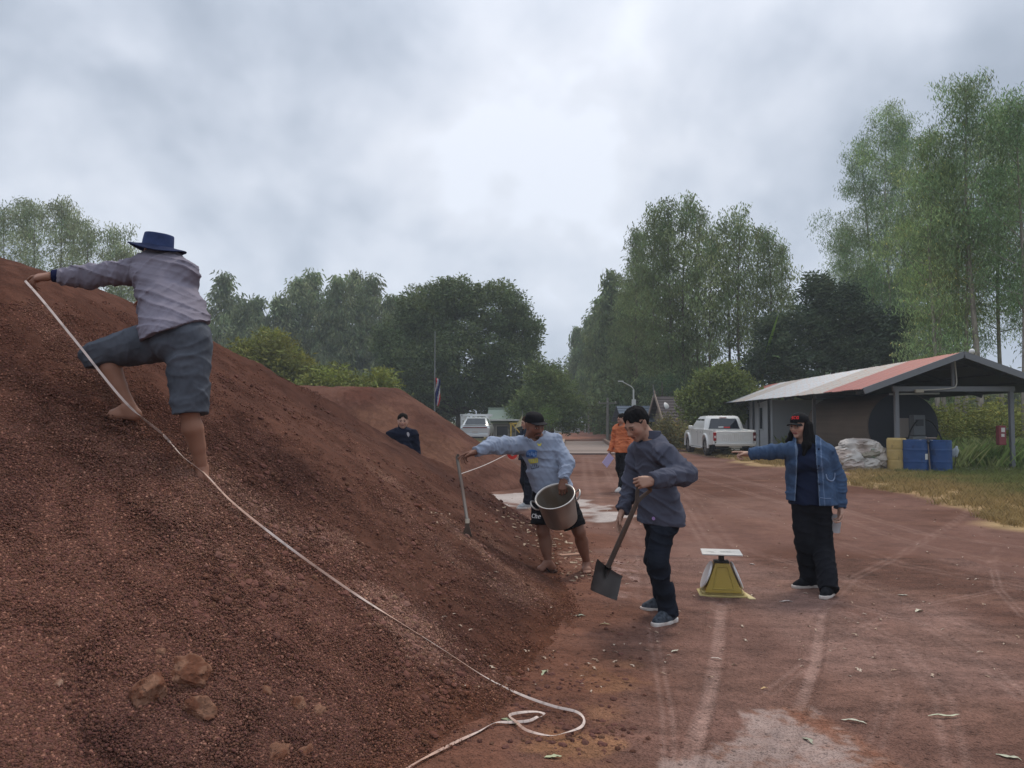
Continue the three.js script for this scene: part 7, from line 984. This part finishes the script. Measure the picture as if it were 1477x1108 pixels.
// ribbon along points: width across, lying on what the normals say
function ribbon(pts, w, nrm, color) { const curve = new THREE.CatmullRomCurve3(pts, false, 'centripetal'), n = pts.length * 14, P = [], C = [], I = []; for (let i = 0; i <= n; i++) { const q = i / n, p = curve.getPoint(q), t = curve.getTangent(q), s = t.clone().cross(nrm(p, q)).normalize(), u = s.clone().cross(t); for (const [a, b] of [[-1, 0], [1, 0], [1, .0016], [-1, .0016]]) { P.push(p.x + s.x * a * w / 2 + u.x * b, p.y + s.y * a * w / 2 + u.y * b, p.z + s.z * a * w / 2 + u.z * b); C.push(...color(q, p)); } if (i) for (let k = 0; k < 4; k++) { const a = (i - 1) * 4 + k, b = (i - 1) * 4 + (k + 1) % 4; I.push(a, a + 4, b, b, a + 4, b + 4); } } const g = new THREE.BufferGeometry(); g.setAttribute('position', new THREE.Float32BufferAttribute(P, 3)); g.setAttribute('color', new THREE.Float32BufferAttribute(C, 3)); g.setIndex(I); g.computeVertexNormals(); return g; }
{ // white tape from the climber's hand down the slope to the yard, looping and running out of view
  const hand = at(36, 405, -climber.position.z + .10), onG = (u, v, l = .014) => { const p = hit(u, v); p.y += l; return p; };
  const air = [hand, at(60, 432, -climber.position.z - .06), at(112, 496, -climber.position.z - .16), at(185, 585, -climber.position.z - .18), ((p) => (p.y += .07, p))(hit(236, 645)), ((p) => (p.y += .06, p))(hit(264, 674))], gr = [[291, 699], [330, 735], [385, 778], [450, 824], [520, 870], [580, 908], [640, 946], [700, 985], [750, 1010], [800, 1028], [832, 1036], [842, 1046], [838, 1058], [815, 1067], [795, 1071], [760, 1063], [745, 1051], [735, 1041], [750, 1037], [775, 1036], [785, 1039], [779, 1044]].map(([u, v]) => onG(u, v, .03)), b = hit(640, 950);
  gr.slice(0, 4).forEach((p, i) => { p.y += [.05, .03, .02, .01][i]; }); const tc = (q, p) => { const k = .85 + .3 * n3(p.x * 30, p.y * 30, p.z * 30), s = sst(.45, .7, n3(p.x * 5, p.y * 5, p.z * 5 + 3)), mk = (q * 900) % 1 < .12 ? .7 : 1; return mix3([.60, .50, .45], [.46, .29, .22], s * .85 + .1).map((c) => c * k * mk); };
  const g = ribbon([...air, ...gr].map((p) => p.clone().sub(b)), .0135, (p, q) => { const w = p.clone().add(b), n = q < .16 ? V3(.3, .6, .9) : normalAt(w.x, w.z, topH, .1); return n.add(V3(.9 * Math.sin(q * 31), .2, .4 + .9 * Math.sin(q * 23 + 1))).normalize(); }, tc);
  const tp = solo('measuring_tape', g, vcol(.7), 'long white measuring tape running from the climber’s hand down the slope', 'measuring tape', b);
  const b2 = hit(660, 1075), g2 = ribbon([[776, 1040], [762, 1046], [738, 1048], [715, 1049], [690, 1062], [660, 1076], [625, 1094], [596, 1110], [560, 1135]].map(([u, v]) => onG(u, v, .02).sub(b2)), .0135, (p, q) => V3(.8 * Math.sin(q * 13), 1, .4 + .8 * Math.sin(q * 9)).normalize(), tc); part('loose_end', g2.translate(b2.x - b.x, b2.y - b.y, b2.z - b.z), vcol(.7), tp);
}
{ // second tape: red reel in the hands of the half hidden person, tape stretched to the pile
  const r0 = at(739, 655, 13.45), t = thing('tape_reel', 'red tape reel with a white tape stretched towards the pile', 'tape reel', r0); part('case', lathe([[0, -.03], [.09, -.03], [.085, -.02], [.085, .02], [.09, .03], [0, .03]], 24).rotateX(Math.PI / 2), std([.55, .04, .03], .4), t); part('hub', lathe([[0, -.034], [.035, -.034], [.035, .034], [0, .034]], 14).rotateX(Math.PI / 2), std([.62, .6, .58]), t); part('handle', box(.05, .14, .04, .1, .06, 0, 0, .015), std([.5, .05, .04]), t);
  const e = at(646, 690, 11.6).sub(r0); part('tape', ribbon([V3(-.08, 0, 0), e.clone().multiplyScalar(.5).add(V3(0, -.012, 0)), e], .009, () => V3(0, .5, 1).normalize(), () => [.62, .58, .55]), vcol(.7), t);
  const p = at(727, 650, 13.4), f = thing('paper', 'white papers held near the red tape reel', 'papers', p); part('sheet', box(.20, .012, .14, 0, 0, 0, .3).rotateZ(-.35), std([.68, .68, .67]), f);
}
{ // papers of the pointing woman, clear folder of the orange person
  const p = at(1205.5, 750, -pointer_.position.z + .0), t = thing('paper', 'folded white papers in the hanging hand of the woman', 'papers', p), P = [], I = []; const N = 8; for (let i = 0; i <= N; i++) for (const s of [-1, 1]) P.push(s * .03 + Math.sin(i * .5) * .004 - i * .001, - i / N * .17 + .05, s * .03 + .01 * Math.sin(i * .6)); for (let i = 0; i < N; i++) { const a = i * 2; I.push(a, a + 2, a + 1, a + 1, a + 2, a + 3); } const g = new THREE.BufferGeometry(); g.setAttribute('position', new THREE.Float32BufferAttribute(P, 3)); g.setIndex(I); g.computeVertexNormals(); part('sheet', g, std([.82, .83, .86], .8), t); const g2 = g.clone(); g2.rotateZ(.08); g2.translate(.006, 0, -.012); part('sheet', g2, std([.66, .67, .7], .8), t);
  const q = at(877, 664, 16.4), f = thing('folder', 'pale violet plastic folder in the orange person’s hand', 'folder', q); part('cover', box(.17, .27, .006, 0, 0, 0).rotateZ(-.75).rotateY(.5), std([.42, .36, .55], .25), f); part('page', box(.14, .24, .006, .01, 0, -.01).rotateZ(-.7).rotateY(.5), std([.6, .58, .64]), f);
  const w = at(1061, 650, -pointer_.position.z + .2), tw = thing('twig', 'thin dark twig hanging from the pointing hand', 'twig', w); part('stem', tube([V3(.06, .02, 0), V3(.0, .02, .02), V3(-.05, -.01, .03), V3(-.09, -.06, .03)], .0035, 20, 5), std([.06, .07, .045]), tw); part('leaf', tube([V3(-.02, .015, .02), V3(-.06, .03, .04), V3(-.1, .01, .04)], .003, 14, 5), std([.07, .08, .05]), tw);
}
// rocks half sunk in the slope
function rock(label, u, v, w, h, o = {}) {
  const p = hit(u, v), d = -p.z, W = w / FOCAL * d, H = h / FOCAL * d, r = rng(Math.round(u * 7 + v)), g = new THREE.IcosahedronGeometry(1, 14), a = g.attributes.position, s = r() * 50, cuts = []; for (let i = 0; i < 9; i++) cuts.push([V3(r() - .5, r() - .5, r() - .5).normalize(), .62 + r() * .3]);
  const n = normalAt(p.x, p.z), q = new THREE.Quaternion().setFromUnitVectors(UPV, n), C = [];
  for (let i = 0; i < a.count; i++) { const k = V3(a.getX(i), a.getY(i), a.getZ(i)); let m = 1; for (const [c, e] of cuts) { const t = k.dot(c); if (t > e) m = Math.min(m, e / t); } m *= 1 + .16 * (n3(k.x * 2 + s, k.y * 2, k.z * 2) - .5) + .18 * (n3(k.x * 5 + s, k.y * 5, k.z * 5) - .5) + .10 * (n3(k.x * 13 + s, k.y * 13, k.z * 13) - .5) + .06 * (n3(k.x * 31 + s, k.y * 31, k.z * 31) - .5); k.multiplyScalar(m); k.set(k.x * W / 2, k.y * (o.thick ?? Math.min(W, H) * .42), k.z * H / 2 * 1.25); const c = mix3(o.c ?? [.20, .105, .068], [.12, .05, .03], sst(.4, .7, n3(k.x * 30 + s, k.y * 30, k.z * 30))); const sp = n3(k.x * 120, k.y * 120, k.z * 120); C.push(...c.map((e) => e * (.75 + .5 * sp))); k.applyAxisAngle(UPV, o.turn ?? 0); k.applyQuaternion(q); a.setXYZ(i, k.x, k.y, k.z); }
  g.setAttribute('color', new THREE.Float32BufferAttribute(C, 3)); g.computeVertexNormals(); p.addScaledVector(n, o.lift ?? .006); const gm = toCreasedNormals(g, .5); return solo('rock', gm, vcol(.95), label, 'rock', p);
}
rock('large brown rock at the left of the three rocks in the foreground slope', 210, 1005, 54, 58, { lift: .02, turn: .3 }); rock('broad flat-topped rock, uppermost of the three foreground rocks', 270, 976, 66, 46, { lift: .012 }); rock('light brown rock, lowest of the three foreground rocks', 290, 1027, 52, 38, { lift: .016, turn: -.4 });
rock('small pale stick-like stone below the three rocks', 184, 1053, 12, 28, { c: [.36, .22, .16], turn: .7 }); rock('sunken rock at the bottom edge of the slope, left of a pair', 404, 1084, 38, 50, { lift: -.01, c: [.17, .085, .055] }); rock('sunken rock at the bottom edge of the slope, right of a pair', 436, 1088, 30, 46, { lift: -.004, c: [.17, .085, .055] }); rock('small rounded stone right of the three rocks', 383, 1000, 22, 16); rock('buried stone in the dark soil beside the rounded stone', 428, 1014, 30, 24, { lift: -.01 }); rock('small buried stone at the edge of the fine soil', 460, 1028, 24, 26, { lift: -.008 });
rock('small stone above the three rocks', 232, 944, 22, 14); rock('pale pebble left of the large brown rock', 84, 988, 12, 12, { c: [.34, .21, .15] }); rock('pale pebble at the left edge of the slope', 52, 994, 12, 9, { c: [.34, .21, .15] }); rock('round stone lying in the yard at the foot of the pile', 816, 961, 9, 6, { c: [.3, .17, .13] }); rock('small brown clod beside the round stone in the yard', 823, 978, 8, 6); rock('dark clod on the slope beside the digging bar', 602, 732, 14, 12, { c: [.13, .055, .04] });
// loose gravel: patches of pebbles laid on the slope
{
  const rr = rng(91), pebble = (r) => { const g = new THREE.IcosahedronGeometry(1, 0); const a = g.attributes.position, s = [r() * .5 + .75, r() * .35 + .55, r() * .5 + .75], seen = {}; for (let i = 0; i < a.count; i++) { const key = a.getX(i).toFixed(3) + a.getY(i).toFixed(3) + a.getZ(i).toFixed(3), j = seen[key] ??= [.8 + .4 * r(), .8 + .4 * r(), .8 + .4 * r()]; a.setXYZ(i, a.getX(i) * s[0] * j[0], a.getY(i) * s[1] * j[1], a.getZ(i) * s[2] * j[2]); } g.rotateY(r() * 6.3); g.computeVertexNormals(); return g; };
  const patch = (seed, n, size, r0, r1) => { const r = rng(seed), list = []; for (let i = 0; i < n; i++) { const g = pebble(r), s = mix(r0, r1, r() ** 2.2); g.scale(s, s, s); g.translate((r() - .5) * size, s * .25, (r() - .5) * size); const q = r(), k = .7 + .6 * r(), c = q > .985 ? [2.6, 2.9, 2.9] : q > .9 ? [1.7 * k, 1.75 * k, 1.7 * k] : [k, k * (.92 + .16 * r()), k * (.9 + .2 * r())]; paint(g, c); list.push(g); } return join(list); };
  const gm = vcol(.95), lay = (name, label, geos, n, seed, pick) => { const r = rng(seed), lists = geos.map(() => []); for (let i = 0, k = 0; i < n * 40 && k < n; i++) { const q = pick(r); if (!q) continue; lists[k++ % geos.length].push(q); } geos.forEach((g, i) => { const m = new THREE.InstancedMesh(g, gm, lists[i].length), o = new THREE.Object3D(), c = new THREE.Color(), qa = new THREE.Quaternion(); m.name = numbered(name); lists[i].forEach(([x, z, s, col, f], j) => { o.position.set(x, f(x, z), z); o.quaternion.setFromUnitVectors(UPV, normalAt(x, z, f, .12)).multiply(qa.setFromAxisAngle(UPV, r() * 6.28)); o.scale.setScalar(s); o.updateMatrix(); m.setMatrixAt(j, o.matrix); m.setColorAt(j, c.setRGB(...col)); }); m.castShadow = m.receiveShadow = true; scene.add(m); tag(m, label, 'gravel', 'loose gravel', 'stuff'); }); };
  const pix = (r, u0, u1, v0, v1) => { const u = mix(u0, u1, r()), v = mix(v0, v1, r()), p = hit(u, v); p.u = u; p.v = v; return p; };
  const fine = [1, 2, 3].map((s) => patch(900 + s, 120, .26, .0026, .0068)), clods = [1, 2].map((s) => patch(910 + s, 12, .5, .005, .026));
  const gc = (x, z) => { const c = p1Colour(x, z), k = 1.12; return [c[0] * k, c[1] * k, c[2] * k]; };
  lay('gravel', 'loose brown gravel lying on the near slope', fine, 8000, 92, (r) => { const p = pix(r, -60, 900, 450, 1160); if (sdPoly(FOOT1, p.x, p.z) < -.05) return null; const cover = sst(.30, .55, fbm(p.x * 1.6 + 20, p.z * 1.6, 3)); const low = sst(1.6, .5, p.y); let st = 0; for (const [P, w] of streaks) { const [q] = sdLine(P, p.x, p.z); st = Math.max(st, Math.exp(-((q / w / 1.15) ** 2))); } const lft = sst(560, 330, p.u - (p.v - 800) * .35) * (.10 + .9 * sst(500, 760, p.v)); if (r() > Math.max(lft * (.45 + .55 * cover), st * .9, .10 * cover)) return null; return [p.x, p.z, .8 + r() * .45, gc(p.x, p.z), p1H]; });
  lay('clod', 'scattered clods of red earth on the slope and at its foot', clods, 520, 93, (r) => { const p = r() < .6 ? pix(r, 250, 860, 540, 900) : pix(r, 560, 900, 700, 1080); const d = sdPoly(FOOT1, p.x, p.z); if (d < -1.1 || -p.z > 16) return null; const onP = d > 0; if (r() > .25 + .75 * sst(.45, .6, fbm(p.x * 1.2, p.z * 1.2 + 60, 3))) return null; const c = onP ? gc(p.x, p.z) : [.13, .062, .045]; return [p.x, p.z, .45 + r() * .7 * (onP ? 1 : .7), c, topH]; });
}
// fallen leaves and wood chips
{
  const leafGeo = (L, W, seed) => { const r = rng(seed), P = [], I = [], N = 7; for (let i = 0; i <= N; i++) { const q = i / N, w = W * Math.sin(Math.PI * clamp(.04 + q * .93)) ** .8, c = .25 * L * (r() - .5) * q, y = .006 + L * .05 * Math.sin(q * 4 + seed) ** 2; for (const s of [-1, 0, 1]) P.push((q - .5) * L, y + Math.abs(s) * w * .3, s * w * (.42 + .16 * Math.sin(q * 17 + s * 3 + seed)) + c); if (i) for (const s of [0, 1]) { const b = i * 3 + s, a = b - 3; I.push(a, a + 1, b, b, a + 1, b + 1); } } const g = new THREE.BufferGeometry(); g.setAttribute('position', new THREE.Float32BufferAttribute(P, 3)); g.setIndex(I); g.computeVertexNormals(); return g; };
  const single = [[786, 973, .11, .026, [.34, .36, .24], 1.2, 'pale green fallen leaf on the foot of the slope beside the ochre patch'], [763, 969, .05, .02, [.5, .38, .32], 1.5, 'small pinkish leaf beside the green leaf on the slope'], [836, 891, .09, .03, [.42, .46, .36], .1, 'pale leaf lying below the shovel blade'], [873, 903, .08, .02, [.45, .38, .22], -.3, 'yellow leaf lying before the shovel man’s shoes'], [974, 942, .07, .022, [.55, .52, .42], .6, 'pale leaf on the ground below the shovel man’s shoe'], [1033, 953, .07, .024, [.58, .48, .42], -.5, 'pale leaf lying on the left wheel track'], [1232, 1044, .12, .024, [.55, .53, .42], -.4, 'long pale leaf on the dark soil right of the wet patch'], [1363, 1037, .17, .024, [.52, .52, .38], -.05, 'longest pale leaf on the ground at the right'], [1455, 1097, .10, .03, [.5, .5, .38], -.6, 'pale green leaf near the bottom right corner'], [1165, 1072, .08, .026, [.36, .37, .28], -1.2, 'green leaf lying on the wet grey patch'], [733, 1046, .12, .03, [.32, .35, .22], -.8, 'dry green leaf caught under the tape loop'], [798, 1097, .08, .03, [.45, .47, .3], .1, 'yellowish green leaf below the tape loop'], [1103, 996, .05, .02, [.55, .38, .2], .3, 'small orange leaf between the wheel tracks'], [1326, 884, .08, .05, [.58, .54, .42], .4, 'broad crumpled pale leaf on the right of the yard'], [1303, 861, .09, .025, [.58, .56, .46], -.2, 'pale leaf left of the crumpled leaf'], [1134, 870, .12, .025, [.58, .5, .46], .0, 'pale leaf behind the pointing woman’s shoes'], [1085, 816, .06, .03, [.62, .55, .5], -.4, 'curled white leaf right of the scale']];
  single.forEach(([u, v, L, W, c, a, label], i) => { const p = hit(u, v); p.y += .004; solo('fallen_leaf', leafGeo(L, W, i + 3), std(c, .8), label, 'leaf', p, a); });
  const g = leafGeo(.075, .024, 50), place = (name, label, geo, n, seed, pick) => { const r = rng(seed), m = new THREE.InstancedMesh(geo, std([1, 1, 1], .85), n), o = new THREE.Object3D(), c = new THREE.Color(); m.name = name; for (let i = 0; i < n; i++) { const [p, s, col] = pick(r); o.position.copy(p).add(V3(0, .006, 0)); o.rotation.set((r() - .5) * .5, r() * 6.28, (r() - .5) * .5); o.scale.setScalar(s); o.updateMatrix(); m.setMatrixAt(i, o.matrix); m.setColorAt(i, c.setRGB(...col)); } scene.add(m); tag(m, label, 'litter', null, 'stuff'); };
  place('leaf_litter', 'small dry leaves strewn over the yard', g, 420, 94, (r) => { const q = r(), p = q < .75 ? hit(mix(880, 1490, r()), mix(672, 980, r() ** 1.7)) : hit(mix(620, 900, r()), mix(720, 1000, r())); return [p, .3 + r() * .5, mix3([.55, .45, .36], [.38, .26, .18], r())]; });
  const chip = new THREE.CylinderGeometry(.004, .014, .045, 5).rotateZ(1.5).scale(1, .45, 1); place('wood_chips', 'pale wood chips and bark scattered at the foot of the pile', chip, 170, 95, (r) => { const t = r(), u = mix(728, 860, t) + (r() - .5) * 46, v = mix(735, 830, t) + (r() - .5) * 46; return [hit(u, v), .35 + r() * 1.3, mix3([.48, .38, .27], [.28, .17, .115], r())]; });
}
{ // flat board and stone slab on the ground at the right edge
  const p = hit(876, 803); solo('wood_board', box(.28, .02, .08, 0, .012, 0, .15, .004), std([.34, .2, .14], .9), 'reddish splintered board lying behind the pot man', 'board', hit(825, 802), .2);
}
renderer.render(scene, camera);
